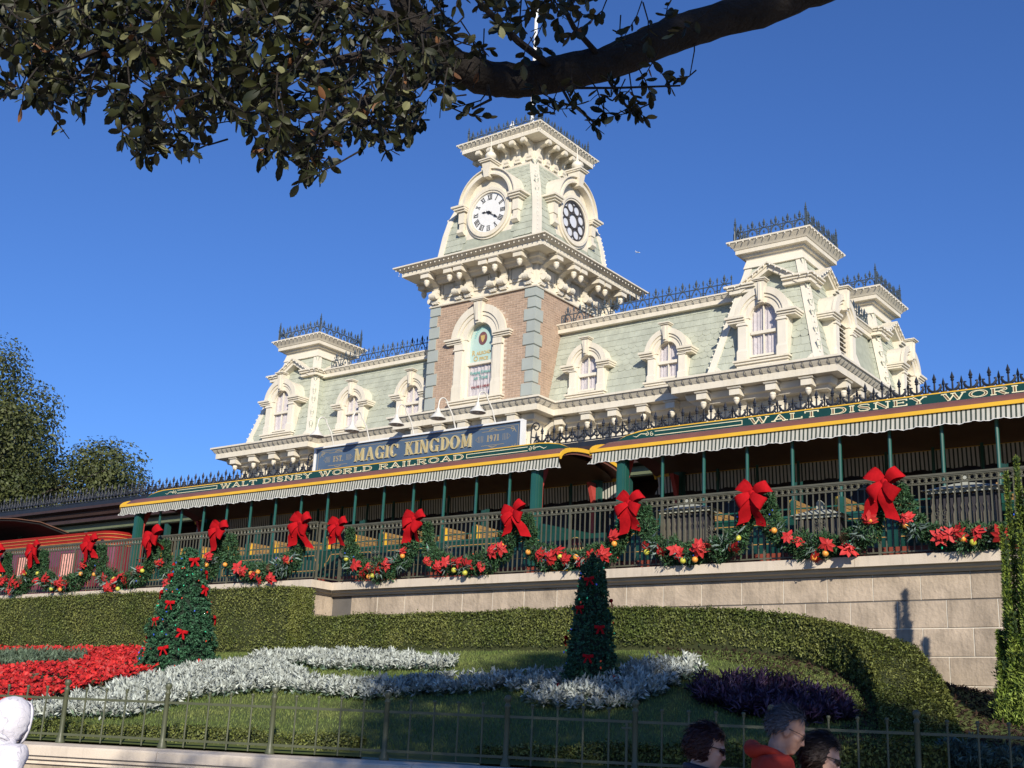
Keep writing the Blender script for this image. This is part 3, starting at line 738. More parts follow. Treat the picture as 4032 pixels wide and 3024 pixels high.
# neck, consoles, upper eave
b = MB(); b.box(X0 - .93, X0 + .93, Y0 - .93, Y0 + .93, 17.3, 18.0); b.sweep([(-.05, 17.28), (.06, 17.28), (.07, 17.34), (.03, 17.38), (.02, 17.42), (-.05, 17.42)], sq(.93), closed=True); b.build('neck', cream, station, 30)
b = MB(); b.sweep(cyma(.13, .28, .62, 18.24, .05), sq(1.53), closed=True); b.box(X0 - 1.0, X0 + 1.0, Y0 - 1.0, Y0 + 1.0, 18.05, 18.26); b.build('top_cornice', cream, station, 30)
bulbs_path(sq(1.53) + sq(1.53)[:1], -.02, 18.18, sp=.16, r=.018); bulbs_path(sq(1.53) + sq(1.53)[:1], -.13, 18.06, sp=.16, r=.014); bulbs_path(sq(.93) + sq(.93)[:1], .08, 17.36, sp=.15, r=.015)
def console_mesh(D, H, w):
    b_ = MB(); P_ = []
    pts = [(0, -H), (D * .2, -H), (D * .22, -H * .86), (D * .16, -H * .7), (D * .16, -H * .5), (D * .3, -H * .3), (D * .62, -H * .2), (D * .95, -H * .22), (D, -H * .1), (D * .98, -.01), (0, -.01)]
    b_.prism([(-d, z) for d, z in pts], -w / 2, w / 2, 'x')
    r = H * .13
    for c in ((-D * .86, -H * .16), (-D * .16, -H * .88)): b_.prism([(c[0] + r * math.cos(2 * PI * i / 12), c[1] + r * math.sin(2 * PI * i / 12)) for i in range(12)], -w * .66, w * .66, 'x')
    b_.box(-w * .8, w * .8, -D * .26, 0, -H * 1.12, -H * 1.001)
    return b_.mesh('console', cream, 35)
cm = console_mesh(.46, .52, .13)
for a in range(4):
    for x in (-.82, -.41, 0, .41, .82): link('console', cm, station, T(X0, Y0, 17.955) @ RZ(a * PI / 2) @ T(x, -.93, 0))
hh = 1.28; top_me = crest_motif(.36, .42, 'ridge'); cs = sq(hh)
for i in range(4): crest_run(top_me, .32, cs[i], cs[(i + 1) % 4], 18.25, station)
c = MB()
for p in cs: crest_post(c, p[0], p[1], 18.25, .6)
c.build('cresting_post', iron_b, station)
b = MB(); b.tube([(X0 + .08, Y0, 18.2), (X0 + .08, Y0, 22.0), (X0 + .08, Y0, 27.0)], [.075, .06, .04], 10); b.build('flagpole', white, station, 40)
b = MB(T(X0 - .42, Y0 - .3, 0)); b.tube([(0, 0, 18.2), (0, 0, 19.1)], .03, 8); b.lathe([(.03, 0), (.12, .02), (.10, .12), (.05, .2), (.03, .3)], 12, (0, 0, 18.98)); b.lathe([(.02, -.10), (.07, -.08), (.09, -.02), (.09, 0)], 12, (0, 0, 18.98)); b.build('security_camera', white, station, 40)

# clock dormers
def stroke(b_, pts, w0, y0, y1, w1=None):
    """flat ribbon in x-z, extruded in y."""
    pts = [Vector(p) for p in pts]; k = len(pts); Lf, Rt = [], []
    for i, p in enumerate(pts):
        t_ = (pts[min(i + 1, k - 1)] - pts[max(i - 1, 0)]).normalized(); n = Vector((-t_.y, t_.x))
        ww = w0[i] if isinstance(w0, (list, tuple)) else (w0 if w1 is None else w0 + (w1 - w0) * i / (k - 1))
        Lf.append(p + n * ww / 2); Rt.append(p - n * ww / 2)
    vs = [(p.x, y0, p.y) for p in Lf] + [(p.x, y0, p.y) for p in Rt] + [(p.x, y1, p.y) for p in Lf] + [(p.x, y1, p.y) for p in Rt]
    fs = [(i, i + 1, k + i + 1, k + i) for i in range(k - 1)] + [(i, 2 * k + i, 2 * k + i + 1, i + 1) for i in range(k - 1)] + [(k + i, k + i + 1, 3 * k + i + 1, 3 * k + i) for i in range(k - 1)] + [(0, k, 3 * k, 2 * k), (k - 1, 3 * k - 1, 4 * k - 1, 2 * k - 1)]
    b_.add(vs, fs)
ROM = ['XII', 'I', 'II', 'III', 'IIII', 'V', 'VI', 'VII', 'VIII', 'IX', 'X', 'XI']
def clock_dormer(a, dial):
    M = T(X0, Y0, 14.3) @ RZ(a * PI / 2) @ T(0, -(Y0 - 24.87), 0)
    b_ = MB(M); zc = 1.36; zs = 1.72; n = 20
    poly = [(-.85, .12), (.85, .12), (.85, zs)] + [(.85 * math.cos(PI * i / n), zs + .80 * math.sin(PI * i / n)) for i in range(1, n)] + [(-.85, zs)]
    b_.prism(poly, .0, 1.0, 'y')
    b_.box(-.92, .92, -.05, .9, .02, .119)
    for r0, r1, y0, y1 in ((.74, .80, -.05, -.002), (.66, .739, -.10, -.002), (.60, .659, -.075, -.002)):
        b_.ring(r0, r1, 0, 2 * PI, y0, y1, 40, (0, zc))
    for r0, r1, y0, y1 in ((.86, .97, -.16, .85), (.80, .859, -.20, -.003), (.971, 1.0, -.22, .75)):
        b_.ring(r0, r1, 0, PI, y0, y1, 24, (0, zs - .06))
    for sx in (-1, 1):
        for d, xa, xb, za, zb in ((.16, .80, 1.12, -.16, -.11), (.21, .79, 1.18, -.108, -.05), (.25, .78, 1.25, -.048, .01)):
            x0_, x1_ = sorted((sx * xa, sx * xb)); b_.box(x0_, x1_, -d, .8, zs + za, zs + zb)
        x0_, x1_ = sorted((sx * .86, sx * 1.06)); b_.box(x0_, x1_, -.10, .6, zs - .5, zs - .162); b_.box(x0_ + .02, x1_ - .02, -.07, .5, zs - .70, zs - .502)
        b_.prism([(-.12, zs - .70), (-.14, zs - .80), (-.06, zs - .86), (.3, zs - .86), (.3, zs - .70)], x0_ - .01, x1_ + .01, 'x')
    o = b_.build('clock_dormer', cream, station, 32)
    def sub(nm, bb, m, sm=None, lab=None):
        q = link(nm, bb.mesh(nm, m, sm)); q.parent = o
        if lab: q['label'] = lab
        return q
    k = MB(M); k.add([(-.085, -.26, zs + .66), (.085, -.26, zs + .66), (.15, -.30, zs + 1.10), (-.15, -.30, zs + 1.10), (-.085, .1, zs + .66), (.085, .1, zs + .66), (.15, .1, zs + 1.10), (-.15, .1, zs + 1.10)], [(0, 1, 2, 3), (0, 4, 5, 1), (1, 5, 6, 2), (3, 2, 6, 7), (0, 3, 7, 4), (4, 7, 6, 5)])
    k.box(-.19, .19, -.35, .14, zs + 1.102, zs + 1.14); k.box(-.22, .22, -.38, .17, zs + 1.142, zs + 1.18); sub('keystone', k, cream)
    f = MB(M); f.lathe([(.06, 0), (.05, .03), (.08, .06), (.155, .13), (.165, .19), (.12, .27), (.05, .31), (.06, .335), (.035, .36), (.05, .40), (.02, .44), (.012, .50), (.006, .82)], 14, (0, -.1, zs + 1.18)); sub('finial', f, cream2, 40)
    if dial:
        d = MB(M); d.prism([(.6 * math.cos(2 * PI * i / 48), zc + .6 * math.sin(2 * PI * i / 48)) for i in range(48)], -.03, -.003, 'y'); sub('clock_face', d, white)
        for h in range(12):
            an = PI / 2 - h * PI / 6; nb = MB(M @ T(0, 0, zc) @ Matrix.Rotation(PI / 2 - an, 4, 'Y') @ T(0, 0, .475)); s_ = ROM[h]
            wds = {'I': .042, 'V': .085, 'X': .085}; tot = sum(wds[c_] for c_ in s_); x = -tot / 2; hh_ = .075
            for j, c_ in enumerate(s_):
                cx_ = x + wds[c_] / 2; x += wds[c_]; y_ = -.036 - j * .0004
                if c_ == 'I': stroke(nb, [(cx_, -hh_), (cx_, hh_)], .024, y_, -.0305)
                elif c_ == 'V': stroke(nb, [(cx_ - .032, hh_), (cx_, -hh_)], .024, y_, -.0305); stroke(nb, [(cx_ + .032, hh_), (cx_, -hh_)], .010, y_ - .0005, -.0305)
                else: stroke(nb, [(cx_ - .034, hh_), (cx_ + .034, -hh_)], .024, y_, -.0305); stroke(nb, [(cx_ + .034, hh_), (cx_ - .034, -hh_)], .010, y_ - .0005, -.0305)
            stroke(nb, [(-tot / 2, hh_), (tot / 2, hh_)], .009, -.0385, -.0305); stroke(nb, [(-tot / 2, -hh_), (tot / 2, -hh_)], .009, -.0385, -.0305)
            sub('numeral', nb, clockblk)
        for nm, mins, L in (('hour_hand', 9.34 / 12 * 60, .26), ('minute_hand', 20.5, .40)):
            hm = MB(M @ T(0, 0, zc) @ Matrix.Rotation(mins / 60 * 2 * PI, 4, 'Y')); yy = -.05 if nm == 'hour_hand' else -.058
            stroke(hm, [(0, -.10), (0, L * .55), (0, L * .62), (0, L * .7), (0, L)], [.03, .018, .07, .05, .006], yy, yy + .006); stroke(hm, [(-.04, 0), (.04, 0)], .08, yy - .001, yy + .005); sub(nm, hm, clockblk)
    else:
        d = MB(M); d.prism([(.6 * math.cos(2 * PI * i / 40), zc + .6 * math.sin(2 * PI * i / 40)) for i in range(40)], -.006, -.003, 'y'); sub('pane', d, glass)
        t_ = MB(M)
        for j in range(8):
            an = PI / 8 + j * PI / 4; cx_, cz_ = .40 * math.cos(an), zc + .40 * math.sin(an)
            t_.tube([(cx_ + .155 * math.cos(q), -.03, cz_ + .155 * math.sin(q)) for q in [2 * PI * i / 16 for i in range(16)]], .02, 5, closed=True)
            t_.lathe([(.03, -.02), (.04, 0), (.03, .02)], 6, (.23 * math.cos(an + PI / 8), -.03, zc + .23 * math.sin(an + PI / 8)))
        for r_ in (.575, .215): t_.tube([(r_ * math.cos(q), -.03, zc + r_ * math.sin(q)) for q in [2 * PI * i / 28 for i in range(28)]], .022, 5, closed=True)
        sub('tracery', t_, mat('tracery bronze', (.055, .05, .05), .5))
clock_dormer(0, True); clock_dormer(1, False); clock_dormer(3, False)
rest = merge_meshes('shingle', SHF, sage_m); link('shingle', rest, station, kind='stuff')
# ------------------------------------------------------------------ drawn serif lettering
def arcp(cx, cy, rx, ry, a0, a1, n=14): return [(cx + rx * math.cos(rad(a0 + (a1 - a0) * i / n)), cy + ry * math.sin(rad(a0 + (a1 - a0) * i / n))) for i in range(n + 1)]
def arcw(a0, a1, t, h, n=14): return [h + (t - h) * abs(math.cos(rad(a0 + (a1 - a0) * i / n))) ** 1.3 for i in range(n + 1)]
def glyph(c, W_, t, h):
    """strokes (points, width, is_thick) on a unit-high letter whose width is W_ times its normal one."""
    G = []; sv_ = lambda x, y, d=.16: G.append(([(x - d, y), (x + d, y)], h, 0))
    def V(x, y0=0, y1=1, s0=1, s1=1):
        G.append(([(x, y0), (x, y1)], t, 1))
        if s0: sv_(x, h / 2, t * .5 + .10)
        if s1: sv_(x, 1 - h / 2, t * .5 + .10)
    def thin(a, b_): G.append(([a, b_], h, 0))
    def thick(a, b_): G.append(([a, b_], t, 1))
    w = {'I': .36, 'L': .72, 'T': .80, 'W': 1.25, 'A': .95, 'D': .86, 'S': .72, 'N': .92, 'E': .74, 'Y': .90, 'O': .92, 'R': .88, 'M': 1.08, 'G': .92, 'C': .84, 'K': .86, '1': .4, '9': .66, '7': .62, '.': .22, ' ': .42, '3': .6, '0': .66}[c] * W_
    hh = h / 2
    if c == 'I': V(w / 2)
    elif c == 'L': V(t * .5 + .10); thin((t * .5, hh), (w, hh)); thin((w - hh, hh), (w - hh, .32))
    elif c == 'T': V(w / 2, s1=0); thin((0, 1 - hh), (w, 1 - hh)); thin((hh, 1), (hh, .70)); thin((w - hh, 1), (w - hh, .70))
    elif c == 'E': V(t * .5 + .10, s0=0, s1=0); thin((0, 1 - hh), (w, 1 - hh)); thin((0, hh), (w, hh)); thin((t * .5, .52), (w * .75, .52)); thin((w - hh, 1), (w - hh, .72)); thin((w - hh, 0), (w - hh, .28)); thin((w * .72, .40), (w * .72, .64))
    elif c == 'W':
        q = w / 4.4; thick((q * .6, 1), (q * 1.5, 0)); thin((q * 1.5, 0), (q * 2.35, .85)); thick((q * 2.2, 1), (q * 3.1, 0)); thin((q * 3.1, 0), (q * 3.95, 1)); sv_(q * .6, 1 - hh, .14 * W_); sv_(q * 2.2, 1 - hh, .13 * W_); sv_(q * 3.95, 1 - hh, .12 * W_)
    elif c == 'A': thin((w * .14, 0), (w * .48, 1)); thick((w * .46, 1), (w * .84, 0)); thin((w * .25, .32), (w * .7, .32)); sv_(w * .14, hh, .13 * W_); sv_(w * .84, hh, .16 * W_)
    elif c == 'Y': thick((w * .16, 1), (w * .5, .46)); thin((w * .84, 1), (w * .52, .46)); V(w * .5, 0, .48, 1, 0); sv_(w * .16, 1 - hh, .15 * W_); sv_(w * .84, 1 - hh, .12 * W_)
    elif c == 'N': thin((w * .16, 0), (w * .16, 1)); thick((w * .18, 1), (w * .80, 0)); thin((w * .84, 0), (w * .84, 1)); sv_(w * .14, hh, .13 * W_); sv_(w * .84, 1 - hh, .13 * W_); sv_(w * .14, 1 - hh, .10 * W_)
    elif c == 'M': thin((w * .13, 0), (w * .16, 1)); thick((w * .18, 1), (w * .47, .08)); thin((w * .47, .08), (w * .80, 1)); G.append(([(w * .84, 0), (w * .84, 1)], t, 1)); sv_(w * .13, hh, .11 * W_); sv_(w * .84, hh, .15 * W_); sv_(w * .86, 1 - hh, .12 * W_); sv_(w * .12, 1 - hh, .09 * W_)
    elif c == 'K': V(t * .5 + .08); thin((w * .34, .42), (w * .86, 1)); thick((w * .48, .58), (w * .86, 0)); sv_(w * .84, hh, .13 * W_); sv_(w * .84, 1 - hh, .11 * W_)
    elif c in 'OD' or c in 'CG0':
        rx = w / 2 - t / 2
        if c == 'D': V(t * .5 + .10, s0=0, s1=0); thin((0, hh), (w * .5, hh)); thin((0, 1 - hh), (w * .5, 1 - hh)); G.append((arcp(w * .45, .5, w * .55 - t / 2, .5 - hh, -90, 90), arcw(-90, 90, t, h), 1))
        else:
            a0, a1 = (0, 360) if c in 'O0' else (42, 318)
            for q in range(2):
                b0 = a0 + (a1 - a0) * q / 2; b1 = a0 + (a1 - a0) * (q + 1) / 2; G.append((arcp(w / 2, .5, rx, .5 - hh, b0, b1), arcw(b0, b1, t, h), 1))
            if c == 'C': thin((w * .90, .66), (w * .90, .96))
            if c == 'G': thin((w * .88, .68), (w * .88, .96)); G.append(([(w * .80, 0), (w * .80, .40)], t * .9, 1)); sv_(w * .80, .42, .16 * W_)
    elif c == 'S':
        P_ = [(.90, .74), (.78, .93), (.5, .965), (.22, .93), (.12, .75), (.24, .60), (.5, .51), (.78, .40), (.88, .24), (.76, .07), (.48, .035), (.2, .08), (.10, .28)]
        G.append(([(x * w, y) for x, y in P_], [h, h, h, t * .6, t * .85, t, t, t, t * .85, t * .6, h, h, h], 1))
    elif c == 'R':
        V(t * .5 + .10, s1=0); thin((0, 1 - hh), (w * .5, 1 - hh)); thin((t, .48), (w * .5, .48)); G.append((arcp(w * .5, .74, w * .36 - t * .2, .26 - hh, -90, 90), arcw(-90, 90, t * .9, h), 1)); thick((w * .48, .48), (w * .82, .02)); sv_(w * .86, hh, .10 * W_)
    elif c == '1': V(w * .55, s1=0); thin((w * .2, .8), (w * .55, .97))
    elif c == '7': thin((0, 1 - hh), (w, 1 - hh)); thick((w * .85, .95), (w * .4, 0))
    elif c == '9':
        G.append((arcp(w / 2, .68, w / 2 - t / 2, .32 - hh, 0, 360, 20), arcw(0, 360, t, h, 20), 1)); G.append((arcp(w / 2, .5, w / 2 - t / 2, .46, 15, -120), arcw(15, -120, t, h), 1))
    elif c == '3':
        G.append((arcp(w * .45, .74, w * .4, .24, 150, -90), arcw(150, -90, t, h), 1)); G.append((arcp(w * .45, .27, w * .45, .25, 90, -150), arcw(90, -150, t, h), 1))
    elif c == '.': thick((w / 2, 0), (w / 2, .14))
    return G, w
def letter_mesh(c, hgt, W_, t, h, dep, inlay=None, mats=None):
    b_ = MB(); G, w = glyph(c, W_, t, h)
    for i, (p, ww, thick_) in enumerate(G): stroke(b_, [(x * hgt, y * hgt) for x, y in p], [q * hgt for q in ww] if isinstance(ww, list) else ww * hgt, -dep - i * .0004, 0)
    if inlay:
        b_.cm = 1; k = len(G)
        for i, (p, ww, thick_) in enumerate(G):
            if not thick_: continue
            pts = [Vector(q) for q in p]; n = len(pts)
            if n == 2: d = (pts[1] - pts[0]); pts = [pts[0] + d * .12, pts[1] - d * .12]
            w2 = [max(.004, q - inlay) for q in ww] if isinstance(ww, list) else ww - inlay
            stroke(b_, [(x * hgt, y * hgt) for x, y in pts], [q * hgt for q in w2] if isinstance(w2, list) else w2 * hgt, -dep - (k + i) * .0004 - .0006, -dep)
    return b_.mesh('letter', mats), w * hgt
def write(text, hgt, W_, t, h, dep, x, y, z, mats, parent, gap=.14, inlay=None, fit=None):
    cache = {c: letter_mesh(c, hgt, W_, t, h, dep, inlay, mats) for c in set(text) if c != ' '}
    adv = []; xx = 0
    for c in text:
        wd = cache[c][1] if c != ' ' else .42 * W_ * hgt
        adv.append((c, xx)); xx += wd + gap * hgt
    xx -= gap * hgt; k = (fit / xx) if fit else 1.0
    for c, a in adv:
        if c != ' ': link('letter', cache[c][0], parent, T(x + a * k, y, z) @ Matrix.Diagonal((k, 1, 1, 1)))
    return xx * k
def spiral(cx, cz, r, a0, turns, sgn=1, n=18): return [(cx + r * (1 - i / n * .85) * math.cos(a0 + sgn * turns * 2 * PI * i / n), cz + r * (1 - i / n * .85) * math.sin(a0 + sgn * turns * 2 * PI * i / n)) for i in range(n + 1)]

# ------------------------------------------------------------------ platform canopy, platform and its lower storey
plat = MB(); plat.box(-60, 8, 18.26, 18.75, 3.5, 4.33); plat.box(-60, 8, 21.4, 34, 3.5, 4.33); plat.build('platform', mat('platform concrete', (.13, .12, .11), .9, .15, 2), kind='structure')
plat = MB(); plat.box(-60, 8, 18.75, 21.4, 3.45, 3.70); plat.build('track_bed', mat('track ballast', (.12, .11, .10), .95, .3, 12), kind='structure')
ZC = 7.78; CY = 22.2
cp = [(-52, CY), (4, CY)]
b = MB(); b.sweep([(-3.3, ZC - .42), (-.30, ZC - .42), (-.30, ZC - .30), (-.20, ZC - .26), (-.16, ZC - .14), (-.06, ZC - .10), (-.0, ZC - .08), (0, ZC), (-3.3, ZC + .22)], cp)
b.build('canopy_roof', brownroof, station, 30)
b = MB(); b.box(-52, 4, 22.75, 22.9, ZC - .66, ZC - .44); b.box(-52, 4, 22.72, 22.749, ZC - .64, ZC - .60)
b.build('canopy_beam', olivep, station)
cpost = MB().box(-.07, .07, -.07, .07, 4.33, ZC - .67).box(-.11, .11, -.11, .11, 4.33, 5.0).mesh('canopy_post', mat('dark green post', (.015, .06, .05), .5))
for i in range(14): link('canopy_post', cpost, station, T(-50 + i * 4.0, 22.84, 0))
lower = MB(); dkw = mat('lower wall paint', (.055, .035, .028), .7)
lower.box(-52, 4, 24.35, 24.55, 4.33, ZC); lower.build('lower_wall', dkw, station)
ddm = mat('dark door', (.05, .03, .025), .4)
dw_me = MB().box(0, 1.0, 24.30, 24.349, 4.34, 6.9).mesh('door', ddm); dl_me = MB().box(-.08, 1.08, 24.27, 24.299, 6.92, 7.02).mesh('door_lintel', ddm)
for i in range(22): link('door', dw_me, station, T(-50 + i * 2.5, 0, 0)); link('door_lintel', dl_me, station, T(-50 + i * 2.5, 0, 0))
can_me = crest_motif(.33, .42, 'canopy'); ZK = ZC + .14
b = MB(); b.box(-40, -23.5, CY + .09, CY + .15, ZC - .02, ZK); b.box(-16.3, 4, CY + .09, CY + .15, ZC - .02, ZK); b.build('cresting_base', iron, station)
cp_posts = []
crest_run(can_me, .33, (-40.0, CY + .12), (-23.55, CY + .12), ZK, station); crest_run(can_me, .33, (-16.2, CY + .12), (-3.5, CY + .12), ZK, station)
b = MB()
for sx, xx in ((-1, -23.42), (1, -16.38)):          # scrolled iron brackets beside the sign
    for pts, r in ((spiral(xx + sx * .18, ZC + .62, .13, PI if sx > 0 else 0, 1.3, -sx), .016), (spiral(xx + sx * .26, ZC + .22, .15, PI / 2, 1.4, sx), .016), ([(xx + sx * .06, ZC), (xx + sx * .04, ZC + .3), (xx + sx * .05, ZC + .62)], .018), ([(xx + sx * .06, ZC + .4), (xx + sx * .2, ZC + .36), (xx + sx * .40, ZC + .05)], .016), (spiral(xx + sx * .10, ZC + .12, .08, 0, 1.2, 1), .014)):
        b.tube([(p[0], CY + .1, p[1]) if len(p) == 2 else p for p in pts], r, 6)
b.build('scroll_bracket', iron, station, 40)

# ------------------------------------------------------------------ sign over the canopy, with gooseneck lamps
navy = mat('navy sign paint', (.075, .115, .175), .40, .08, 2, coat=.2)
goldf = mat('dull gold line', (.30, .25, .16), .5)
SY = CY - .02; SX0, SX1, SZ0, SZ1 = -23.26, -16.54, 7.80, 8.56
sign = thing('entrance_sign', 'long navy sign reading MAGIC KINGDOM in raised gold letters on the canopy edge', 'sign', ((SX0 + SX1) / 2, SY, SZ0))
b = MB(); b.box(SX0, SX1, SY, SY + .08, SZ0, SZ1); b.build('sign_board', navy, sign)
b = MB()
for q in ((SX0 - .055, SX1 + .055, SZ1 + .002, SZ1 + .045), (SX0 - .055, SX1 + .055, SZ0 - .075, SZ0 - .002)): b.box(q[0], q[1], SY - .05, SY + .12, q[2], q[3])
for xa, xb in ((SX0 - .055, SX0 - .002), (SX1 + .002, SX1 + .055)): b.box(xa, xb, SY - .048, SY + .118, SZ0 - .001, SZ1 + .001)
b.build('sign_frame', white, sign)
b = MB()
def frame_line(x0, x1, z0, z1, y, wdt):
    for q in ([(x0, z0), (x1, z0)], [(x0, z1), (x1, z1)], [(x0, z0), (x0, z1)], [(x1, z0), (x1, z1)]): stroke(b, q, wdt, y - .004, y - .001)
frame_line(SX0 + .08, SX1 - .08, SZ0 + .07, SZ1 - .07, SY, .010)
for sx, xx in ((1, SX0 + .14), (-1, SX1 - .14)):
    for sz, zz in ((1, SZ0 + .14), (-1, SZ1 - .14)):
        stroke(b, spiral(xx + sx * .12, zz, .07, PI / 2 * sz, 1.1, sx * sz), .016, SY - .005, SY - .001); stroke(b, [(xx, zz + sz * .10), (xx + sx * .05, zz + sz * .02), (xx + sx * .22, zz - sz * .03), (xx + sx * .40, zz - sz * .02)], [.012, .02, .012, .003], SY - .006, SY - .001)
for cx_ in (SX0 + .81, SX1 - .825):
    for dz in (-.17, .17):
        stroke(b, [(cx_ - .34, 8.245 + dz), (cx_ + .34, 8.245 + dz)], .012, SY - .004, SY - .001); stroke(b, [(cx_ - .12, 8.245 + dz * 1.12), (cx_, 8.245 + dz * 1.32), (cx_ + .12, 8.245 + dz * 1.12)], .02, SY - .005, SY - .001)
    for k in range(4):
        for sx in (-1, 1): stroke(b, [(cx_ + sx * (.30 + k * .045), 8.165), (cx_ + sx * (.30 + k * .045), 8.325)], .007, SY - .0045, SY - .001)
    for sx in (-1, 1): stroke(b, [(cx_ + sx * .44, 8.185), (cx_ + sx * .52, 8.245), (cx_ + sx * .44, 8.305)], .008, SY - .005, SY - .001)
b.build('gilt_ornament', goldf, sign)
write('MAGIC', .335, .84, .16, .06, .035, -21.85, SY - .001, 8.09, gold, sign, .13, fit=1.50)
write('KINGDOM', .335, .84, .16, .06, .035, -20.11, SY - .001, 8.09, gold, sign, .13, fit=2.12)
write('EST.', .155, .8, .24, .11, .004, SX0 + .63, SY - .001, 8.165, goldf, sign, .18, fit=.36)
write('1971', .16, .9, .26, .12, .004, SX1 - 1.00, SY - .001, 8.165, goldf, sign, .18, fit=.35)
lampm = mat('white lamp enamel', (.60, .58, .52), .3)
lamp_parts = None
LX = [-22.68, -21.41, -19.90, -18.56, -17.34]
LBL = ['white gooseneck lamp over the EST. end of the navy sign', 'white gooseneck lamp over the letters MAG of the navy sign', 'white gooseneck lamp over the gap between the two gold words', 'white gooseneck lamp over the letters DOM of the navy sign', 'white gooseneck lamp over the 1971 end of the navy sign']
for i, x in enumerate(LX):
    t = thing('gooseneck_lamp', LBL[i], 'lamp', (x, SY + .04, SZ1 + .04), 'gooseneck lamps over the sign')
    M = T(x, SY + .04, SZ1 + .045) @ Matrix.Scale(.9, 4)
    if lamp_parts is None:
        a = MB(); P_ = [(0, 0, 0), (-.05, -.12, .40), (-.10, -.27, .64)] + [(-.10 - .01 * k, -.27 - .14 + .14 * math.cos(PI * k / 7), .64 + .15 * math.sin(PI * k / 7)) for k in range(1, 8)] + [(-.18, -.555, .52), (-.18, -.555, .44)]
        a.tube(P_, .020, 8); a.lathe([(.04, 0), (.04, .02), (.02, .03)], 8)
        s_ = MB(); s_.lathe([(.030, .16), (.055, .13), (.062, .06), (.085, .03), (.20, -.10), (.225, -.135), (.215, -.135), (.08, .01), (.02, .05)], 16, (-.18, -.555, .32))
        c_ = MB(); c_.lathe([(.03, 0), (.055, -.04), (.05, -.09), (.02, -.12)], 10, (-.18, -.555, .30))
        lamp_parts = [('arm', a.mesh('arm', lampm, 40)), ('lamp_shade', s_.mesh('lamp_shade', lampm, 40)), ('bulb', c_.mesh('bulb', white, 40))]
    for nm, me in lamp_parts: link(nm, me, t, M)

# ------------------------------------------------------------------ train
mgreen = mat('car green', (.008, .048, .036), .35, .1, 3, coat=.3)
mgreen2 = mat('car post green', (.014, .08, .062), .38, .08, 3, coat=.3)
maroon = mat('car roof maroon', (.18, .075, .055), .5, .1, 3)
yellow = mat('car yellow', (.72, .42, .035), .4, .06, 3)
ltr = mat('letter cream', (.74, .70, .46), .5); ltrb = mat('letter brown', (.16, .09, .045), .5)
tan = mat('slat tan', (.36, .22, .085), .5, .2, 12, rnd=.15)
ceilm = mat('ceiling varnish', (.11, .07, .04), .5, .1, 3)
redm = mat('vermilion bracket', (.42, .06, .05), .45)
sillm = mat('car sill red', (.22, .05, .03), .5, .15, 3)
def stripe_mat():
    m = bpy.data.materials.new('striped awning'); m.use_nodes = True; n = m.node_tree.nodes; l = m.node_tree.links; b_ = n['Principled BSDF']; b_.inputs['Roughness'].default_value = .85
    g = n.new('ShaderNodeNewGeometry'); sp = n.new('ShaderNodeSeparateXYZ'); l.new(g.outputs['Position'], sp.inputs[0])
    a = n.new('ShaderNodeMath'); a.operation = 'MULTIPLY'; a.inputs[1].default_value = 1 / .0745; l.new(sp.outputs['X'], a.inputs[0])
    f = n.new('ShaderNodeMath'); f.operation = 'FRACT'; l.new(a.outputs[0], f.inputs[0])
    c = n.new('ShaderNodeMath'); c.operation = 'GREATER_THAN'; c.inputs[1].default_value = .60; l.new(f.outputs[0], c.inputs[0])
    nz = n.new('ShaderNodeTexNoise'); nz.inputs['Scale'].default_value = 9; l.new(g.outputs['Position'], nz.inputs[0])
    mx = n.new('ShaderNodeMix'); mx.data_type = 'RGBA'; mx.inputs[6].default_value = (.62, .61, .53, 1); mx.inputs[7].default_value = (.055, .075, .06, 1); l.new(c.outputs[0], mx.inputs[0])
    hs = n.new('ShaderNodeHueSaturation'); mr = n.new('ShaderNodeMapRange'); mr.inputs[3].default_value = .85; mr.inputs[4].default_value = 1.12; l.new(nz.outputs[0], mr.inputs[0]); l.new(mr.outputs[0], hs.inputs['Value']); l.new(mx.outputs[2], hs.inputs['Color'])
    l.new(hs.outputs[0], b_.inputs['Base Color'])
    tr = n.new('ShaderNodeBsdfTranslucent'); l.new(hs.outputs[0], tr.inputs[0]); ms = n.new('ShaderNodeMixShader'); ms.inputs[0].default_value = .25
    l.new(b_.outputs[0], ms.inputs[1]); l.new(tr.outputs[0], ms.inputs[2]); l.new(ms.outputs[0], n['Material Output'].inputs[0]); return m
awn = stripe_mat()
CF, CB = 19.0, 21.15                               # near and far side of the cars
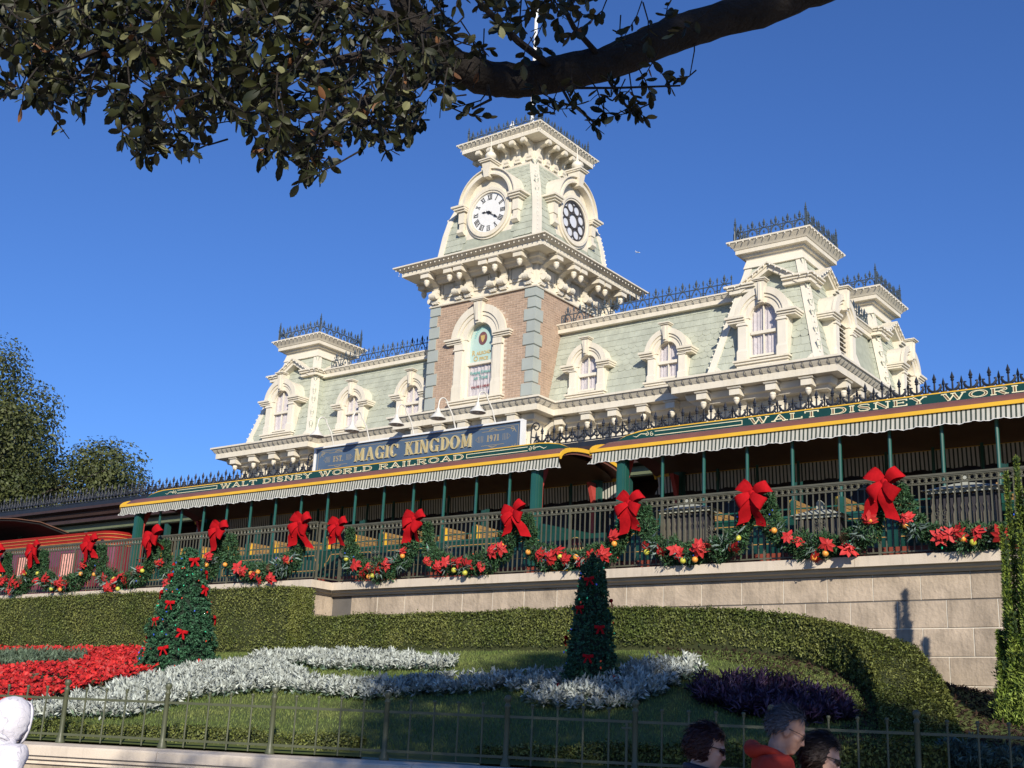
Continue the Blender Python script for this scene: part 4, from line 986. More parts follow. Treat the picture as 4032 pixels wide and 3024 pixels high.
def passenger_car(xL, xR, label, lx0, lx1, arrows):
    t = thing('passenger_car', label, 'railway car', ((xL + xR) / 2, (CF + CB) / 2, 4.2))
    ym = (CF + CB) / 2; hw = (CB - CF) / 2 + .16; ze = 6.74
    # arched roof: thin shell, sides at the eave, ends rounded off by a lower lip
    n = 16
    r = MB(); pts = [(ym - hw * math.cos(PI * i / n), ze + .30 * math.sin(PI * i / n)) for i in range(n + 1)]
    low = [(y, z - .05) for y, z in pts]
    xs = [(xL - .62, -.10), (xL - .35, .0), (xL, 0.0), (xR, 0.0), (xR + .35, .0), (xR + .62, -.10)]
    vs = []; 
    for x, dz in xs: vs += [(x, y, z + dz * (1 if z > ze + .02 else .25)) for y, z in pts + low[::-1]]
    k = 2 * (n + 1); fs = [tuple(range(k)), tuple(range(5 * k, 6 * k))]
    for q in range(5): fs += [(q * k + i, q * k + (i + 1) % k, q * k + k + (i + 1) % k, q * k + k + i) for i in range(k)]
    r.add(vs, fs); r.build('roof', maroon, t, 35)
    e = MB()
    for y in (ym - hw, ym + hw): e.box(xL - .62, xR + .62, y - .025, y + .02, ze - .055, ze + .008)
    e.build('roof_edge', yellow, t)
    for x in (xL - .66, xR + .62):
        a = MB(); P_ = [(y, z - .02) for y, z in pts]; Q_ = [(ym + (y - ym) * .985, z - .075) for y, z in P_]
        a.prism(P_ + Q_[::-1], x, x + .04, 'x'); a.build('end_arch', yellow, t)
    c = MB(); c.prism([(ym - hw * .96 * math.cos(PI * i / n), ze - .03 + .24 * math.sin(PI * i / n)) for i in range(n + 1)] + [(ym + hw * .95 * math.cos(PI * i / n), ze - .055 + .23 * math.sin(PI * i / n)) for i in range(n + 1)], xL - .3, xR + .3, 'x'); c.build('ceiling', ceilm, t, 40)
    # letterboard standing on the roof, ends swept down
    yb = 19.43; zb, zt = 6.985, 7.185; bx0, bx1 = xL - .50, xR + .50
    def outline(g):
        L = [(bx0 + g * 2.2, zb + g), (bx1 - g * 2.2, zb + g)]
        L += [(bx1 - .28 - g, zb + (zt - zb) * .62 - g * .3), (bx1 - .55 - g, zt - .02 - g), (bx1 - .8, zt - g), (bx0 + .8, zt - g), (bx0 + .55 + g, zt - .02 - g), (bx0 + .28 + g, zb + (zt - zb) * .62 - g * .3)]
        return L
    o_ = MB(); o_.prism(outline(0), yb, yb + .05, 'y'); o_.build('letterboard_edge', yellow, t)
    i_ = MB(); i_.prism(outline(.022), yb - .008, yb + .0, 'y'); i_.build('letterboard', mgreen, t)
    write('WALT DISNEY WORLD RAILROAD', .118, 1.75, .30, .13, .003, lx0, yb - .009, 7.026, [ltr, ltrb], t, .20, inlay=.15, fit=lx1 - lx0)
    ln = MB()
    for sx, xa, xb in arrows:
        za, z_ = 7.045, 7.122
        for z in (za, z_): stroke(ln, [(xa, z), (xb, z)], .012, yb - .012, yb - .009)
        xe = xb if sx > 0 else xa; xo = xa if sx > 0 else xb
        stroke(ln, [(xo, za - .006), (xo, z_ + .006)], .012, yb - .0125, yb - .009)
        zc_ = (za + z_) / 2
        stroke(ln, spiral(xe + sx * .06, zc_ - .005, .045, PI / 2, 1.2, -sx), .010, yb - .0128, yb - .009); stroke(ln, spiral(xe + sx * .17, zc_ + .004, .042, PI / 2, 1.2, sx), .010, yb - .0132, yb - .009)
        stroke(ln, [(xe + sx * .2, zc_ + .01), (xe + sx * .30, zc_ + .02), (xe + sx * .40, zc_ - .03), (xe + sx * .48, zc_ - .005)], [.014, .012, .012, .003], yb - .0122, yb - .009)
    ln.build('scroll_line', ltr, t)
    # striped valances: wavy hem, slightly flared, near and far side and the near ends
    for y0, sg, nm in ((CF - .15, -1, 0), (CB + .15, 1, 1)):
        v = MB(); nseg = int((xR - xL + 1.2) / .021); vs = []
        H_ = .215 if nm == 0 else .34
        for i in range(nseg + 1):
            x = xL - .60 + (xR - xL + 1.2) * i / nseg; fl = .003 * math.sin(x * 2 * PI / .149) + .006 * math.sin(x * 7.1)
            fe = max(0, 1 - min(x - xL + .6, xR + .6 - x) / .25)
            hem = .012 * math.sin(x * 2 * PI / .42) + .006 * math.sin(x * 2 * PI / .149)
            vs += [(x, y0, ze - .05), (x + fe * .02 * (1 if x > ym else 1), y0 + sg * (.015 + fl * .6), ze - .05 - H_ * .55), (x - fe * .08 * (1 if x < (xL + xR) / 2 else -1), y0 + sg * (.03 + fl * 1.5), ze - .05 - H_ + hem)]
        v.add(vs, [(i * 3 + j, i * 3 + 3 + j, i * 3 + 4 + j, i * 3 + 1 + j) for i in range(nseg) for j in range(2)])
        v.build('valance', awn, t, 60)
        if nm == 0:
            hm = MB(); hm.tube([vs[i * 3 + 2] for i in range(0, nseg + 1, 2)], .006, 4, cap=False); hm.build('valance_hem', white, t)
    # floor, side panels, sills, rails
    f = MB(); f.box(xL - .1, xR + .1, CF - .02, CB + .02, 4.45, 4.60); f.build('floor', mat('car floor', (.08, .06, .045), .8), t)
    for y in (CF, CB):
        sgn = -1 if y == CF else 1
        p = MB(); p.box(xL, xR, y - .03, y + .03, 4.63, 5.20); p.build('side_panel', mgreen, t)
        s_ = MB(); s_.box(xL - .05, xR + .05, y + min(sgn * .06, -.02 * sgn), y + max(sgn * .06, -.02 * sgn), 4.45, 4.625); s_.build('sill', sillm, t)
        q = MB(); q.box(xL, xR, y - .04, y + .04, 5.202, 5.24)
        for z in (5.345,): q.box(xL, xR, y - .012, y + .012, z, z + .024)
        q.build('hand_rail', mgreen2, t)
    g = MB()
    np_ = round((xR - xL) / .84)
    for i in range(np_):                           # gold lining, one loop per bay
        x0_, x1_ = xL + i * .84 + .10, xL + (i + 1) * .84 - .10
        if i % 2 == 0: x1_ += .84
        else: continue
        for qq in ([(x0_, 4.79), (x1_, 4.79)], [(x0_ + .15, 5.12), (x1_ - .15, 5.12)], [(x0_, 4.79), (x0_, 4.93), (x0_ + .08, 4.99), (x0_ + .15, 5.12)], [(x1_, 4.79), (x1_, 4.93), (x1_ - .08, 4.99), (x1_ - .15, 5.12)]): stroke(g, qq, .013, CF - .034, CF - .0305)
        for s1 in (-1, 1): stroke(g, spiral((x0_ + x1_) / 2 + s1 * .07, 4.99, .06, PI / 2, 1.2, s1), .010, CF - .035, CF - .0305)
    g.build('gold_lining', mat('lining gold', (.50, .27, .07), .45), t)
    post = MB(); post.tube([(0, 0, 5.24), (0, 0, 6.70)], .03, 8); post.box(-.035, .035, -.035, .035, 5.24, 5.5); post_me = post.mesh('post', mgreen2, 40)
    for i in range(1, np_):
        for y in (CF, CB): link('post', post_me, t, T(xL + i * .84, y, 0))
    cpm = MB().box(-.085, .085, -.085, .085, 4.63, 6.70).box(-.10, .10, -.05, .05, 4.63, 6.70).box(-.05, .05, -.10, .10, 4.63, 6.70).mesh('corner_post', mgreen2)
    for x in (xL, xR):
        for y in (CF, CB):
            link('corner_post', cpm, t, T(x, y, 0)); sg = 1 if y == CF else -1
            k_ = MB(); k_.prism([(y + sg * .11, 4.6), (y + sg * .16, 4.6), (y + sg * .16, 6.2), (y + sg * .34, 6.62), (y + sg * .11, 6.62)], x - .04, x + .04, 'x'); k_.build('bracket', redm, t)
    # benches with slatted backs and yellow ends
    endm = MB(); endm.prism([(0, 0), (.42, 0), (.46, .10), (.30, .14), (.26, .42), (.22, .72), (.10, .74), (.08, .45), (.02, .30)], -.02, .02, 'y'); end_me = endm.mesh('bench_end', yellow)
    slat = MB().box(-.011, .011, -.92, .92, -.036, .036).mesh('slat', tan); seat = MB().box(0.03, .46, -.92, .92, .36, .40).mesh('seat', tan)
    i = 0; x = xL + .55
    while x < xR - .5:
        for yy in (CF + .22, CB - .22): link('bench_end', end_me, t, T(x, yy, 4.82))
        link('seat', seat, t, T(x, ym, 4.55))
        for k_ in range(5): link('slat', slat, t, T(x + .10 + .022 * k_, ym, 5.22 + k_ * .078) @ Matrix.Rotation(rad(14), 4, 'Y'))
        x += .84
    w_ = MB()                                       # wheels and frame
    for xx in (xL + 1.2, xL + 2.4, xR - 2.4, xR - 1.2):
        for y in (CF + .3, CB - .3): w_.prism([(xx + .3 * math.cos(2 * PI * q / 16), 3.81 + .28 + .28 * math.sin(2 * PI * q / 16)) for q in range(16)], y, y + .1, 'y')
    w_.build('wheel', iron, t)
    return t
carL = passenger_car(-26.15, -13.73, 'open green passenger car under the long MAGIC KINGDOM sign, left of the gap', -23.67, -15.96, [(-1, -25.3, -23.78), (1, -15.88, -14.3)])
carR = passenger_car(-11.77, 2.0, 'open green passenger car at the right, its roof board running out of the photograph', -9.43, -1.73, [(-1, -11.35, -9.55)])
# number medallion and folding gate between the cars
med = MB(T(-12.75, 18.95, 4.90)); med.prism([(.17 * math.cos(2 * PI * i / 24), .21 * math.sin(2 * PI * i / 24)) for i in range(24)], -.012, 0, 'y'); med.build('number_plate', mat('plate maroon', (.20, .04, .035), .4), carL)
b = MB(T(-12.75, 18.95, 4.90)); b.tube([(.175 * math.cos(2 * PI * i / 28), -.012, .215 * math.sin(2 * PI * i / 28)) for i in range(28)], .012, 5, closed=True); b.build('plate_rim', goldp, carL)
write('301', .17, .8, .22, .09, .004, -12.75 - .14, 18.935, 4.815, goldp, carL, .16, fit=.28)
b = MB(); b.box(-13.6, -12.1, 18.965, 19.0, 4.63, 5.18); b.prism([(-13.6, 5.18), (-12.4, 5.18), (-13.6, 5.45)], 18.97, 18.99, 'y'); b.build('end_gate', mgreen, carL)

# red tender and locomotive cab at the far left
redt = mat('tender red', (.36, .022, .022), .25, .08, 3, coat=.5); mar2 = mat('tender maroon', (.17, .02, .035), .16, .08, 3, coat=.6, spec=.6); pin = mat('tender pinstripe', (.55, .26, .08), .4)
tn = thing('red_tender', 'glossy red tender with gold pinstripes and rounded corner behind the railing', 'tender', (-31, 20.0, 4.2))
def rrect(x0, x1, y0, y1, r, n=6):
    P_ = []
    for cx_, cy_, a0 in ((x1 - r, y0 + r, -90), (x1 - r, y1 - r, 0), (x0 + r, y1 - r, 90), (x0 + r, y0 + r, 180)): P_ += [(cx_ + r * math.cos(rad(a0 + 90 * i / n)), cy_ + r * math.sin(rad(a0 + 90 * i / n))) for i in range(n + 1)]
    return P_
def loopbox(b_, specs):
    n = None; vs = []
    for z, P_ in specs: vs += [(x, y, z) for x, y in P_]; n = len(P_)
    b_.add(vs, [(k * n + i, k * n + (i + 1) % n, k * n + n + (i + 1) % n, k * n + n + i) for k in range(len(specs) - 1) for i in range(n)] + [tuple(range(n)), tuple(range((len(specs) - 1) * n, len(specs) * n))])
R_ = lambda g, r=.45: rrect(-38 - g, -27.15 + g, 19.0 - g, 21.1 + g, r)
b = MB(); loopbox(b, [(5.81, R_(0)), (5.86, R_(.02)), (5.96, R_(.05)), (6.08, R_(.10)), (6.13, R_(.12)), (6.13, R_(.07))]); b.build('tank_flare', redt, tn, 30)
b = MB(); loopbox(b, [(4.45, R_(-.01)), (5.80, R_(-.01))]); b.build('tank_side', mar2, tn, 30)
b = MB(); loopbox(b, [(4.2, R_(.06, .3)), (4.43, R_(.06, .3))]); b.build('frame', redt, tn, 30)
b = MB()
for z, g in ((5.80, .006), (5.90, .036), (5.98, .062), (6.06, .098)): b.tube([(x, y, z) for x, y in R_(g)], .010, 4, closed=True)
for xa, xb in ((-31.6, -28.0), (-36.0, -32.2)): 
    for q in ([(xa, 4.6), (xb, 4.6)], [(xa, 4.88), (xb, 4.88)], [(xa, 4.6), (xa, 4.88)], [(xb, 4.6), (xb, 4.88)]): stroke(b, q, .02, 18.995, 19.008)
b.build('pinstripe', pin, tn)
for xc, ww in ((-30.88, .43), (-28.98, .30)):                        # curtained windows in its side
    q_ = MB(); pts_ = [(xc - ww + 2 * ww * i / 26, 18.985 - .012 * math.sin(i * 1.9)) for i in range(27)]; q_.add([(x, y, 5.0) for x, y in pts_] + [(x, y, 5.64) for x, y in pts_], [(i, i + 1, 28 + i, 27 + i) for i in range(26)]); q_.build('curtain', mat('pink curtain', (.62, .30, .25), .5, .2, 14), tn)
    q_ = MB(); q_.box(xc - ww - .07, xc + ww + .07, 18.96, 19.0, 5.642, 5.69); q_.box(xc - ww - .07, xc + ww + .07, 18.96, 19.0, 4.94, 4.998)
    for dx in (-ww - .06, ww): q_.box(xc + dx, xc + dx + .06, 18.955, 19.0, 4.999, 5.641)
    q_.build('window_frame', mar2, tn)
b = MB(); b.tube([(-27.5, 18.9, 5.6), (-27.5, 18.88, 5.84), (-27.4, 18.87, 5.90), (-27.3, 18.88, 5.84), (-27.3, 18.9, 5.6)], .02, 6); b.build('grab_rail', iron, tn)
lc = thing('locomotive_cab', 'black underside of a dark locomotive cab roof at the left edge of the photograph', 'locomotive', (-36, 20.05, 4.2))
b = MB(); ym = 20.05
b.prism([(ym - 1.2, 6.80), (ym - .5, 6.90), (ym + .3, 6.93), (ym + 1.25, 6.76), (ym + 1.25, 6.70), (ym + .3, 6.87), (ym - .5, 6.84), (ym - 1.2, 6.74)], -44, -32.75, 'x'); b.build('cab_roof', mat('cab roof black', (.012, .012, .012), .7), lc)
b = MB(); b.prism([(ym - 1.23, 6.82), (ym - .5, 6.925), (ym + .3, 6.955), (ym + 1.29, 6.785), (ym + 1.25, 6.762), (ym + .3, 6.932), (ym - .5, 6.902), (ym - 1.2, 6.802)], -44, -32.7, 'x'); b.build('roof_trim', mat('roof rust', (.15, .08, .05), .7), lc)
b = MB(); b.box(-44, -34.6, 19.1, 19.15, 4.3, 5.6); b.box(-44, -43.9, 19.1, 21, 4.3, 6.5)
for x in (-34.7, -39): b.box(x, x + .1, 19.1, 19.2, 5.6, 6.72); b.box(x, x + .1, 20.9, 21.0, 4.3, 6.72)
b.build('cab_side', mgreen, lc)
rails = MB()
for y in (19.4, 20.75): rails.box(-60, 8, y, y + .07, 3.701, 3.80)
tag(rails.build('rail_track', mat('rail steel', (.12, .10, .09), .4, metal=.7)), 'pair of steel rails under the green railway cars', 'rails')
# ------------------------------------------------------------------ retaining wall and its coping
coping = mat('pale coping', (.57, .49, .39), .7, .08, 3, bump=.2, bscale=50, rnd=.03, streak=.2)
mould = mat('coping moulding', (.48, .42, .34), .7, .08, 3)
stone = mat('warm stone', (.40, .325, .245), .85, .22, 3.0, bump=.7, bscale=16, rnd=.10, streak=.25)
joint = mat('stone joint', (.66, .60, .50), .9, .06, 8)
wall = thing('retaining_wall', 'pale stone retaining wall with projecting coping below the platform railing', 'wall', (-11, 18.2, 2.0))
wpath = [(-48, 17.42), (-18.08, 17.42), (-18.08, 18.0), (6, 18.0)]
b = MB(); b.sweep([(-.30, 4.10), (-.19, 4.10), (-.17, 4.135), (-.10, 4.15), (-.08, 4.195), (-.30, 4.195)], wpath); b.build('moulding', mould, wall, 30)
def run(p0, p1, z, lens, prof, nm, m):
    L = (Vector(p1) - Vector(p0)).length
# coping blocks, mitred at the step
segs = []
cuts = [-48, -36, -29.1, -24.6, -18.08]
for xa, xb in zip(cuts[:-1], cuts[1:]):
    b = MB(); y = 17.42; last = xb == -18.08
    b.box(xa + .003, xb - (0 if last else .003), y, 18.0 if last else 18.2, 4.197, 4.35)
    b.build('coping_block', coping, wall)
cuts = [-18.08, -13.82, -10.1, -7.0, -3.6, 0, 6]
for xa, xb in zip(cuts[:-1], cuts[1:]):
    b = MB(); b.box(xa + (.0 if xa < -18 else .003), xb - .003, 18.002, 18.28, 4.197, 4.352); b.build('coping_block', coping, wall)
b = MB(); b.box(-18.8, 6, 18.262, 18.6, 1.0, 4.19); b.box(-48, -18.30, 17.70, 18.2, 1.0, 4.19); b.build('wall_core', joint, wall)
nst = 0
for r_ in range(6):
    z1 = 4.10 - .41 * r_ + 0.0; z1 = 4.105 - .41 * r_; off = .365 if r_ % 2 else 0
    for i in range(-15, 14):
        xa = -7.548 + off + i * .7285; xb = xa + .7285
        if xa < -18.3: continue
        if r_ > 1 and xb < -9.5: continue
        if xa > 3: continue
        b = MB(); d = RNG.uniform(0, .006); g = .005
        b.add([(x, y, z) for x, y, z in ((xa + g, 18.27, z1 - .41 + g), (xb - g, 18.27, z1 - .41 + g), (xb - g, 18.27, z1 - g), (xa + g, 18.27, z1 - g), (xa + g + .008, 18.25 - d, z1 - .41 + g + .008), (xb - g - .008, 18.25 - d, z1 - .41 + g + .008), (xb - g - .008, 18.25 - d, z1 - g - .008), (xa + g + .008, 18.25 - d, z1 - g - .008))],
              [(4, 5, 6, 7), (0, 1, 5, 4), (1, 2, 6, 5), (2, 3, 7, 6), (3, 0, 4, 7)])
        b.build('stone', stone, wall); nst += 1
        b = MB(); b.box(xb - .0055, xb + .0055, 18.2525, 18.268, z1 - .402, z1 - .008); b.build('pointing', joint, wall)
for k in range(1):
    for j in range(2):
        z1 = 4.105 - .41 * j; b = MB(); b.box(-18.295, -18.28, 17.72, 18.0, z1 - .405, z1 - .005); b.build('stone', stone, wall); b = MB(); b.box(-18.295, -18.28, 18.01, 18.26, z1 - .405, z1 - .005); b.build('stone', stone, wall)

# ------------------------------------------------------------------ platform railing
railm = mat('olive bronze railing', (.088, .086, .062), .5, .12, 6)
balm = MB().box(-.010, .010, -.008, .008, .02, 1.02).mesh('baluster', railm)
ring_me = MB()
ring_me.tube([(.036 * math.cos(q), 0, .036 * math.sin(q)) for q in [2 * PI * i / 12 for i in range(12)]], .008, 4, closed=True); ring_me = ring_me.mesh('ring', railm)
scr = MB()
for s1 in (-1, 1):
    P_ = spiral(s1 * .06, 0, .055, PI / 2, 1.3, s1); scr.tube([(x, 0, z) for x, z in P_], .006, 4, cap=False); P_ = spiral(s1 * .05, -.11, .045, -PI / 2, 1.2, s1); scr.tube([(x, 0, z) for x, z in P_], .006, 4, cap=False)
scr_me = scr.mesh('scroll', railm)
def railing(p0, p1, label, loc):
    t = thing('platform_railing', label, 'railing', loc, 'railings along the platform edge')
    p0 = Vector((*p0, 4.40)); p1 = Vector((*p1, 4.40)); L = (p1 - p0).length; a = math.atan2(p1.y - p0.y, p1.x - p0.x); M = T(*p0) @ RZ(a)
    b = MB(M); b.box(0, L, -.028, .028, 1.125, 1.155); b.box(0, L, -.018, .018, 1.105, 1.124); b.build('top_rail', railm, t)
    b = MB(M); b.box(0, L, -.016, .016, 1.0, 1.022); b.build('middle_rail', railm, t)
    b = MB(M); b.box(0, L, -.016, .016, 0, .022); b.build('bottom_rail', railm, t)
    n = int(L / .105); sp = L / n
    for i in range(n + 1):
        x = i * sp
        if i % 18 == 0:
            b = MB(M); b.box(x - .02, x + .02, -.02, .02, -.05, 1.10); b.build('post', railm, t)
        else: link('baluster', balm, t, M @ T(x, 0, 0))
        if i < n: link('ring', ring_me, t, M @ T(x + sp / 2, 0, 1.063))
        if i % 18 == 9: link('scroll', scr_me, t, M @ T(x, -.012, .55))
        b = None
    b = MB(M)
    for i in range(n + 1):                          # small collars over each baluster
        x = i * sp; b.lathe([(.014, 1.022), (.024, 1.04), (.016, 1.063), (.024, 1.085), (.014, 1.104)], 5, (x, 0, 0))
    b.build('collar', railm, t, kind='stuff')
    return t
railing((-18.02, 18.14), (4.0, 18.14), 'olive metal railing along the right platform edge in front of both green cars', (-7, 18.14, 4.4))
railing((-18.16, 17.60), (-18.06, 18.12), 'short return of olive railing at the step in the white coping', (-18.1, 17.85, 4.4))
railing((-36.0, 17.56), (-18.2, 17.56), 'olive metal railing along the left platform edge in front of the red tender', (-27, 17.56, 4.4))

# litter bins on the platform behind the railing
binm = mat('bin olive grey', (.12, .11, .085), .6, .1, 4); lidm = mat('bin lid', (.36, .37, .31), .5); bind = mat('bin dark', (.03, .028, .035), .7)
def litter_bin(x, w_, z1, label):
    t = thing('litter_bin', label, 'litter bin', (x, 18.55, 4.33), 'litter bins along the railing')
    b = MB(); b.box(x - w_ * .42, x + w_ * .42, 18.42, 18.68, 4.36, z1 - .12); b.build('bin_body', bind, t)
    n = 9
    for i in range(n):
        xx = x - w_ * .43 + w_ * .86 * (i + .5) / n; k = w_ * .86 / n * .36
        b = MB(); b.prism([(xx - k, 4.36), (xx + k, 4.36), (xx + k, z1 - .42), (xx + k * .5, z1 - .36), (xx + k * .9, z1 - .30), (xx + k * .4, z1 - .24), (xx + k * .4, z1 - .10), (xx - k * .4, z1 - .10), (xx - k * .4, z1 - .24), (xx - k * .9, z1 - .30), (xx - k * .5, z1 - .36), (xx - k, z1 - .42)], 18.40, 18.418, 'y'); b.build('slat', binm, t)
    b = MB(); b.box(x - w_ * .47, x + w_ * .47, 18.38, 18.72, z1 - .10, z1 - .05); b.add([(x - w_ * .53, 18.33, z1 - .05), (x + w_ * .53, 18.33, z1 - .05), (x + w_ * .53, 18.77, z1 - .05), (x - w_ * .53, 18.77, z1 - .05), (x - .12, 18.5, z1 + .06), (x + .12, 18.5, z1 + .06), (x + .12, 18.6, z1 + .06), (x - .12, 18.6, z1 + .06)], [(0, 1, 5, 4), (1, 2, 6, 5), (2, 3, 7, 6), (3, 0, 4, 7), (4, 5, 6, 7), (0, 3, 2, 1)]); b.build('bin_lid', lidm, t)
    b = MB(); b.box(x - .05, x + .05, 18.5, 18.6, z1 + .06, z1 + .17); b.prism([(x - .05, z1 + .17), (x + .05, z1 + .17), (x, z1 + .22)], 18.5, 18.6, 'y'); b.build('bin_finial', lidm, t)
litter_bin(-10.15, 1.05, 5.42, 'slatted bin with pale lid behind the railing between the two right-hand pairs of posts')
litter_bin(-5.45, 1.15, 5.40, 'slatted bin with pale lid behind the railing near the right edge')
litter_bin(-7.75, .85, 5.16, 'lower slatted bin behind the railing, middle one of the three')

# ------------------------------------------------------------------ garlands and bows on the railing
gl = [mat('garland pine', (.014, .050, .022), .7, .2, 14, face=.6, c2=(.045, .11, .04)), mat('garland cedar', (.04, .075, .02), .6, face=.4), mat('eucalyptus', (.13, .18, .16), .6, face=.3)]
bowm = mat('red velvet', (.37, .006, .010), .85, .12, 18, spec=.1, bump=.15, bscale=120)
poinm = mat('poinsettia red', (.60, .030, .028), .6, .15, 12, face=.25)
orange = mat('gilded fruit', (.70, .30, .05), .35, .15, 20); lime = mat('green gold fruit', (.50, .48, .06), .35, .1, 20); conem = mat('pine cone', (.16, .10, .06), .85, .3, 30)
ledc = [mat('blue bulb', (.03, .08, .5), .3, emit=(.1, .2, 1, .15)), mat('green bulb', (.02, .4, .2), .3, emit=(.1, 1, .5, .12)), mat('red bulb', (.5, .05, .02), .3, emit=(1, .15, .05, .1))]
pz = 5
pv, pf = [], []
def poinsettia_mesh():
    b = MB()
    for ring_, (n, L, up) in enumerate(((7, .15, .015), (6, .115, .04), (5, .07, .06))):
        for i in range(n):
            a = 2 * PI * (i + .5 * ring_) / n + random.uniform(-.25, .25); L *= random.uniform(.8, 1.1); up += random.uniform(-.02, .02); ca, sa = math.cos(a), math.sin(a); wd = L * .27
            P_ = [(0, .0), (.45, wd), (.7, wd * .7), (1, 0), (.7, -wd * .7), (.45, -wd)]
            vs = [(ca * L * u - sa * v, -up - .03 * (1 - u) - .012 * math.sin(u * 3) - (.0 if v else .006), sa * L * u + ca * v) for u, v in P_]
            b.add(vs, [(0, 1, 2, 3), (0, 3, 4, 5)])
    return b.mesh('poinsettia', poinm)
poin_me = [poinsettia_mesh() for _ in range(3)]
fv, ff = icos(.052, 2)
def fruit_mesh(m): b = MB(); b.add(fv, ff); me = b.mesh('fruit', m, 60); return me
fruit_me = [fruit_mesh(orange), fruit_mesh(lime)]
b = MB()
for k in range(9):
    for i in range(9):
        a = 2 * PI * (i + .5 * (k % 2)) / 9; r = .05 * math.sin(PI * (k + 1) / 10.5) + .008; z = -.08 + k * .018
        ca, sa = math.cos(a), math.sin(a); b.add([(ca * r * .5, sa * r * .5, z - .012), (ca * r * 1.3 - sa * .016, sa * r * 1.3 + ca * .016, z), (ca * r * 1.45, sa * r * 1.45, z + .012), (ca * r * 1.3 + sa * .016, sa * r * 1.3 - ca * .016, z)], [(0, 1, 2, 3)])
cone_me = b.mesh('pine_cone', conem)
bulb_me = []
for m in ledc: b = MB(); b.add([(x * .011, y * .011, z * .019) for x, y, z in bv], bf); bulb_me.append(b.mesh('light_bulb', m))
def garland(P0, P1, label, sag=.72, n_leaf=8000, cols=None, seed=1):
    rg = np.random.default_rng(seed); x0, y0, z0 = P0; x1, y1, z1 = P1
    t = thing('garland', label, 'garland', ((x0 + x1) / 2, (y0 + y1) / 2, 4.35), 'garlands hung along the railing')
    def C(u):
        u = np.asarray(u); s_ = 1 - (2 * u - 1) ** 2; s_ = s_ ** .5
        return np.stack([x0 + (x1 - x0) * (u - .095 * np.sin(2 * PI * u)), y0 + (y1 - y0) * u - .03, z0 + (z1 - z0) * u - sag * s_], -1)
    ug = np.linspace(0, 1, 200); al = np.r_[0, np.cumsum(np.linalg.norm(np.diff(C(ug), axis=0), axis=1))]; u = np.interp(rg.uniform(0, al[-1], n_leaf), al, ug); c = C(u); tn_ = unit(C(np.minimum(u + .01, 1)) - C(np.maximum(u - .01, 0)))
    a = rg.uniform(0, 2 * PI, n_leaf); R_ = .128 + .035 * np.sin(u * 17 + seed) + .025 * np.sin(u * 41) + .045 * (1 - (2 * u - 1) ** 2); R_ = R_ * (1 + .28 * np.sin(u * 67 + seed * 2) * np.sin(u * 23)) * (.55 + .45 * np.clip(np.minimum(u, 1 - u) / .06, 0, 1))
    e1 = unit(np.cross(tn_, np.array([0, 1.0, 0]))); e2 = np.cross(tn_, e1)
    rad_ = (np.cos(a)[:, None] * e1 + np.sin(a)[:, None] * e2); k = rg.uniform(.35, 1.0, n_leaf)[:, None] ** .6
    P = c + rad_ * R_[:, None] * k; P[:, 1] = np.minimum(P[:, 1], y0 + .05)
    out = unit(rad_ + tn_ * rg.normal(0, .5, (n_leaf, 1)))
    n1 = int(n_leaf * .87)
    big = rg.uniform(.12, .9, 70); bc = C(np.repeat(big[:10], 7)) + [0, -.1, 0]; bo = unit(rg.normal(0, .6, (70, 3)) * [1, .4, 1] + np.repeat(rg.normal(0, 1, (10, 3)) * [1, .2, .6], 7, 0) + [0, -.5, -.3])
    me = leafmesh('foliage', [(P[:n1], unit(rg.normal(0, 1, (n1, 3))), .068, .34, dict(jit=.2, updir=out[:n1]), 0), (P[n1:], unit(rg.normal(0, 1, (n_leaf - n1, 3))), .085, .22, dict(jit=.3, updir=out[n1:]), 1),
                              (bc + bo * .08, unit(rg.normal(0, 1, (70, 3))), .17, .18, dict(jit=.3, updir=bo, droop=.2), 2)], gl)
    link('foliage', me, t)
    st = MB(); st.tube([tuple(p + np.array([0, .02, 0])) for p in C(np.linspace(0, 1, 24))], .035, 5); st.build('garland_core', gl[0], t)
    us = [.14 + .06 * rg.uniform(), .30 + .06 * rg.uniform(), .40, .47, .55, .63, .82 + .05 * rg.uniform()] if (cols or 5) == 5 else [.18, .30, .38, .44, .50, .57, .66, .76, .86]
    if seed % 2: us = us[::-1][:len(us) - 1]
    for i, uu in enumerate(us):
        p = C(uu) + np.array([rg.normal(0, .05), -.155, rg.normal(.0, .075)])
        link('poinsettia', poin_me[i % 3], t, T(*p) @ Matrix.Rotation(rg.uniform(0, 6), 4, 'Y') @ Matrix.Rotation(rg.normal(0, .3), 4, 'X') @ Matrix.Rotation(rg.normal(0, .35), 4, 'Z') @ Matrix.Scale(rg.uniform(1.0, 1.4), 4))
    for uu in (.10 + .05 * rg.uniform(), .46, .53, .87):
        p = C(uu) + np.array([rg.normal(0, .04), -.175, rg.normal(-.05, .07)]); link('fruit', fruit_me[int(rg.uniform() < .4)], t, T(*p))
    p = C(.6 + rg.normal(0, .08)) + np.array([0, -.16, .05]); link('pine_cone', cone_me, t, T(*p) @ Matrix.Rotation(rg.uniform(0, 3), 4, 'Y'))
    for k in range(7): p = C(rg.uniform(.05, .95)) + np.array([rg.normal(0, .06), -.165, rg.normal(0, .08)]); link('light_bulb', bulb_me[k % 3], t, T(*p) @ Matrix.Rotation(rg.uniform(0, 3), 4, 'X'))
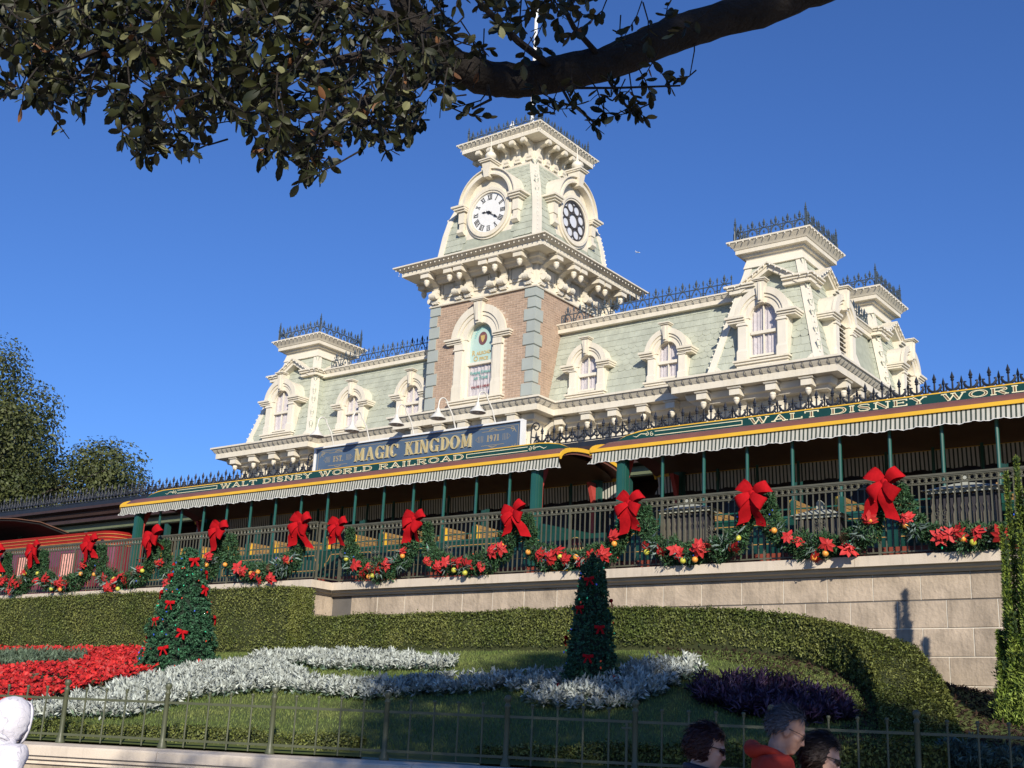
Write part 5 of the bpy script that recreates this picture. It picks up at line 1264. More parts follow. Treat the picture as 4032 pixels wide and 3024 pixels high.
def ribbon(b, pts, wd, dirw, n=None):
    """cloth strip along pts; dirw is the width direction per point or one vector."""
    vs = []; k = len(pts)
    for i, p in enumerate(pts):
        d = Vector(dirw[i] if isinstance(dirw, list) else dirw).normalized(); w_ = wd[i] if isinstance(wd, list) else wd
        vs += [Vector(p) - d * w_ / 2, Vector(p) + Vector((0, -.012, 0)), Vector(p) + d * w_ / 2]
    b.add(vs, [(i * 3 + j, i * 3 + 1 + j, i * 3 + 4 + j, i * 3 + 3 + j) for i in range(k - 1) for j in range(2)])
def bow(x, y, z, label, seed, s=1.0, tails=2, rot=0.0):
    rg = random.Random(seed); t = thing('red_bow', label, 'bow', (x, y, z), 'red velvet bows on the railing')
    z -= .055; M = T(x, y - .205, z) @ Matrix.Rotation(rot, 4, 'Y') @ Matrix.Scale(s, 4)
    for i, (a, L) in enumerate(((38, .32), (142, .32), (-30, .25), (210, .25))):
        b = MB(M); a = rad(a + rg.uniform(-9, 9)); ca, sa = math.cos(a), math.sin(a); pts = []; wd = []; n = 14
        for k in range(n + 1):
            u = k / n; q = 2 * PI * u; r = L * (1 - math.cos(q)) / 2; off = .075 * math.sin(q)
            sg_ = rg.uniform(.0, .02); pts.append((ca * r + .012 * math.sin(9 * u + seed + i), -.03 - .05 * r / L - off - (.06 if i > 1 else 0), sa * r - (.05 + sg_) * (r / L) ** 2 + .012 * math.sin(11 * u + i))); wd.append(.06 + .155 * (r / L) ** .7)
        ribbon(b, pts, wd, Vector((-sa, rg.uniform(-.2, .2), ca))); b.build('loop', bowm, t, 70)
    b = MB(M); b.add([(px * .055, py * .05 - .10, pz_ * .06) for px, py, pz_ in icos(1, 2)[0]], icos(1, 2)[1]); b.build('knot', bowm, t, 70)
    for i in range(tails):
        sx = (-1 if i == 0 else 1); b = MB(M); pts, wd = [], []; L = .47 + rg.uniform(-.08, .06); sw = sx * rg.uniform(.08, .27)
        for k in range(9):
            u = k / 8; pts.append((sw * u ** .9 + .02 * math.sin(u * 7 + seed), -.085 - .05 * math.sin(u * 5), -.02 - L * u + (abs(sw) * .12 * u if abs(sw) > .2 else 0))); wd.append(.08 + .13 * min(1, u * 2.2))
        ribbon(b, pts, wd, Vector((1, rg.uniform(-.5, .5), -.25 * sx))); b.build('tail', bowm, t, 70)
yr, yl = 18.06, 17.48
bows = [(-6.40, yr, 5.46, 1.12, .05), (-8.57, yr, 5.46, 1.1, 0), (-10.87, yr, 5.48, 1.05, .05), (-13.35, yr, 5.50, 1.0, -.15), (-15.77, yr, 5.53, 1.0, .1), (-17.75, yr - .1, 5.53, .92, 0),
        (-18.32, yl, 5.52, 1.1, .0), (-20.85, yl, 5.56, 1.0, .1), (-23.1, yl, 5.54, 1.1, -.3), (-25.45, yl, 5.52, 1.0, -.1), (-27.8, yl, 5.50, .95, -.2), (-29.4, yl, 5.46, 1.1, -.25)]
BL = ['red velvet bow on the railing nearest the slender cypress', 'red velvet bow between the two right-hand bins, second bow from the cypress', 'red velvet bow right of the number plate, in front of the gap between the cars', 'tilted red bow left of the number plate at the end of the left car', 'red bow with crossed tails in front of the middle of the left car', 'red bow just right of the step in the white coping', 'large red bow with two broad tails just left of the step in the coping', 'red bow with one narrow hanging tail, right of the decorated lit tree', 'tilted red bow above the decorated tree in the left bed', 'red bow above the rounded corner of the red tender', 'red bow before the middle of the red tender', 'red bow at the left edge of the photograph']
for i, (x, y, z, s, ro) in enumerate(bows): bow(x, y, z, BL[i], 20 + i, s * .95, 2 if i != 7 else 1, ro)
GLB = ['garland with red poinsettias hanging right of the bow nearest the cypress', 'garland under the lower middle bin with orange fruit, left of the bow nearest the cypress', 'garland with yellow fruit below the first slatted bin', 'garland of many poinsettias behind the top of the shaded cone tree', 'garland with poinsettias and a lime fruit right of the bow with crossed tails', 'garland with eucalyptus left of the bow with crossed tails', 'garland with a pine cone left of the step in the coping', 'garland behind the top of the lit decorated tree', 'garland just left of the lit decorated tree', 'garland before the rounded end of the tender', 'garland before the pink panels of the tender', 'garland beyond the bow at the left edge']
ends = [(-4.0, yr, 5.46)] + [(bb[0], bb[1], bb[2]) for bb in bows]; gi = 0
for i in range(12):
    a_, c_ = ends[i + 1], ends[i]
    if i == 6: continue                              # nothing hangs across the step
    garland((a_[0] + .16, a_[1] - .02, 5.44), (c_[0] - .18, c_[1] - .02, 5.44), GLB[gi], .90, 8000, 8 if i in (3, 4) else 5, 50 + i); gi += 1
garland((-31.6, yl, 5.36), (-29.4, yl, 5.36), GLB[-1], .84, 6000, 5, 77)
# ------------------------------------------------------------------ ground, lawn and planter wall
def Yf(x): return 9 + .357 * (x + 13.36)
def sstep(t): t = np.clip(t, 0, 1); return t * t * (3 - 2 * t)
def gz(x, y):
    zt = 2.85 - .75 * sstep((x + 9) / 5.5); u = np.clip((y - Yf(x)) / (16.8 - Yf(x)), 0, 1.08); return 1.2 + (zt - 1.2) * u
FD = Vector((.942, .336, 0)); FN = Vector((-.336, .942, 0))     # along the fence, and into the garden
pave = mat('pavement', (.30, .25, .21), .9, .12, 1.2, bump=.2, bscale=90)
b = MB(); b.add([(-9000, -9000, 0), (9000, -9000, 0), (9000, 9000, 0), (-9000, 9000, 0)], [(0, 1, 2, 3)]); b.build('ground', mat('far ground', (.10, .12, .06), .95, .2, .05), kind='structure')
b = MB(); b.add([(-40, -30, .006), (25, -30, .006), (25, 22, .006), (-40, -1, .006)], [(0, 1, 2, 3)]); b.build('pavement', pave, kind='structure')
lawnm = mat('lawn green', (.05, .08, .015), .9, c2=(.10, .115, .03), scale=1.6)
nx, ny = 150, 60; V = []; 
for j in range(ny + 1):
    for i in range(nx + 1):
        x = -44 + 48.5 * i / nx; y0 = Yf(x) + .02; y1 = 17.75 if x < -18 else 18.24; y = y0 + (max(y1, y0 + .1) - y0) * j / ny; V.append((x, y, float(gz(x, y)) + .01 * noise.noise((x * .9, y * .9, 0))))
F = [(j * (nx + 1) + i, j * (nx + 1) + i + 1, (j + 1) * (nx + 1) + i + 1, (j + 1) * (nx + 1) + i) for j in range(ny) for i in range(nx)]
link('lawn', np_mesh('lawn', np.array(V), np.array(F), lawnm, smooth=True), kind='structure')
def pip(x, y, poly):
    P_ = np.array(poly); ins = np.zeros(len(x), bool); j = len(P_) - 1
    for i in range(len(P_)):
        c = ((P_[i, 1] > y) != (P_[j, 1] > y)) & (x < (P_[j, 0] - P_[i, 0]) * (y - P_[i, 1]) / (P_[j, 1] - P_[i, 1] + 1e-12) + P_[i, 0]); ins ^= c; j = i
    return ins
def scatter(poly, n):
    P_ = np.array(poly); x = RNG.uniform(P_[:, 0].min(), P_[:, 0].max(), n); y = RNG.uniform(P_[:, 1].min(), P_[:, 1].max(), n); k = pip(x, y, poly); x, y = x[k], y[k]
    return x, y, gz(x, y)
UP = np.array([0, 0, 1.0])
# grass blades
gm_ = [mat('grass blade', (.07, .115, .018), .75, face=.55, c2=(.15, .175, .045), scale=1.1)]
lawn_poly = [(-19.5, 7.1), (-4.0, 12.6), (-4.9, 14.6), (-6.3, 16.2), (-8, 16.8), (-22, 16.8), (-24, 9)]
x, y, z = scatter(lawn_poly, 230000); P = np.stack([x, y, z], 1)
o = link('grass', leafmesh('grass', [(P, RNG.normal(0, 1, P.shape) * [1, 1, .2], .045, .16, dict(jit=.2, updir=np.array([0, 0, 1.6]), fold=.1), 0)], gm_)); o['kind'] = 'stuff'; tag(o, 'mown green grass of the sloping lawn in front of the station', 'grass')
# mulch beneath the hedge on the right
mulch = [mat('mulch', (.075, .04, .025), .95, .3, 20, face=.5)]
mp_ = [(-9.6, 16.45), (-8.2, 16.2), (-7.1, 15.75), (-6.35, 15.2), (-5.75, 14.35), (-5.5, 13.4), (-2.0, 13.0), (-1.5, 18.2), (-9.6, 18.2)]
V = [(a, c, float(gz(a, c)) + .012) for a, c in mp_]
b = MB(); nn = 40
gx = []; xs, ys, zs_ = scatter(mp_, 26000)
link('mulch_bed', np_mesh('mulch_bed', *(lambda P: leaves(P, np.tile(UP, (len(P), 1)), .07, .35, jit=.5)[:2])(np.stack([xs, ys, zs_ + .012], 1)), mulch), kind='structure')
# planter wall: mitre-free straight run with stepped mouldings
plw = thing('planter_wall', 'low pale stone planter wall carrying the garden fence', 'wall', (-10, 10, 0))
A0 = Vector((-13.36, 9, 0)) - FD * 14; LW = 34
def along(s_, off, z): p = A0 + FD * s_ + FN * off; return (p.x, p.y, z)
def wprism(prof, s0, s1, nm, m):
    b = MB(); k = len(prof); b.add([along(s0, o, z) for o, z in prof] + [along(s1, o, z) for o, z in prof], [(i, (i + 1) % k, k + (i + 1) % k, k + i) for i in range(k)] + [tuple(range(k)), tuple(range(k, 2 * k))]); return b.build(nm, m, plw)
cs_ = 0.0; k = 0
while cs_ < LW:
    L = 3.1; wprism([(-.26, 1.035), (-.26, 1.13), (-.245, 1.15), (-.13, 1.178), (.16, 1.18), (.16, 1.035)], cs_ + .003, min(LW, cs_ + L) - .003, 'coping_block', coping); cs_ += L
wprism([(-.22, .99), (-.22, 1.03), (.15, 1.03), (.15, .99)], 0, LW, 'moulding', coping); wprism([(-.19, .94), (-.17, .985), (.15, .985), (.15, .94)], 0, LW, 'moulding', coping)
wprism([(-.15, 0), (-.15, .935), (.15, .935), (.15, 0)], 0, LW, 'wall_body', stone)

# ------------------------------------------------------------------ garden fence with small gate
fm = mat('olive fence paint', (.075, .082, .045), .45, .12, 6, spec=.4)
fence = thing('garden_fence', 'low olive metal fence with ball-topped posts on the planter wall', 'fence', (-9.5, 10.4, 1.18))
postb = MB().lathe([(.055, 0), (.055, .03), (.038, .07), (.030, .12), (.028, .60), (.034, .61), (.034, .63), (.022, .645), (.022, .66), (.036, .68), (.041, .70), (.036, .722), (.014, .738)], 12).mesh('post', fm, 40)
pick = MB().lathe([(.011, .02), (.011, .60), (.016, .605), (.014, .62), (.021, .63), (.022, .642), (.012, .655)], 8).mesh('picket', fm, 40)
FB = Vector((-13.36, 9, 1.181)); fa = math.atan2(FD.y, FD.x)
for i in range(-6, 13):
    p = FB + FD * (1.39 * i); link('post', postb, fence, T(*p))
    if i < 12:
        for k in range(1, 5): q = p + FD * (1.39 * k / 5); link('picket', pick, fence, T(*q) @ RZ(random.uniform(0, 6)))
        M = T(*p) @ RZ(fa)
        for z in (.085, .50):
            b = MB(M); b.box(.028, 1.362, -.011, .011, z, z + .028); b.build('rail', fm, fence)
b = MB(T(*(FB + FD * (1.39 * 5))) @ RZ(fa)); b.box(-.10, -.075, -.014, .014, .02, .53); b.box(-.14, -.03, -.03, -.012, .44, .46); b.build('gate_latch', fm, fence)

# ------------------------------------------------------------------ hedges: dense core plus a skin of small leaves
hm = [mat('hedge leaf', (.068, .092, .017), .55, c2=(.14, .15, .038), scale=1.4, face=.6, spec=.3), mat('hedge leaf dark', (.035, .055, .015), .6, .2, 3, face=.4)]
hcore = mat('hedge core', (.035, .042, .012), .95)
def hedge(name, path, label, cat, n, size=.042, round_=.06, low=.35):
    """path: x, y, base z, top z, half width."""
    t = thing(name, label, cat, path[0][:3]); A = np.array(path, float); k = len(A)
    c = MB(); d = np.gradient(A[:, :2], axis=0); nr = unit(np.stack([d[:, 1], -d[:, 0]], 1)); vs = []
    for i in range(k):
        for s_, zz in ((1, 0), (1, 1), (-1, 1), (-1, 0)): vs.append((A[i, 0] + nr[i, 0] * s_ * (A[i, 4] - .05), A[i, 1] + nr[i, 1] * s_ * (A[i, 4] - .05), A[i, 2] - .1 if not zz else A[i, 3] - .05))
    c.add(vs, [(i * 4 + j, i * 4 + (j + 1) % 4, i * 4 + 4 + (j + 1) % 4, i * 4 + 4 + j) for i in range(k - 1) for j in range(4)] + [(0, 1, 2, 3), (4 * k - 1, 4 * k - 2, 4 * k - 3, 4 * k - 4)]); c.build('branches', hcore, t)
    seg = np.r_[0, np.cumsum(np.linalg.norm(np.diff(A[:, :2], axis=0), axis=1))]
    Ps, Ns = [], []
    s_ = RNG.uniform(0, seg[-1], n); Q = np.stack([np.interp(s_, seg, A[:, j]) for j in range(5)], 1); R_ = unit(np.stack([np.interp(s_, seg, nr[:, j]) for j in range(2)], 1))
    h = Q[:, 3] - Q[:, 2]; per = 2 * h + 2 * Q[:, 4]; q = RNG.uniform(0, 1, n) * per
    side = np.where(q < h, 1, np.where(q < h + 2 * Q[:, 4], 0, -1))
    off = np.where(side == 1, Q[:, 4], np.where(side == -1, -Q[:, 4], Q[:, 4] - (q - h))); zz = np.where(side == 1, Q[:, 2] + q, np.where(side == 0, Q[:, 3], Q[:, 2] + (per - q)))
    lump = np.array([noise.noise((float(a) * 1.7, float(bq) * 1.7, float(cq) * 2.2)) for a, bq, cq in zip(Q[:, 0], off, zz)]) * .05
    Nn = np.stack([R_[:, 0] * side, R_[:, 1] * side, (side == 0) * 1.0], 1) + [0, 0, .25]
    P = np.stack([Q[:, 0] + R_[:, 0] * off, Q[:, 1] + R_[:, 1] * off, zz], 1) + Nn * (lump + RNG.normal(0, .018, n) - .02)[:, None]
    # rounded shoulders
    sh = (side != 0) & (zz > Q[:, 3] - round_); P[sh] -= Nn[sh] * ((zz[sh] - Q[sh, 3] + round_) * .5)[:, None]
    thin_ = (RNG.uniform(0, 1, n) < np.clip((zz - Q[:, 2]) / .25 + low, 0, 1)); P, Nn = P[thin_], Nn[thin_]
    for e, sg in ((0, -1), (k - 1, 1)):
        ne = int(n * .04); ho = RNG.uniform(-1, 1, ne) * A[e, 4]; z_ = RNG.uniform(A[e, 2], A[e, 3], ne); dd = unit(d[e][None])[0] * sg
        P = np.concatenate([P, np.stack([A[e, 0] + nr[e, 0] * ho + dd[0] * .02, A[e, 1] + nr[e, 1] * ho + dd[1] * .02, z_], 1)]); Nn = np.concatenate([Nn, np.tile([dd[0], dd[1], .2], (ne, 1))])
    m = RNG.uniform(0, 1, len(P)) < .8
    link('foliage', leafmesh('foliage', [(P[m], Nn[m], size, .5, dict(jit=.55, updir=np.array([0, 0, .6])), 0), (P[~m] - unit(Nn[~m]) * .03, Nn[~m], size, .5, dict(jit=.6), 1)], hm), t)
    return t
hedge('tall_hedge', [(-33, 16.98, 2.95, 4.16, .34), (-29, 16.98, 2.9, 4.15, .34), (-24, 16.98, 2.87, 4.14, .34), (-19, 16.98, 2.86, 4.13, .34), (-17.86, 16.98, 2.86, 4.12, .34)], 'tall clipped green hedge at the left with a squared end below the white coping', 'hedge', 120000)
hp = [(-18.6, 17.3, 3.55), (-16, 17.3, 3.55), (-14, 17.3, 3.55), (-12, 17.28, 3.55), (-10, 17.26, 3.53), (-8.6, 17.26, 3.48), (-7.5, 17.24, 3.38), (-6.65, 17.0, 3.18), (-6.0, 16.5, 2.90), (-5.55, 15.85, 2.56), (-5.2, 15.15, 2.20), (-4.95, 14.55, 1.93), (-4.75, 14.1, 1.72)]
hedge('curved_hedge', [(a, c, float(gz(a, c)) - .02, d, .42) for a, c, d in hp], 'low clipped green hedge curving down to the right around the lawn', 'hedge', 125000)
bp = [(-22 + i * 1.5, float(Yf(-22 + i * 1.5)) + .38, 1.2, 1.40 + .02 * (i % 2), .16) for i in range(9)]
hedge('box_edging', bp, 'knee-high yellow green box edging behind the fence in the sun', 'hedge', 32000, .035, .03, 1.0)
bp = [(-8.6 + i * .9, float(Yf(-8.6 + i * .9)) + .42, 1.2, 1.36 + .05 * i, .2 + .02 * i) for i in range(6)]
hedge('box_edging', bp, 'shaded dark green box edging behind the fence near the walkers', 'hedge', 22000, .04, .03, 1.0)

# ------------------------------------------------------------------ flower beds
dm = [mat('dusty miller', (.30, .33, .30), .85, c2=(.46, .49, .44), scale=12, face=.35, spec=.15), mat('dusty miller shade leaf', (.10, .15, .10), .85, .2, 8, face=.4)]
def rosettes(poly, dens, h, nl, L, Wd, name, mats, label, cat, spread=.9, jit=.35, low=.36):
    P_ = np.array(poly); area = (np.ptp(P_[:, 0]) * np.ptp(P_[:, 1])); x, y, z = scatter(poly, int(area * dens)); n = len(x)
    hh = h * RNG.uniform(.7, 1.25, n); base = np.stack([x, y, z], 1)
    a = RNG.uniform(0, 2 * PI, (n, nl)); el = RNG.uniform(.15, 1.0, (n, nl))
    dirs = np.stack([np.cos(a) * spread * (1 - el * .5), np.sin(a) * spread * (1 - el * .5), .25 + el], -1)
    st = base[:, None, :] + np.stack([np.cos(a) * .03, np.sin(a) * .03, el * hh[:, None] * .75], -1)
    P = st.reshape(-1, 3); D = unit(dirs.reshape(-1, 3)); N = unit(np.cross(D, np.cross(np.tile(UP, (len(D), 1)), D)) + RNG.normal(0, .3, D.shape))
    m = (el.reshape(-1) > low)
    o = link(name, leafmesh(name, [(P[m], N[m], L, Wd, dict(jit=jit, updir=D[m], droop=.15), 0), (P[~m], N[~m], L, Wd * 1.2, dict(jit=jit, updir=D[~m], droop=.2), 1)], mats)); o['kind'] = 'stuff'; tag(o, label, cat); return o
dmA = [(-16.9, 14.85), (-15.9, 14.45), (-14.4, 14.35), (-13.26, 14.5), (-12.11, 14.75), (-12.4, 15.2), (-14.5, 15.75), (-16.3, 15.95), (-17.2, 15.6)]
dmB = [(-14.57, 9.41), (-13.72, 10.14), (-13.9, 11.0), (-14.1, 11.7), (-13.32, 12.44), (-11.65, 12.39), (-10.79, 13.2), (-9.51, 13.84), (-9.83, 14.5), (-11.33, 13.85), (-12.2, 13.2), (-13.2, 13.15), (-14.1, 13.5), (-15.2, 14.2), (-16.3, 14.6), (-16.7, 13.4), (-16.2, 12.2), (-15.6, 10.9), (-15.1, 9.6)]
dmC = [(-9.75, 13.3), (-9.06, 12.82), (-8.45, 12.95), (-8.1, 13.5), (-8.1, 14.4), (-8.2, 15.5), (-8.5, 15.7), (-9.2, 15.2), (-9.0, 14.2), (-9.4, 13.8)]
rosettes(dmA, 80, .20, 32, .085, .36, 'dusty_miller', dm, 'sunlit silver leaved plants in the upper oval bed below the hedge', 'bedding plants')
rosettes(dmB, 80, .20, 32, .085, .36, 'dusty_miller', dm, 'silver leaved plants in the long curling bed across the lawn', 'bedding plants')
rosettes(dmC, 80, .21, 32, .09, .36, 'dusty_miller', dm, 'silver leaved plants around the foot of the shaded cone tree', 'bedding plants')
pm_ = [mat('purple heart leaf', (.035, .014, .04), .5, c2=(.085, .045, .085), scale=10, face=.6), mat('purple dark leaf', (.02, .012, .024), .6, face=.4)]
rosettes([(-7.85, 14.35), (-7.4, 13.95), (-6.8, 13.75), (-6.1, 13.85), (-5.75, 14.2), (-5.75, 14.6), (-6.1, 15.0), (-6.9, 15.3), (-7.5, 15.15), (-7.85, 14.8)], 110, .24, 22, .115, .22, 'purple_plants', pm_, 'oval bed of dark purple strap leaved plants on the right lawn', 'bedding plants', .7)
rm = [mat('red flower', (.30, .008, .008), .6, c2=(.52, .022, .016), scale=14, face=.35), mat('bronze leaf', (.06, .05, .025), .6, face=.4), mat('grey green leaf', (.09, .13, .08), .7, face=.3)]
redp = [(-15.3, 8.9), (-15.9, 10.4), (-16.4, 11.6), (-16.9, 12.9), (-17.4, 13.9), (-18.6, 14.6), (-20.2, 15.8), (-22.7, 16.5), (-28, 16.6), (-27, 12), (-22, 7)]
grayp = [(-20.4, 12.4), (-19.9, 13.6), (-21.2, 14.7), (-24, 15.0), (-26, 13.2), (-23, 11.6)]
x, y, z = scatter(redp, 52000); k = ~pip(x, y, grayp) & (np.array([noise.noise((float(a) * .8, float(c) * 1.6, 3)) for a, c in zip(x, y)]) > -.38); 
P = np.stack([x, y, z + .16 * RNG.uniform(.5, 1.1, len(x))], 1)
P1 = P[k]; Pg = P.copy(); Pg[:, 2] -= .06; 
o = link('red_flowers', leafmesh('red_flowers', [(P1, np.tile(UP + [.2, -.6, 0], (len(P1), 1)), .075, .8, dict(jit=.5), 0), (Pg[:26000], np.tile(UP, (26000, 1)), .09, .6, dict(jit=.6), 1)], rm)); o['kind'] = 'stuff'; tag(o, 'bright red bedding flowers massed at the left of the lawn', 'flowers')
x, y, z = scatter(grayp, 16000); P = np.stack([x, y, z + .2 * RNG.uniform(.2, 1, len(x))], 1)
o = link('grey_foliage', leafmesh('grey_foliage', [(P, np.tile(UP, (len(P), 1)), .12, .2, dict(jit=.6, updir=np.array([0, 0, 1.0])), 0)], [rm[2]])); o['kind'] = 'stuff'; tag(o, 'patch of grey green foliage among the red flowers at the left edge', 'bedding plants')

# ------------------------------------------------------------------ cone trees with bows and coloured lights
cm_ = [mat('cone tree needle', (.018, .065, .032), .65, .2, 6, face=.6, c2=(.045, .13, .06)), mat('cone tree bark', (.06, .04, .025), .9)]
def small_bow_mesh():
    b = MB(); 
    for sx in (-1, 1):
        P_ = [(sx * .10 * (1 - math.cos(q)) / 2, -.02 - .028 * math.sin(q), .012 * math.sin(q / 2)) for q in [2 * PI * i / 8 for i in range(9)]]
        ribbon(b, P_, .055, Vector((0, .1, 1)))
        ribbon(b, [(sx * .005, -.035, -.005), (sx * .04, -.045, -.06), (sx * .06, -.04, -.12)], [.035, .05, .05], Vector((1, -.4, -.2 * sx)))
    b.add([(px * .022, py * .02 - .035, pz_ * .024) for px, py, pz_ in bv], bf); return b.mesh('bow', bowm, 60)
sbow = small_bow_mesh()
def cone_tree(x, y, z, h, r0, r1, label, nb, nt=620, bs=1.0, nl=46):
    t = thing('decorated_tree', label, 'christmas tree', (x, y, z))
    rad_at = lambda u: (r0 + (r1 - r0) * u ** 1.25)
    Ps, Ds = [], []                                  # rounded tufts of needles at the branch tips
    for i in range(nt):
        u = 1 - (1 - random.random()) ** .62 if r0 > .6 else random.random(); u = 1 - u if False else random.random() ** 1.3
        a = random.uniform(0, 2 * PI); rr = rad_at(u) * random.uniform(.80, 1.03) * (1 + .10 * noise.noise((math.cos(a) * 2, math.sin(a) * 2, u * h * 3)))
        if u > .93: rr *= random.uniform(0, 1)
        c = np.array([x + rr * math.cos(a), y + rr * math.sin(a), z + .03 + u * h]); out = np.array([math.cos(a), math.sin(a), random.uniform(-.1, .5)])
        m = 15; d = unit(RNG.normal(0, 1, (m, 3)) * .75 + out); Ps.append(np.tile(c, (m, 1)) - d * .015); Ds.append(d)
    P = np.concatenate(Ps); D = np.concatenate(Ds); k_ = max(.62, min(1, r0 / .9))
    link('foliage', leafmesh('foliage', [(P, unit(RNG.normal(0, 1, P.shape)), .075 * k_, .40, dict(jit=.15, updir=D * 2), 0)], cm_), t)
    u = RNG.uniform(0, 1, 4200) ** 1.1; a = RNG.uniform(0, 2 * PI, 4200); R_ = (r0 + (r1 - r0) * u ** 1.25) * .82; P = np.stack([x + R_ * np.cos(a), y + R_ * np.sin(a), z + u * h * .95], 1); D = np.stack([np.cos(a), np.sin(a), np.zeros(4200)], 1)
    link('inner_foliage', leafmesh('inner_foliage', [(P, unit(RNG.normal(0, 1, P.shape)), .09 * k_, .5, dict(jit=.2, updir=D), 0)], cm_), t)
    tr = MB(); tr.tube([(x, y, z - .1), (x, y, z + h * .95)], [.07, .02], 8); tr.lathe([(r0 * .78, .02), (rad_at(.3) * .78, h * .3), (rad_at(.6) * .76, h * .6), (rad_at(.86) * .7, h * .86), (.02, h * .97)], 14, (x, y, z)); tr.build('core', mat('cone tree core', (.008, .018, .010), .9), t)
    k = 0
    for i in range(nb):
        u_ = .06 + .9 * i / nb; q = -PI / 2 - .63 + 2.4 * i + .3 * math.sin(i * 5); rr = rad_at(u_) * 1.05
        link('bow', sbow, t, T(x + rr * math.cos(q), y + rr * math.sin(q), z + u_ * h) @ RZ(q + PI / 2) @ Matrix.Rotation(random.uniform(-.25, .25), 4, 'Y') @ Matrix.Scale(bs, 4))
    for i in range(nl):
        u_ = random.uniform(.03, .96); q = random.uniform(-PI, .4); rr = rad_at(u_) * 1.06
        link('light_bulb', bulb_me[i % 3], t, T(x + rr * math.cos(q), y + rr * math.sin(q), z + u_ * h) @ Matrix.Rotation(random.uniform(0, 6), 4, 'X') @ Matrix.Scale(1.0, 4))
cone_tree(-17.33, 13.75, 2.22, 2.14, .68, .15, 'sunlit decorated cone tree with red bows standing in the left bed', 20, 1500, .95, 60)
cone_tree(-9.25, 14.2, 2.05, 1.88, .41, .12, 'narrow dark cone tree with red bows standing in the shade at mid lawn', 13, 520, .72, 20)
o = BULB.build('string_lights', bulbm, station, kind='stuff'); o = SHADOW_BAR.build('eave_shadow_line', shadowbarm, station, kind='stuff')  # the dark bars are added to stand for wire shadows on the eaves

# ------------------------------------------------------------------ cypress and low juniper at the right edge
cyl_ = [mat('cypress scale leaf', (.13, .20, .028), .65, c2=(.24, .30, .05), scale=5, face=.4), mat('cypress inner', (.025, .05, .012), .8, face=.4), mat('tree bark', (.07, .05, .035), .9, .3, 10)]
def plume(P0, P1, r, n, seed):
    """points and directions of an upright feathery spire."""
    rg = np.random.default_rng(seed); u = rg.uniform(0, 1, n) ** .9; a = rg.uniform(0, 2 * PI, n); P0 = np.array(P0); P1 = np.array(P1)
    R_ = r * (np.sin(np.clip(u * .92 + .14, 0, 1) * PI) ** .7) * (1 - u) ** .55 * rg.uniform(.25, 1.05, n) * (1 + .35 * np.sin(u * 31 + seed) * np.sin(a * 2 + seed))
    c = P0 + (P1 - P0) * u[:, None]; D = np.stack([np.cos(a) * .55, np.sin(a) * .55, np.ones(n)], 1)
    return c + np.stack([np.cos(a) * R_, np.sin(a) * R_, np.zeros(n)], 1), D
cy = thing('cypress', 'slender bright green cypress standing before the stone wall at the right edge', 'tree', (-4.0, 15.9, 1.8))
b = MB(); b.tube([(-4.0, 15.9, 1.6), (-4.0, 15.9, 3.0), (-4.02, 15.95, 4.6)], [.06, .04, .012], 8); b.build('trunk', cyl_[2], cy)
sets = []
for i, (dx, dy, z1, r, n) in enumerate([(0, 0, 5.18, .13, 6500), (-.13, .02, 5.0, .10, 4500), (.10, -.06, 4.75, .12, 4500), (-.20, -.05, 4.3, .12, 4500), (.22, .04, 4.45, .12, 4500), (.02, -.14, 4.2, .13, 4500), (-.24, .08, 3.75, .15, 4500), (.32, -.08, 3.9, .15, 4500), (.05, -.2, 3.5, .17, 4500),
        (-.12, -.2, 3.2, .18, 4500), (.22, -.22, 3.1, .18, 4500), (-.32, -.02, 3.0, .18, 4500), (.42, .02, 3.2, .18, 4500), (0, -.3, 2.7, .2, 4500), (-.26, -.22, 2.6, .2, 4500), (.36, -.26, 2.6, .2, 4500)]):
    P, D = plume((-4.0 + dx * .8, 15.9 + dy, 1.75), (-4.03 + dx * 1.1, 15.95 + dy, z1), r, n, i + 3)
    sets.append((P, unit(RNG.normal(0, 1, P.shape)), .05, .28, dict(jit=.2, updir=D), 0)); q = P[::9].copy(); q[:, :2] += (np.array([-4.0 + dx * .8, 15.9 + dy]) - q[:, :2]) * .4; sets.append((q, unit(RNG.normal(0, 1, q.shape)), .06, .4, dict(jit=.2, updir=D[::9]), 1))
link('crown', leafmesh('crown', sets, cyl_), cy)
jm = [mat('juniper blue', (.06, .10, .085), .7, c2=(.09, .14, .11), scale=6, face=.45)]
def juniper(x, y, r, h, n, lab):
    t = thing('juniper_shrub', lab, 'shrub', (x, y, float(gz(x, y)))); sets = []
    for i in range(26):
        a = random.uniform(0, 2 * PI); q = r * random.uniform(.15, 1); z0 = float(gz(x, y)); P, D = plume((x + q * .2 * math.cos(a), y + q * .2 * math.sin(a), z0), (x + q * math.cos(a), y + q * math.sin(a), z0 + h * random.uniform(.6, 1.1) * (1.2 - q / r * .6)), .14, n // 26, 60 + i)
        D[:, 0] += math.cos(a) * .8; D[:, 1] += math.sin(a) * .8; sets.append((P, unit(RNG.normal(0, 1, P.shape)), .07, .25, dict(jit=.2, updir=D), 0))
    link('foliage', leafmesh('foliage', sets, jm), t); b = MB(); b.tube([(x, y, float(gz(x, y)) - .1), (x, y, float(gz(x, y)) + h * .5)], [.05, .03], 6); b.build('stem', cyl_[2], t)
juniper(-3.15, 13.25, .62, .42, 5200, 'blue green juniper behind the fence at the right edge, nearest the cypress')
juniper(-4.05, 13.1, .45, .30, 3000, 'lower blue green juniper between the hedge end and the taller juniper')

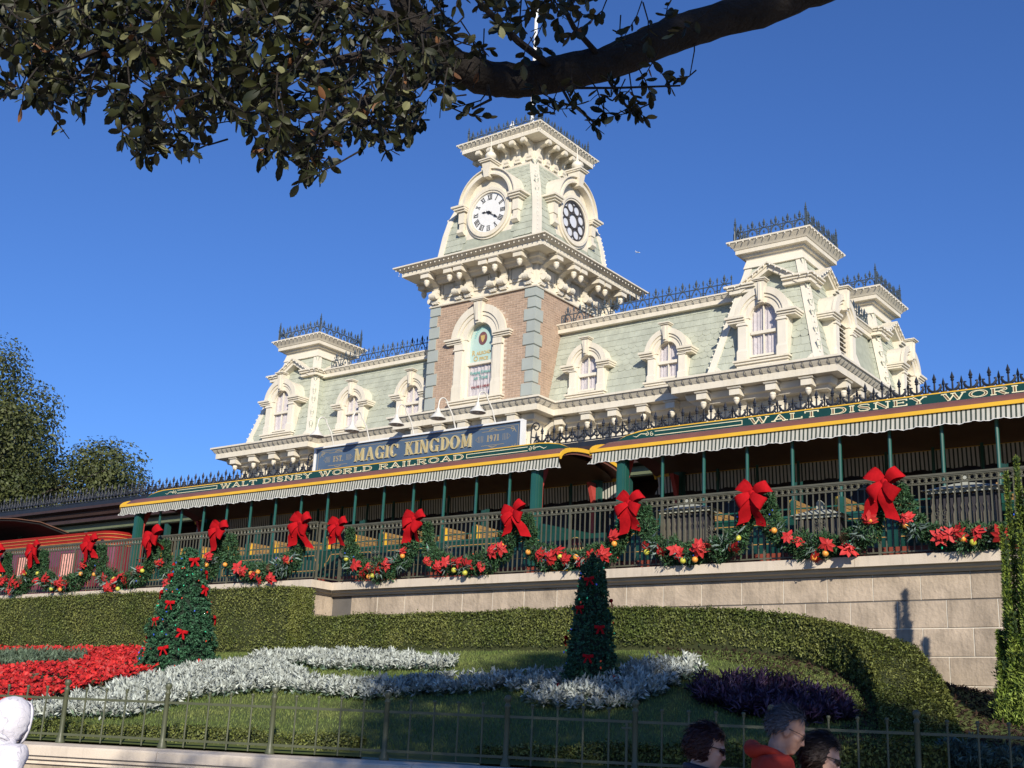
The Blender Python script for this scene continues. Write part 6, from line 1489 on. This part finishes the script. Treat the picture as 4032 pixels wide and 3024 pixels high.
# ------------------------------------------------------------------ trees far left beyond the station
tm = [mat('far oak leaf', (.038, .052, .013), .6, c2=(.08, .09, .026), scale=.9, face=.45), mat('far oak bark', (.06, .05, .04), .9)]
def far_tree(x, y, zc, r, label, n):
    t = thing('oak_tree', label, 'tree', (x, y, 0)); b = MB(); b.tube([(x, y, 0), (x + .2, y, zc * .5), (x, y, zc)], [.5, .38, .15], 8)
    Ps, Ns = [], []
    for i in range(150):
        v = Vector((random.gauss(0, 1), random.gauss(0, 1), random.gauss(0, .85))).normalized() * r * random.uniform(.42, 1.0); c = Vector((x, y, zc)) + v; q = r * random.uniform(.15, .27)
        b.tube([(x, y, zc * .55 + random.uniform(0, r * .4)), Vector((x, y, zc)) + v * .5 + Vector((0, 0, -.3)), c], [.14, .08, .02], 5)
        m = n // 150; d = unit(RNG.normal(0, 1, (m, 3))); P = np.array(c) + d * q * RNG.uniform(.3, 1.15, (m, 1)) ** .6 * [1, 1, .75]; Ps.append(P); Ns.append(d + [0, 0, .4])
    b.build('trunk', tm[1], t); P = np.concatenate(Ps); link('crown', leafmesh('crown', [(P, np.concatenate(Ns), .19, .62, dict(jit=.6), 0)], tm), t)
far_tree(-64.0, 34, 11.3, 9.8, 'large oak rising beyond the canopy at the left edge of the photograph', 230000)
far_tree(-59.5, 35.5, 7.4, 5.0, 'smaller rounded oak right of the large one, just above the iron cresting', 80000)
far_tree(-68, 40, 9, 6.5, 'oak at the very edge, left of and behind the large oak', 30000)

# ------------------------------------------------------------------ the near live oak: limb across the top of the picture, hanging leaves, shading crown
CM = cam.matrix_world.copy(); FPX = 4815.76 / 1.8228
def at(px, py, d):
    """point at depth d along the camera axis for a position in the 2212-wide photograph (used only to lay out the branch)."""
    return CM @ Vector(((px - 1106) / FPX * d, -(py - 829.5) / FPX * d, -d))
barkm = mat('oak bark', (.020, .016, .013), .95, .35, 12, bump=1.0, bscale=45)
lm = [mat('oak leaf', (.016, .021, .006), .5, c2=(.038, .042, .012), scale=7, rnd=.35, spec=.3), mat('oak leaf pale underside', (.10, .105, .045), .6, c2=(.20, .20, .09), scale=9, rnd=.2), mat('oak leaf brown', (.14, .06, .02), .6, .3, 9)]
lmf = [mat('oak leaf mass', (.016, .021, .006), .5, c2=(.038, .042, .012), scale=7, face=.35, spec=.3)]
oak = thing('live_oak', 'live oak with a dark limb and hanging leaves overhead, its trunk outside the picture', 'tree', (6.2, -1.2, 0))
b = MB()
limb = [at(2250, -330, 5.6), at(1960, -140, 5.5), at(1780, -38, 5.45), at(1640, 20, 5.4), at(1500, 58, 5.35), at(1400, 96, 5.3), at(1310, 138, 5.28), at(1210, 158, 5.25), at(1120, 176, 5.2), at(1050, 168, 5.15), at(985, 140, 5.1), at(930, 95, 5.05), at(880, 20, 5.0), at(840, -80, 4.95)]
rr = [.11, .10, .09, .08, .077, .076, .077, .076, .074, .07, .066, .06, .055, .05]
pts, rs = [], []
for i in range(len(limb) - 1):
    for k in range(6):
        u = k / 6; p = limb[i].lerp(limb[i + 1], u); pts.append(p); rs.append((rr[i] * (1 - u) + rr[i + 1] * u) * (1 + .10 * noise.noise(p * 5)))
b.tube([(6.2, -1.2, -.1), (6.15, -1.2, 1.2), (5.9, -1.0, 2.6)], [.55, .42, .36], 14)
b.tube([Vector((5.9, -1.0, 2.55)), Vector((4.6, .4, 3.9)), Vector((3.2, 2.4, 4.6)), limb[0]], [.3, .22, .17, .13], 12)
for v in ((4.5, -2.5, 7.5), (7.5, 1.5, 7.8), (2.0, -1.0, 7.4), (3.5, 2.5, 7.8), (6, -4, 8)): b.tube([(5.95, -1.05, 2.5), (5.6, -.9, 4.6), v], [.26, .18, .06], 8)
b.build('trunk', barkm, oak, 60)
lb = MB(); lb.tube(pts, rs, 14)
lb.v = [tuple(Vector(v) + Vector((noise.noise(Vector(v) * 22), noise.noise(Vector(v) * 22 + Vector((7, 0, 0))), noise.noise(Vector(v) * 22 + Vector((0, 7, 0))))) * .012) for v in lb.v]
lb.build('limb', barkm, oak, 60)
# secondary branches
tw = MB(); random.seed(5)
brs = [([(900, 50, 5.0), (760, 20, 4.8), (600, -10, 4.7)], .03), ([(985, 140, 5.1), (860, 200, 4.8), (760, 230, 4.6), (690, 300, 4.5)], .022), ([(930, 95, 5.05), (780, 120, 4.7), (640, 150, 4.5), (560, 230, 4.4)], .022), ([(600, -10, 4.7), (480, 60, 4.5), (380, 150, 4.3), (300, 240, 4.2)], .018), ([(480, 60, 4.5), (300, 70, 4.3), (160, 130, 4.2)], .016), ([(300, 70, 4.3), (150, 20, 4.1), (20, 90, 4.0)], .014),
       ([(1210, 158, 5.25), (1120, 90, 5.0), (1050, 20, 4.9), (1000, -40, 4.8)], .018), ([(1310, 138, 5.28), (1240, 60, 5.1), (1200, -20, 5.0)], .014), ([(1050, 168, 5.15), (1060, 215, 5.0), (1020, 235, 4.95)], .008), ([(1210, 158, 5.25), (1250, 190, 5.1), (1330, 190, 5.0), (1470, 185, 4.95)], .007), ([(1500, 55, 5.35), (1500, 110, 5.3), (1490, 165, 5.3)], .004), ([(1300, 145, 5.28), (1330, 200, 5.2), (1370, 250, 5.1)], .008), ([(1200, 165, 5.25), (1230, 220, 5.15), (1290, 270, 5.1)], .008), ([(760, 230, 4.6), (830, 280, 4.6), (860, 320, 4.55)], .008), ([(560, 230, 4.4), (600, 320, 4.35), (660, 370, 4.35)], .008), ([(300, 240, 4.2), (330, 300, 4.2), (420, 330, 4.2)], .007)]
for P_, r in brs: tw.tube([at(*p) for p in P_], [r * (1 - .6 * i / len(P_)) for i in range(len(P_))], 6)
# leaves: sprigs of five to eight toothed leaves on short twigs
def oakleaf_mesh(m, sc=1.0):
    b_ = MB(); half_ = [(0, 0), (.10, .10), (.28, .20), (.45, .23), (.62, .24), (.70, .20), (.80, .19), (.90, .10), (1, 0)]
    vs = [(u, 0, -.06 * math.sin(u * 2.6)) for u, v in half_] + [(u, v, .05 - .06 * math.sin(u * 2.6) - .1 * v * v) for u, v in half_[1:-1]] + [(u, -v, .05 - .06 * math.sin(u * 2.6) - .1 * v * v) for u, v in half_[1:-1]]
    n = len(half_); k = n - 2; fs = []
    for s0 in (n, n + k):
        fs.append((0, 1, s0)); fs += [(i + 1, i + 2, s0 + i + 1, s0 + i) for i in range(k - 1)]; fs.append((n - 2, n - 1, s0 + k - 1))
    vs = [(x * .052 * sc, y * .052 * sc, z * .052 * sc) for x, y, z in vs]
    return b_.add(vs, fs).mesh('leaf', m, 60)
LMS = [oakleaf_mesh(lm[0]), oakleaf_mesh(lm[0], 1.2), oakleaf_mesh(lm[0], .8), oakleaf_mesh(lm[1], 1.05), oakleaf_mesh(lm[2], .9)]
region = [(-40, -60), (-40, 190), (30, 215), (70, 255), (120, 262), (190, 225), (235, 250), (270, 318), (320, 335), (410, 325), (470, 250), (540, 290), (575, 330), (620, 345), (690, 378), (720, 310), (770, 290), (845, 318), (900, 268), (940, 215), (1000, 190), (1090, 60), (1180, 100), (1290, 60), (1300, -60)]
sprigs = []
for i in range(860):
    while True:
        px, py = random.uniform(-40, 1300), random.uniform(-60, 385)
        if pip(np.array([px]), np.array([py]), region)[0]: break
    if px > 960 and random.random() < .45: continue
    if px < 430 and py > 130 and random.random() < .30: continue
    sprigs.append((px, py, random.uniform(3.9, 5.6) if px > 700 else random.uniform(3.6, 5.0)))
for px, py in ((1010, 225), (1022, 248), (1195, 215), (1225, 235), (1250, 232), (1290, 278), (1285, 262), (1300, 225), (1340, 205), (1355, 235), (1380, 245), (1320, 180), (1400, 190), (1440, 175), (1470, 168), (1395, 160), (1240, 195), (1170, 245), (1185, 228), (1310, 210), (1370, 215), (1330, 250), (1150, 205), (880, 290), (850, 322), (690, 370), (655, 375), (570, 325), (415, 335), (310, 335), (135, 280), (320, 325), (1130, 130), (1175, 105), (1345, 85), (1360, 60), (1440, 25), (1480, 60), (1400, 75)): sprigs.append((px, py, 5.0 if px > 900 else 4.3))
litems = []
for px, py, d in sprigs:
    c = at(px, py, d); ax = Vector((random.gauss(0, .6), random.gauss(0, .6), random.uniform(-1.2, .1))).normalized(); L = random.uniform(.07, .13); base = c - ax * L * .5
    tw.tube([base - ax * .05 + Vector((random.gauss(0, .02), random.gauss(0, .02), .03)), base, c + ax * L * .5], [.0035, .003, .0015], 4, cap=False)
    for k in range(random.randint(5, 8)):
        a = random.uniform(0, 2 * PI); u = k / 7; o_ = ax.orthogonal().normalized(); dr = (Matrix.Rotation(a, 3, ax) @ o_) * (1.0 - .5 * u) + ax * (.3 + u); dr.normalize()
        nrm = dr.cross(Vector((random.gauss(0, 1), random.gauss(0, 1), random.gauss(0, .5)))).normalized(); R_ = Matrix((dr, nrm.cross(dr), nrm)).transposed().to_4x4()
        t_ = random.random(); q = 3 if t_ < .10 else (4 if t_ < .125 else random.choice((0, 0, 1, 2)))
        litems.append((LMS[q], Matrix.Translation(base + ax * L * u) @ R_))
tw.build('twig', barkm, oak, kind='stuff')
litems.sort(key=lambda it: (CM.inverted() @ it[1].translation).z * -1)
for me, M in litems[:300]: link('leaf', me, oak, M)
for q, m in ((0, lm[0]), (3, lm[1]), (4, lm[2])):
    its = [it for it in litems[300:] if (LMS.index(it[0]) in ((0, 1, 2) if q == 0 else (q,)))]
    if its: link('leaf', merge_meshes('leaf', its, lmf[0] if q == 0 else m), oak, kind='stuff')
# crown above and right of the viewer, which throws the shade
# its clumps lie along the sun's path to the lawn, the walkers and the limb: s = x + y, k = height where x = y
def crown_points(n_clump, per):
    Ps, Ns = [], []; rg = np.random.default_rng(21); c = 0
    while c < n_clump:
        s_ = rg.uniform(-4.5, 10.6); k = rg.uniform(4.2, 11.0)
        if s_ < .6 and (rg.uniform() < .55 or not 4.8 < k < 7.0): continue
        top = np.interp(s_, [0, 1, 3, 4.2, 5.4, 6.3, 8, 10.6], [7.2, 9.6, 10.0, 10.9, 10.9, 9.6, 8.9, 7.0]); lo = np.interp(s_, [0, 2, 4, 10.6], [6.4, 4.2, 4.2, 5.2])
        if not lo < k < top: continue
        d = rg.uniform(-7, -2.0); x = (s_ - 1.4142 * d) / 2; y = (s_ + 1.4142 * d) / 2; z = k - .4142 * d
        q = unit(rg.normal(0, 1, (per, 3))); P = np.array([x, y, z]) + q * rg.uniform(.1, 1, (per, 1)) ** .6 * [.62, .62, .40]; Ps.append(P); Ns.append(q + [0, 0, .5]); c += 1
    return np.concatenate(Ps), np.concatenate(Ns)
P, N = crown_points(330, 130)
link('crown', leafmesh('crown', [(P, N, .16, .52, dict(jit=.7), 0)], lmf), oak, kind='stuff')
# ------------------------------------------------------------------ people
skinm = mat('skin', (.42, .24, .17), .5, .06, 20); skin2 = mat('fair skin', (.52, .32, .25), .5, .05, 20)
shades = mat('dark lens', (.01, .01, .012), .08, spec=.7); framem = mat('spectacle frame', (.03, .025, .02), .3)
trou = mat('dark trousers', (.03, .035, .05), .8); shoe = mat('shoe', (.05, .045, .04), .6)
def person(name_label, x, y, H, heading, pitch, cloth, hair, skin, hood=False, hair_style='short', glasses='shades', zb=0.0, stride=1, back='none', cloth_bump=None):
    s = H / 1.72; root = thing('person', name_label, 'person', (x, y, zb)); M = T(x, y, zb) @ RZ(heading) @ Matrix.Scale(s, 4)
    # skeleton: +x is forward
    J = {'pel': (0, 0, .95, .125, .15), 'sp': (.005, 0, 1.12, .115, .15), 'ch': (.0, 0, 1.30, .125, .175), 'up': (-.015, 0, 1.40, .10, .14), 'nk': (.005, 0, 1.47, .062, .066), 'hd': (.03, 0, 1.56, .055, .06)}
    E = [('pel', 'sp'), ('sp', 'ch'), ('ch', 'up'), ('up', 'nk'), ('nk', 'hd')]
    for sd_, nm in ((1, 'l'), (-1, 'r')):
        f = .22 * stride * sd_
        J['sh' + nm] = (-.01, .165 * sd_, 1.395, .07, .07); J['el' + nm] = (-.10, .235 * sd_, 1.13, .052, .052); J['wr' + nm] = (.09, .215 * sd_, .96, .042, .045); J['pk' + nm] = (.12, .165 * sd_, .93, .05, .05)
        J['hp' + nm] = (0, .085 * sd_, .90, .095, .095); J['kn' + nm] = (.06 + f * .55, .09 * sd_, .50, .062, .062); J['an' + nm] = (f - .04, .09 * sd_, .10 + (.04 if f < 0 else 0), .045, .045); J['to' + nm] = (f + .12, .10 * sd_, .04, .035, .045)
        E += [('up', 'sh' + nm), ('sh' + nm, 'el' + nm), ('el' + nm, 'wr' + nm), ('wr' + nm, 'pk' + nm), ('pel', 'hp' + nm), ('hp' + nm, 'kn' + nm), ('kn' + nm, 'an' + nm), ('an' + nm, 'to' + nm)]
    # head, joined to the body by a voxel remesh
    HC = Vector((.072, 0, 1.600)); RP = T(*HC) @ Matrix.Rotation(pitch, 4, 'Y')
    bm = bmesh.new()
    for a_, c_ in E:                                  # overlapping tapered ellipsoids along every bone
        A_, B_ = J[a_], J[c_]; ln = (Vector(A_[:3]) - Vector(B_[:3])).length; k_ = max(2, int(ln / .035))
        for q in range(k_ + 1):
            u = q / k_; p_ = [A_[i] * (1 - u) + B_[i] * u for i in range(5)]; up_ = min(p_[3], p_[4])
            if a_ in ('hp' + 'l', 'hp' + 'r', 'kn' + 'l', 'kn' + 'r'): up_ *= 1.0
            g = bmesh.ops.create_icosphere(bm, subdivisions=2, radius=1); bmesh.ops.transform(bm, matrix=T(*p_[:3]) @ Matrix.Diagonal((p_[3], p_[4], up_, 1)), verts=g['verts'])
    def ell(c, r, rot=0.0, sub=3):
        v0 = len(bm.verts); g = bmesh.ops.create_icosphere(bm, subdivisions=sub, radius=1); MM = RP @ T(*c) @ Matrix.Rotation(rot, 4, 'Y') @ Matrix.Diagonal((*r, 1)); bmesh.ops.transform(bm, matrix=MM, verts=g['verts'])
    ell((-.012, 0, .03), (.098, .076, .092)); ell((.025, 0, -.03), (.066, .060, .088)); ell((.056, 0, -.092), (.030, .034, .024)); ell((.074, 0, .022), (.022, .05, .014))
    ell((.092, 0, -.012), (.013, .010, .032), rad(-22)); ell((.103, 0, -.033), (.014, .015, .011)); ell((.083, 0, -.060), (.012, .022, .007)); ell((.081, 0, -.072), (.011, .019, .007)); ell((.0, 0, -.10), (.05, .05, .06))
    for sy in (-1, 1): ell((-.008, sy * .077, -.012), (.022, .010, .032), rad(-10)); ell((.05, sy * .042, -.02), (.03, .022, .022)); ell((.073, sy * .032, .003), (.012, .014, .010))
    tmp = bpy.data.meshes.new('t'); bm.to_mesh(tmp); bm.free()
    o = bpy.data.objects.new('person_body', tmp); COL.objects.link(o); rm_ = o.modifiers.new('r', 'REMESH'); rm_.mode = 'VOXEL'; rm_.voxel_size = .0085; sm_ = o.modifiers.new('s', 'SMOOTH'); sm_.factor = .5; sm_.iterations = 3
    dg = bpy.context.evaluated_depsgraph_get(); fin = bpy.data.meshes.new_from_object(o.evaluated_get(dg)); bpy.data.objects.remove(o); fin.name = 'body'
    # loose cloth: swell and crease the jacket
    n = len(fin.vertices); co = np.empty(n * 3, np.float32); fin.vertices.foreach_get('co', co); co = co.reshape(-1, 3); no = np.empty(n * 3, np.float32); fin.vertices.foreach_get('normal', no); no = no.reshape(-1, 3)
    wj = np.clip((1.47 - co[:, 2]) / .03, 0, 1) * np.clip((co[:, 2] - .82) / .05, 0, 1)
    fold = np.array([noise.noise((float(p[0]) * 9 + p[2] * 4, float(p[1]) * 9, float(p[2]) * 7)) for p in co])
    co += no * (wj * (.022 + .022 * fold))[:, None]; fin.vertices.foreach_set('co', co.ravel()); fin.update()
    for m in (skin, cloth, trou, shoe): fin.materials.append(m)
    nf = len(fin.polygons); ce = np.empty(nf * 3, np.float32); fin.polygons.foreach_get('center', ce); ce = ce.reshape(-1, 3); z = ce[:, 2]
    mi = np.where(z > 1.475 - .10 * (ce[:, 0] - .0), 0, np.where(z > .86, 1, np.where(z > .09, 2, 3))); fin.polygons.foreach_set('material_index', mi.astype(np.int32)); fin.polygons.foreach_set('use_smooth', np.ones(nf, bool)); fin.transform(M); fin.update()
    link('body', fin, root)
    HM = M @ RP
    def shell(nm, m, test, grow=1.0, rough=.006, c=(-.012, 0, .03), r=(.098, .076, .092), sub=4):
        v, f = icos(1, sub); vs = []; 
        for p in v:
            nz_ = noise.noise(Vector(p) * 5) * rough + noise.noise(Vector(p) * 16) * rough * .5
            vs.append(Vector((c[0] + p[0] * (r[0] * grow + nz_), c[1] + p[1] * (r[1] * grow + nz_), c[2] + p[2] * (r[2] * grow + nz_))))
        keep = [q for q in f if all(test(v[i]) for i in q)]; used = sorted({i for q in keep for i in q}); ix = {a: i for i, a in enumerate(used)}
        b = MB(HM); b.add([vs[i] for i in used], [tuple(ix[i] for i in q) for q in keep]); mm = b.mesh(nm, m, 80); o = link(nm, mm, root); sdf = o.modifiers.new('thick', 'SOLIDIFY'); sdf.thickness = .012; sdf.offset = -1
        if nm == 'hair' and not hood:                              # strands over the cap and its edge
            ii = RNG.integers(0, len(used), 2600); P = np.array([tuple(vs[used[i]]) for i in ii]) + RNG.normal(0, .003, (2600, 3)); N = unit(P - np.array(c)); flow = np.tile([-.9, 0, -.75], (2600, 1)) + N * .15
            V, F, A = leaves(P + N * .004, N, .055, .13, jit=.22, updir=flow * 2, fold=.05); me_ = np_mesh('strands', V, F, m, A); me_.transform(HM); s_ = link('strands', me_, root); s_['kind'] = 'stuff'
        return o
    if hood:
        shell('hood', cloth, lambda p: p[0] < .52 - .25 * max(0, -p[2]) and p[2] > -.95, 1.42, .005, c=(-.02, 0, .0), r=(.105, .085, .108))
        b = MB(M); b.tube([(.06 * math.cos(q) - .02, .10 * math.sin(q), 1.46 + .02 * math.cos(q * 2)) for q in [2 * PI * i / 16 for i in range(16)]], .045, 8, closed=True); b.build('hood_collar', cloth, root, 60)
        rim = [(.052, .118 * math.cos(q) * .86, .148 * math.sin(q) * .88 + .0) for q in [2 * PI * i / 28 for i in range(28)]]
        for dx, rr_, m_ in ((0, .011, cloth), (-.016, .0045, MATS['seam grey']), (.008, .004, MATS['seam grey'])):
            b = MB(HM); b.tube([(p[0] + dx + .02 * abs(p[2]) * 3, p[1] * (1 + (.03 if rr_ < .01 else 0)), p[2] * (1 + (.03 if rr_ < .01 else 0))) for p in rim], rr_, 7, closed=True); b.build('hood_hem', m_, root, 70)
        for k_ in range(4):                           # gathers of the hood behind the neck
            b = MB(M); b.tube([((.075 + .012 * k_) * math.cos(q) - .03, (.105 + .012 * k_) * math.sin(q), 1.50 - .022 * k_ + .02 * math.sin(q * 2 + k_)) for q in [PI * .35 + PI * 1.3 * i / 14 for i in range(15)]], [.006 + .014 * math.sin(PI * i / 14) for i in range(15)], 8); b.build('hood_gather', cloth, root, 70)
        shell('hair', hair, lambda p: p[2] > -.1 and p[0] < .55, 1.06)
    else:
        if hair_style == 'short': shell('hair', hair, lambda p: (p[2] > .30 - .55 * (-p[0]) if p[0] > 0 else p[2] > -.52 + (.25 if abs(p[1]) > .75 and p[0] > -.3 else 0)) and not (p[0] > .60 and p[2] < .62), 1.07, .004)
        else: shell('hair', hair, lambda p: not (p[0] > .25 and p[2] < .55 - .12 * abs(p[1])) and p[2] > (-.98 if hair_style == 'bob' else -.85), 1.24 if hair_style == 'crop' else 1.30, .012, c=(-.022, 0, .022), r=(.096, .080, .098))
    if glasses:
        b = MB(HM); lens = MB(HM)
        for sy in (-1, 1):
            rw, rh = (.030, .022) if glasses == 'shades' else (.025, .017)
            P_ = [(.098 - .25 * abs(rw * math.cos(q)) * 0 - .006, sy * .033 + rw * math.cos(q), .002 + rh * math.sin(q)) for q in [2 * PI * i / 14 for i in range(14)]]
            b.tube(P_, .0025, 5, closed=True); lens.add(P_, [tuple(range(14))])
            b.tube([(.092, sy * .062, .008), (.06, sy * .080, .010), (-.005, sy * .082, .008)], .0035 if glasses == 'shades' else .002, 5)
            if glasses == 'shades': lens.add([(.088, sy * .06, .018), (.088, sy * .06, -.012), (.055, sy * .079, -.004), (.055, sy * .079, .016)], [(0, 1, 2, 3)])
        b.tube([(.094, -.008, .006), (.098, 0, .008), (.094, .008, .006)], .0025, 5); b.build('spectacles', framem, root)
        lens.build('lens', shades if glasses == 'shades' else glass_clear, root)
    if back == 'hood':                                # hood lying behind the neck
        b = MB(M); b.tube([(-.035 + .095 * math.cos(q), .10 * math.sin(q), 1.478 - .020 * math.cos(q) + .01 * math.sin(3 * q)) for q in [2 * PI * i / 24 for i in range(24)]], [.022 + .022 * max(0, -math.cos(2 * PI * i / 24)) for i in range(24)], 10, closed=True); b.build('folded_hood', cloth, root, 70)
    elif back == 'collar':
        b = MB(M); b.tube([(.02 + .085 * math.cos(q), .088 * math.sin(q), 1.475 - .018 * math.cos(q)) for q in [2 * PI * i / 20 for i in range(20)]], .022, 8, closed=True); b.build('collar', cloth, root, 70)
    return root
def marbled():
    m = mat('white hooded sweatshirt', (.62, .60, .64), .85, .08, 5, bump=.35, bscale=22); n = m.node_tree.nodes; l = m.node_tree.links; b = n['Principled BSDF']
    g = n.new('ShaderNodeNewGeometry'); z = n.new('ShaderNodeTexNoise'); z.inputs['Scale'].default_value = 8.0; z.inputs['Detail'].default_value = 2; z.inputs['Distortion'].default_value = 1.2; l.new(g.outputs['Position'], z.inputs[0])
    a = n.new('ShaderNodeMath'); a.operation = 'SUBTRACT'; a.inputs[1].default_value = .5; l.new(z.outputs[0], a.inputs[0]); q = n.new('ShaderNodeMath'); q.operation = 'ABSOLUTE'; l.new(a.outputs[0], q.inputs[0])
    r = n.new('ShaderNodeMapRange'); r.inputs[1].default_value = .0; r.inputs[2].default_value = .013; l.new(q.outputs[0], r.inputs[0])
    src = b.inputs['Base Color'].links[0].from_socket; x = n.new('ShaderNodeMix'); x.data_type = 'RGBA'; x.inputs[6].default_value = (.38, .37, .42, 1); l.new(src, x.inputs[7]); l.new(r.outputs[0], x.inputs[0]); l.new(x.outputs[2], b.inputs['Base Color']); return m
hd = math.atan2(.5946, .8028)
red_c = mat('red hooded jacket', (.40, .028, .012), .8, .12, 6, bump=.2, bscale=200); navy_c = mat('navy jacket', (.018, .022, .038), .7, .15, 6); black_c = mat('black quilted coat', (.012, .012, .016), .7, .15, 6); white_c = marbled(); mat('seam grey', (.16, .16, .19), .8)
grey_h = mat('grey hair', (.10, .10, .115), .6, .35, 90, bump=.5, bscale=300); aub_h = mat('auburn hair', (.035, .010, .010), .45, .3, 80, bump=.4, bscale=260); dark_h = mat('dark brown hair', (.022, .013, .010), .45, .3, 80, bump=.4, bscale=260)
person('grey haired man in glasses and a red hooded jacket looking down as he walks right', -3.06, 6.60, 1.715, hd - .12, .42, red_c, grey_h, skinm, glasses='clear', back='hood')
person('auburn haired woman in sunglasses and a navy jacket, leftmost of the three walkers', -3.42, 6.36, 1.595, hd - .05, .26, navy_c, aub_h, skin2, hair_style='crop', glasses='shades', stride=-1, back='collar')
person('dark haired woman in sunglasses and a black coat, rightmost of the three walkers', -2.92, 6.78, 1.57, hd - .1, .32, black_c, dark_h, skin2, hair_style='bob', glasses='shades', back='collar')
person('person with a white hood pulled up, cut off by the left edge of the photograph', -6.66, 4.10, 1.56, hd + .95, .12, white_c, dark_h, skin2, hood=True, glasses=None, stride=-1)

# ------------------------------------------------------------------ distant airliner
pl = thing('airliner', 'tiny white airliner far away in the blue sky right of the tower', 'aircraft', tuple(at(1378, 545, 7800)))
pp = at(1378, 545, 7800); M = T(*pp) @ RZ(hd + .5) @ Matrix.Rotation(rad(-6), 4, 'Y')
b = MB(M @ Matrix.Rotation(PI / 2, 4, 'Y')); b.lathe([(.3, -19), (1.4, -17), (2, -13), (2, 10), (1.2, 16), (.3, 19)], 10); b.build('fuselage', white, pl, 40)
for sy in (-1, 1):
    b = MB(M); b.prism([(3, sy * 1.5), (-3.5, sy * 1.5), (-7.5, sy * 17), (-5.5, sy * 17)], -.8, -.3, 'z'); b.build('wing', white, pl); b = MB(M); b.prism([(-14, sy * .8), (-17.5, sy * .8), (-19, sy * 6.5), (-17.5, sy * 6.5)], .5, .8, 'z'); b.build('tailplane', white, pl)
b = MB(M); b.prism([(-12, 1.5), (-17, 1.5), (-19.5, 8), (-17, 8)], -.2, .2, 'y'); b.build('tail_fin', white, pl)
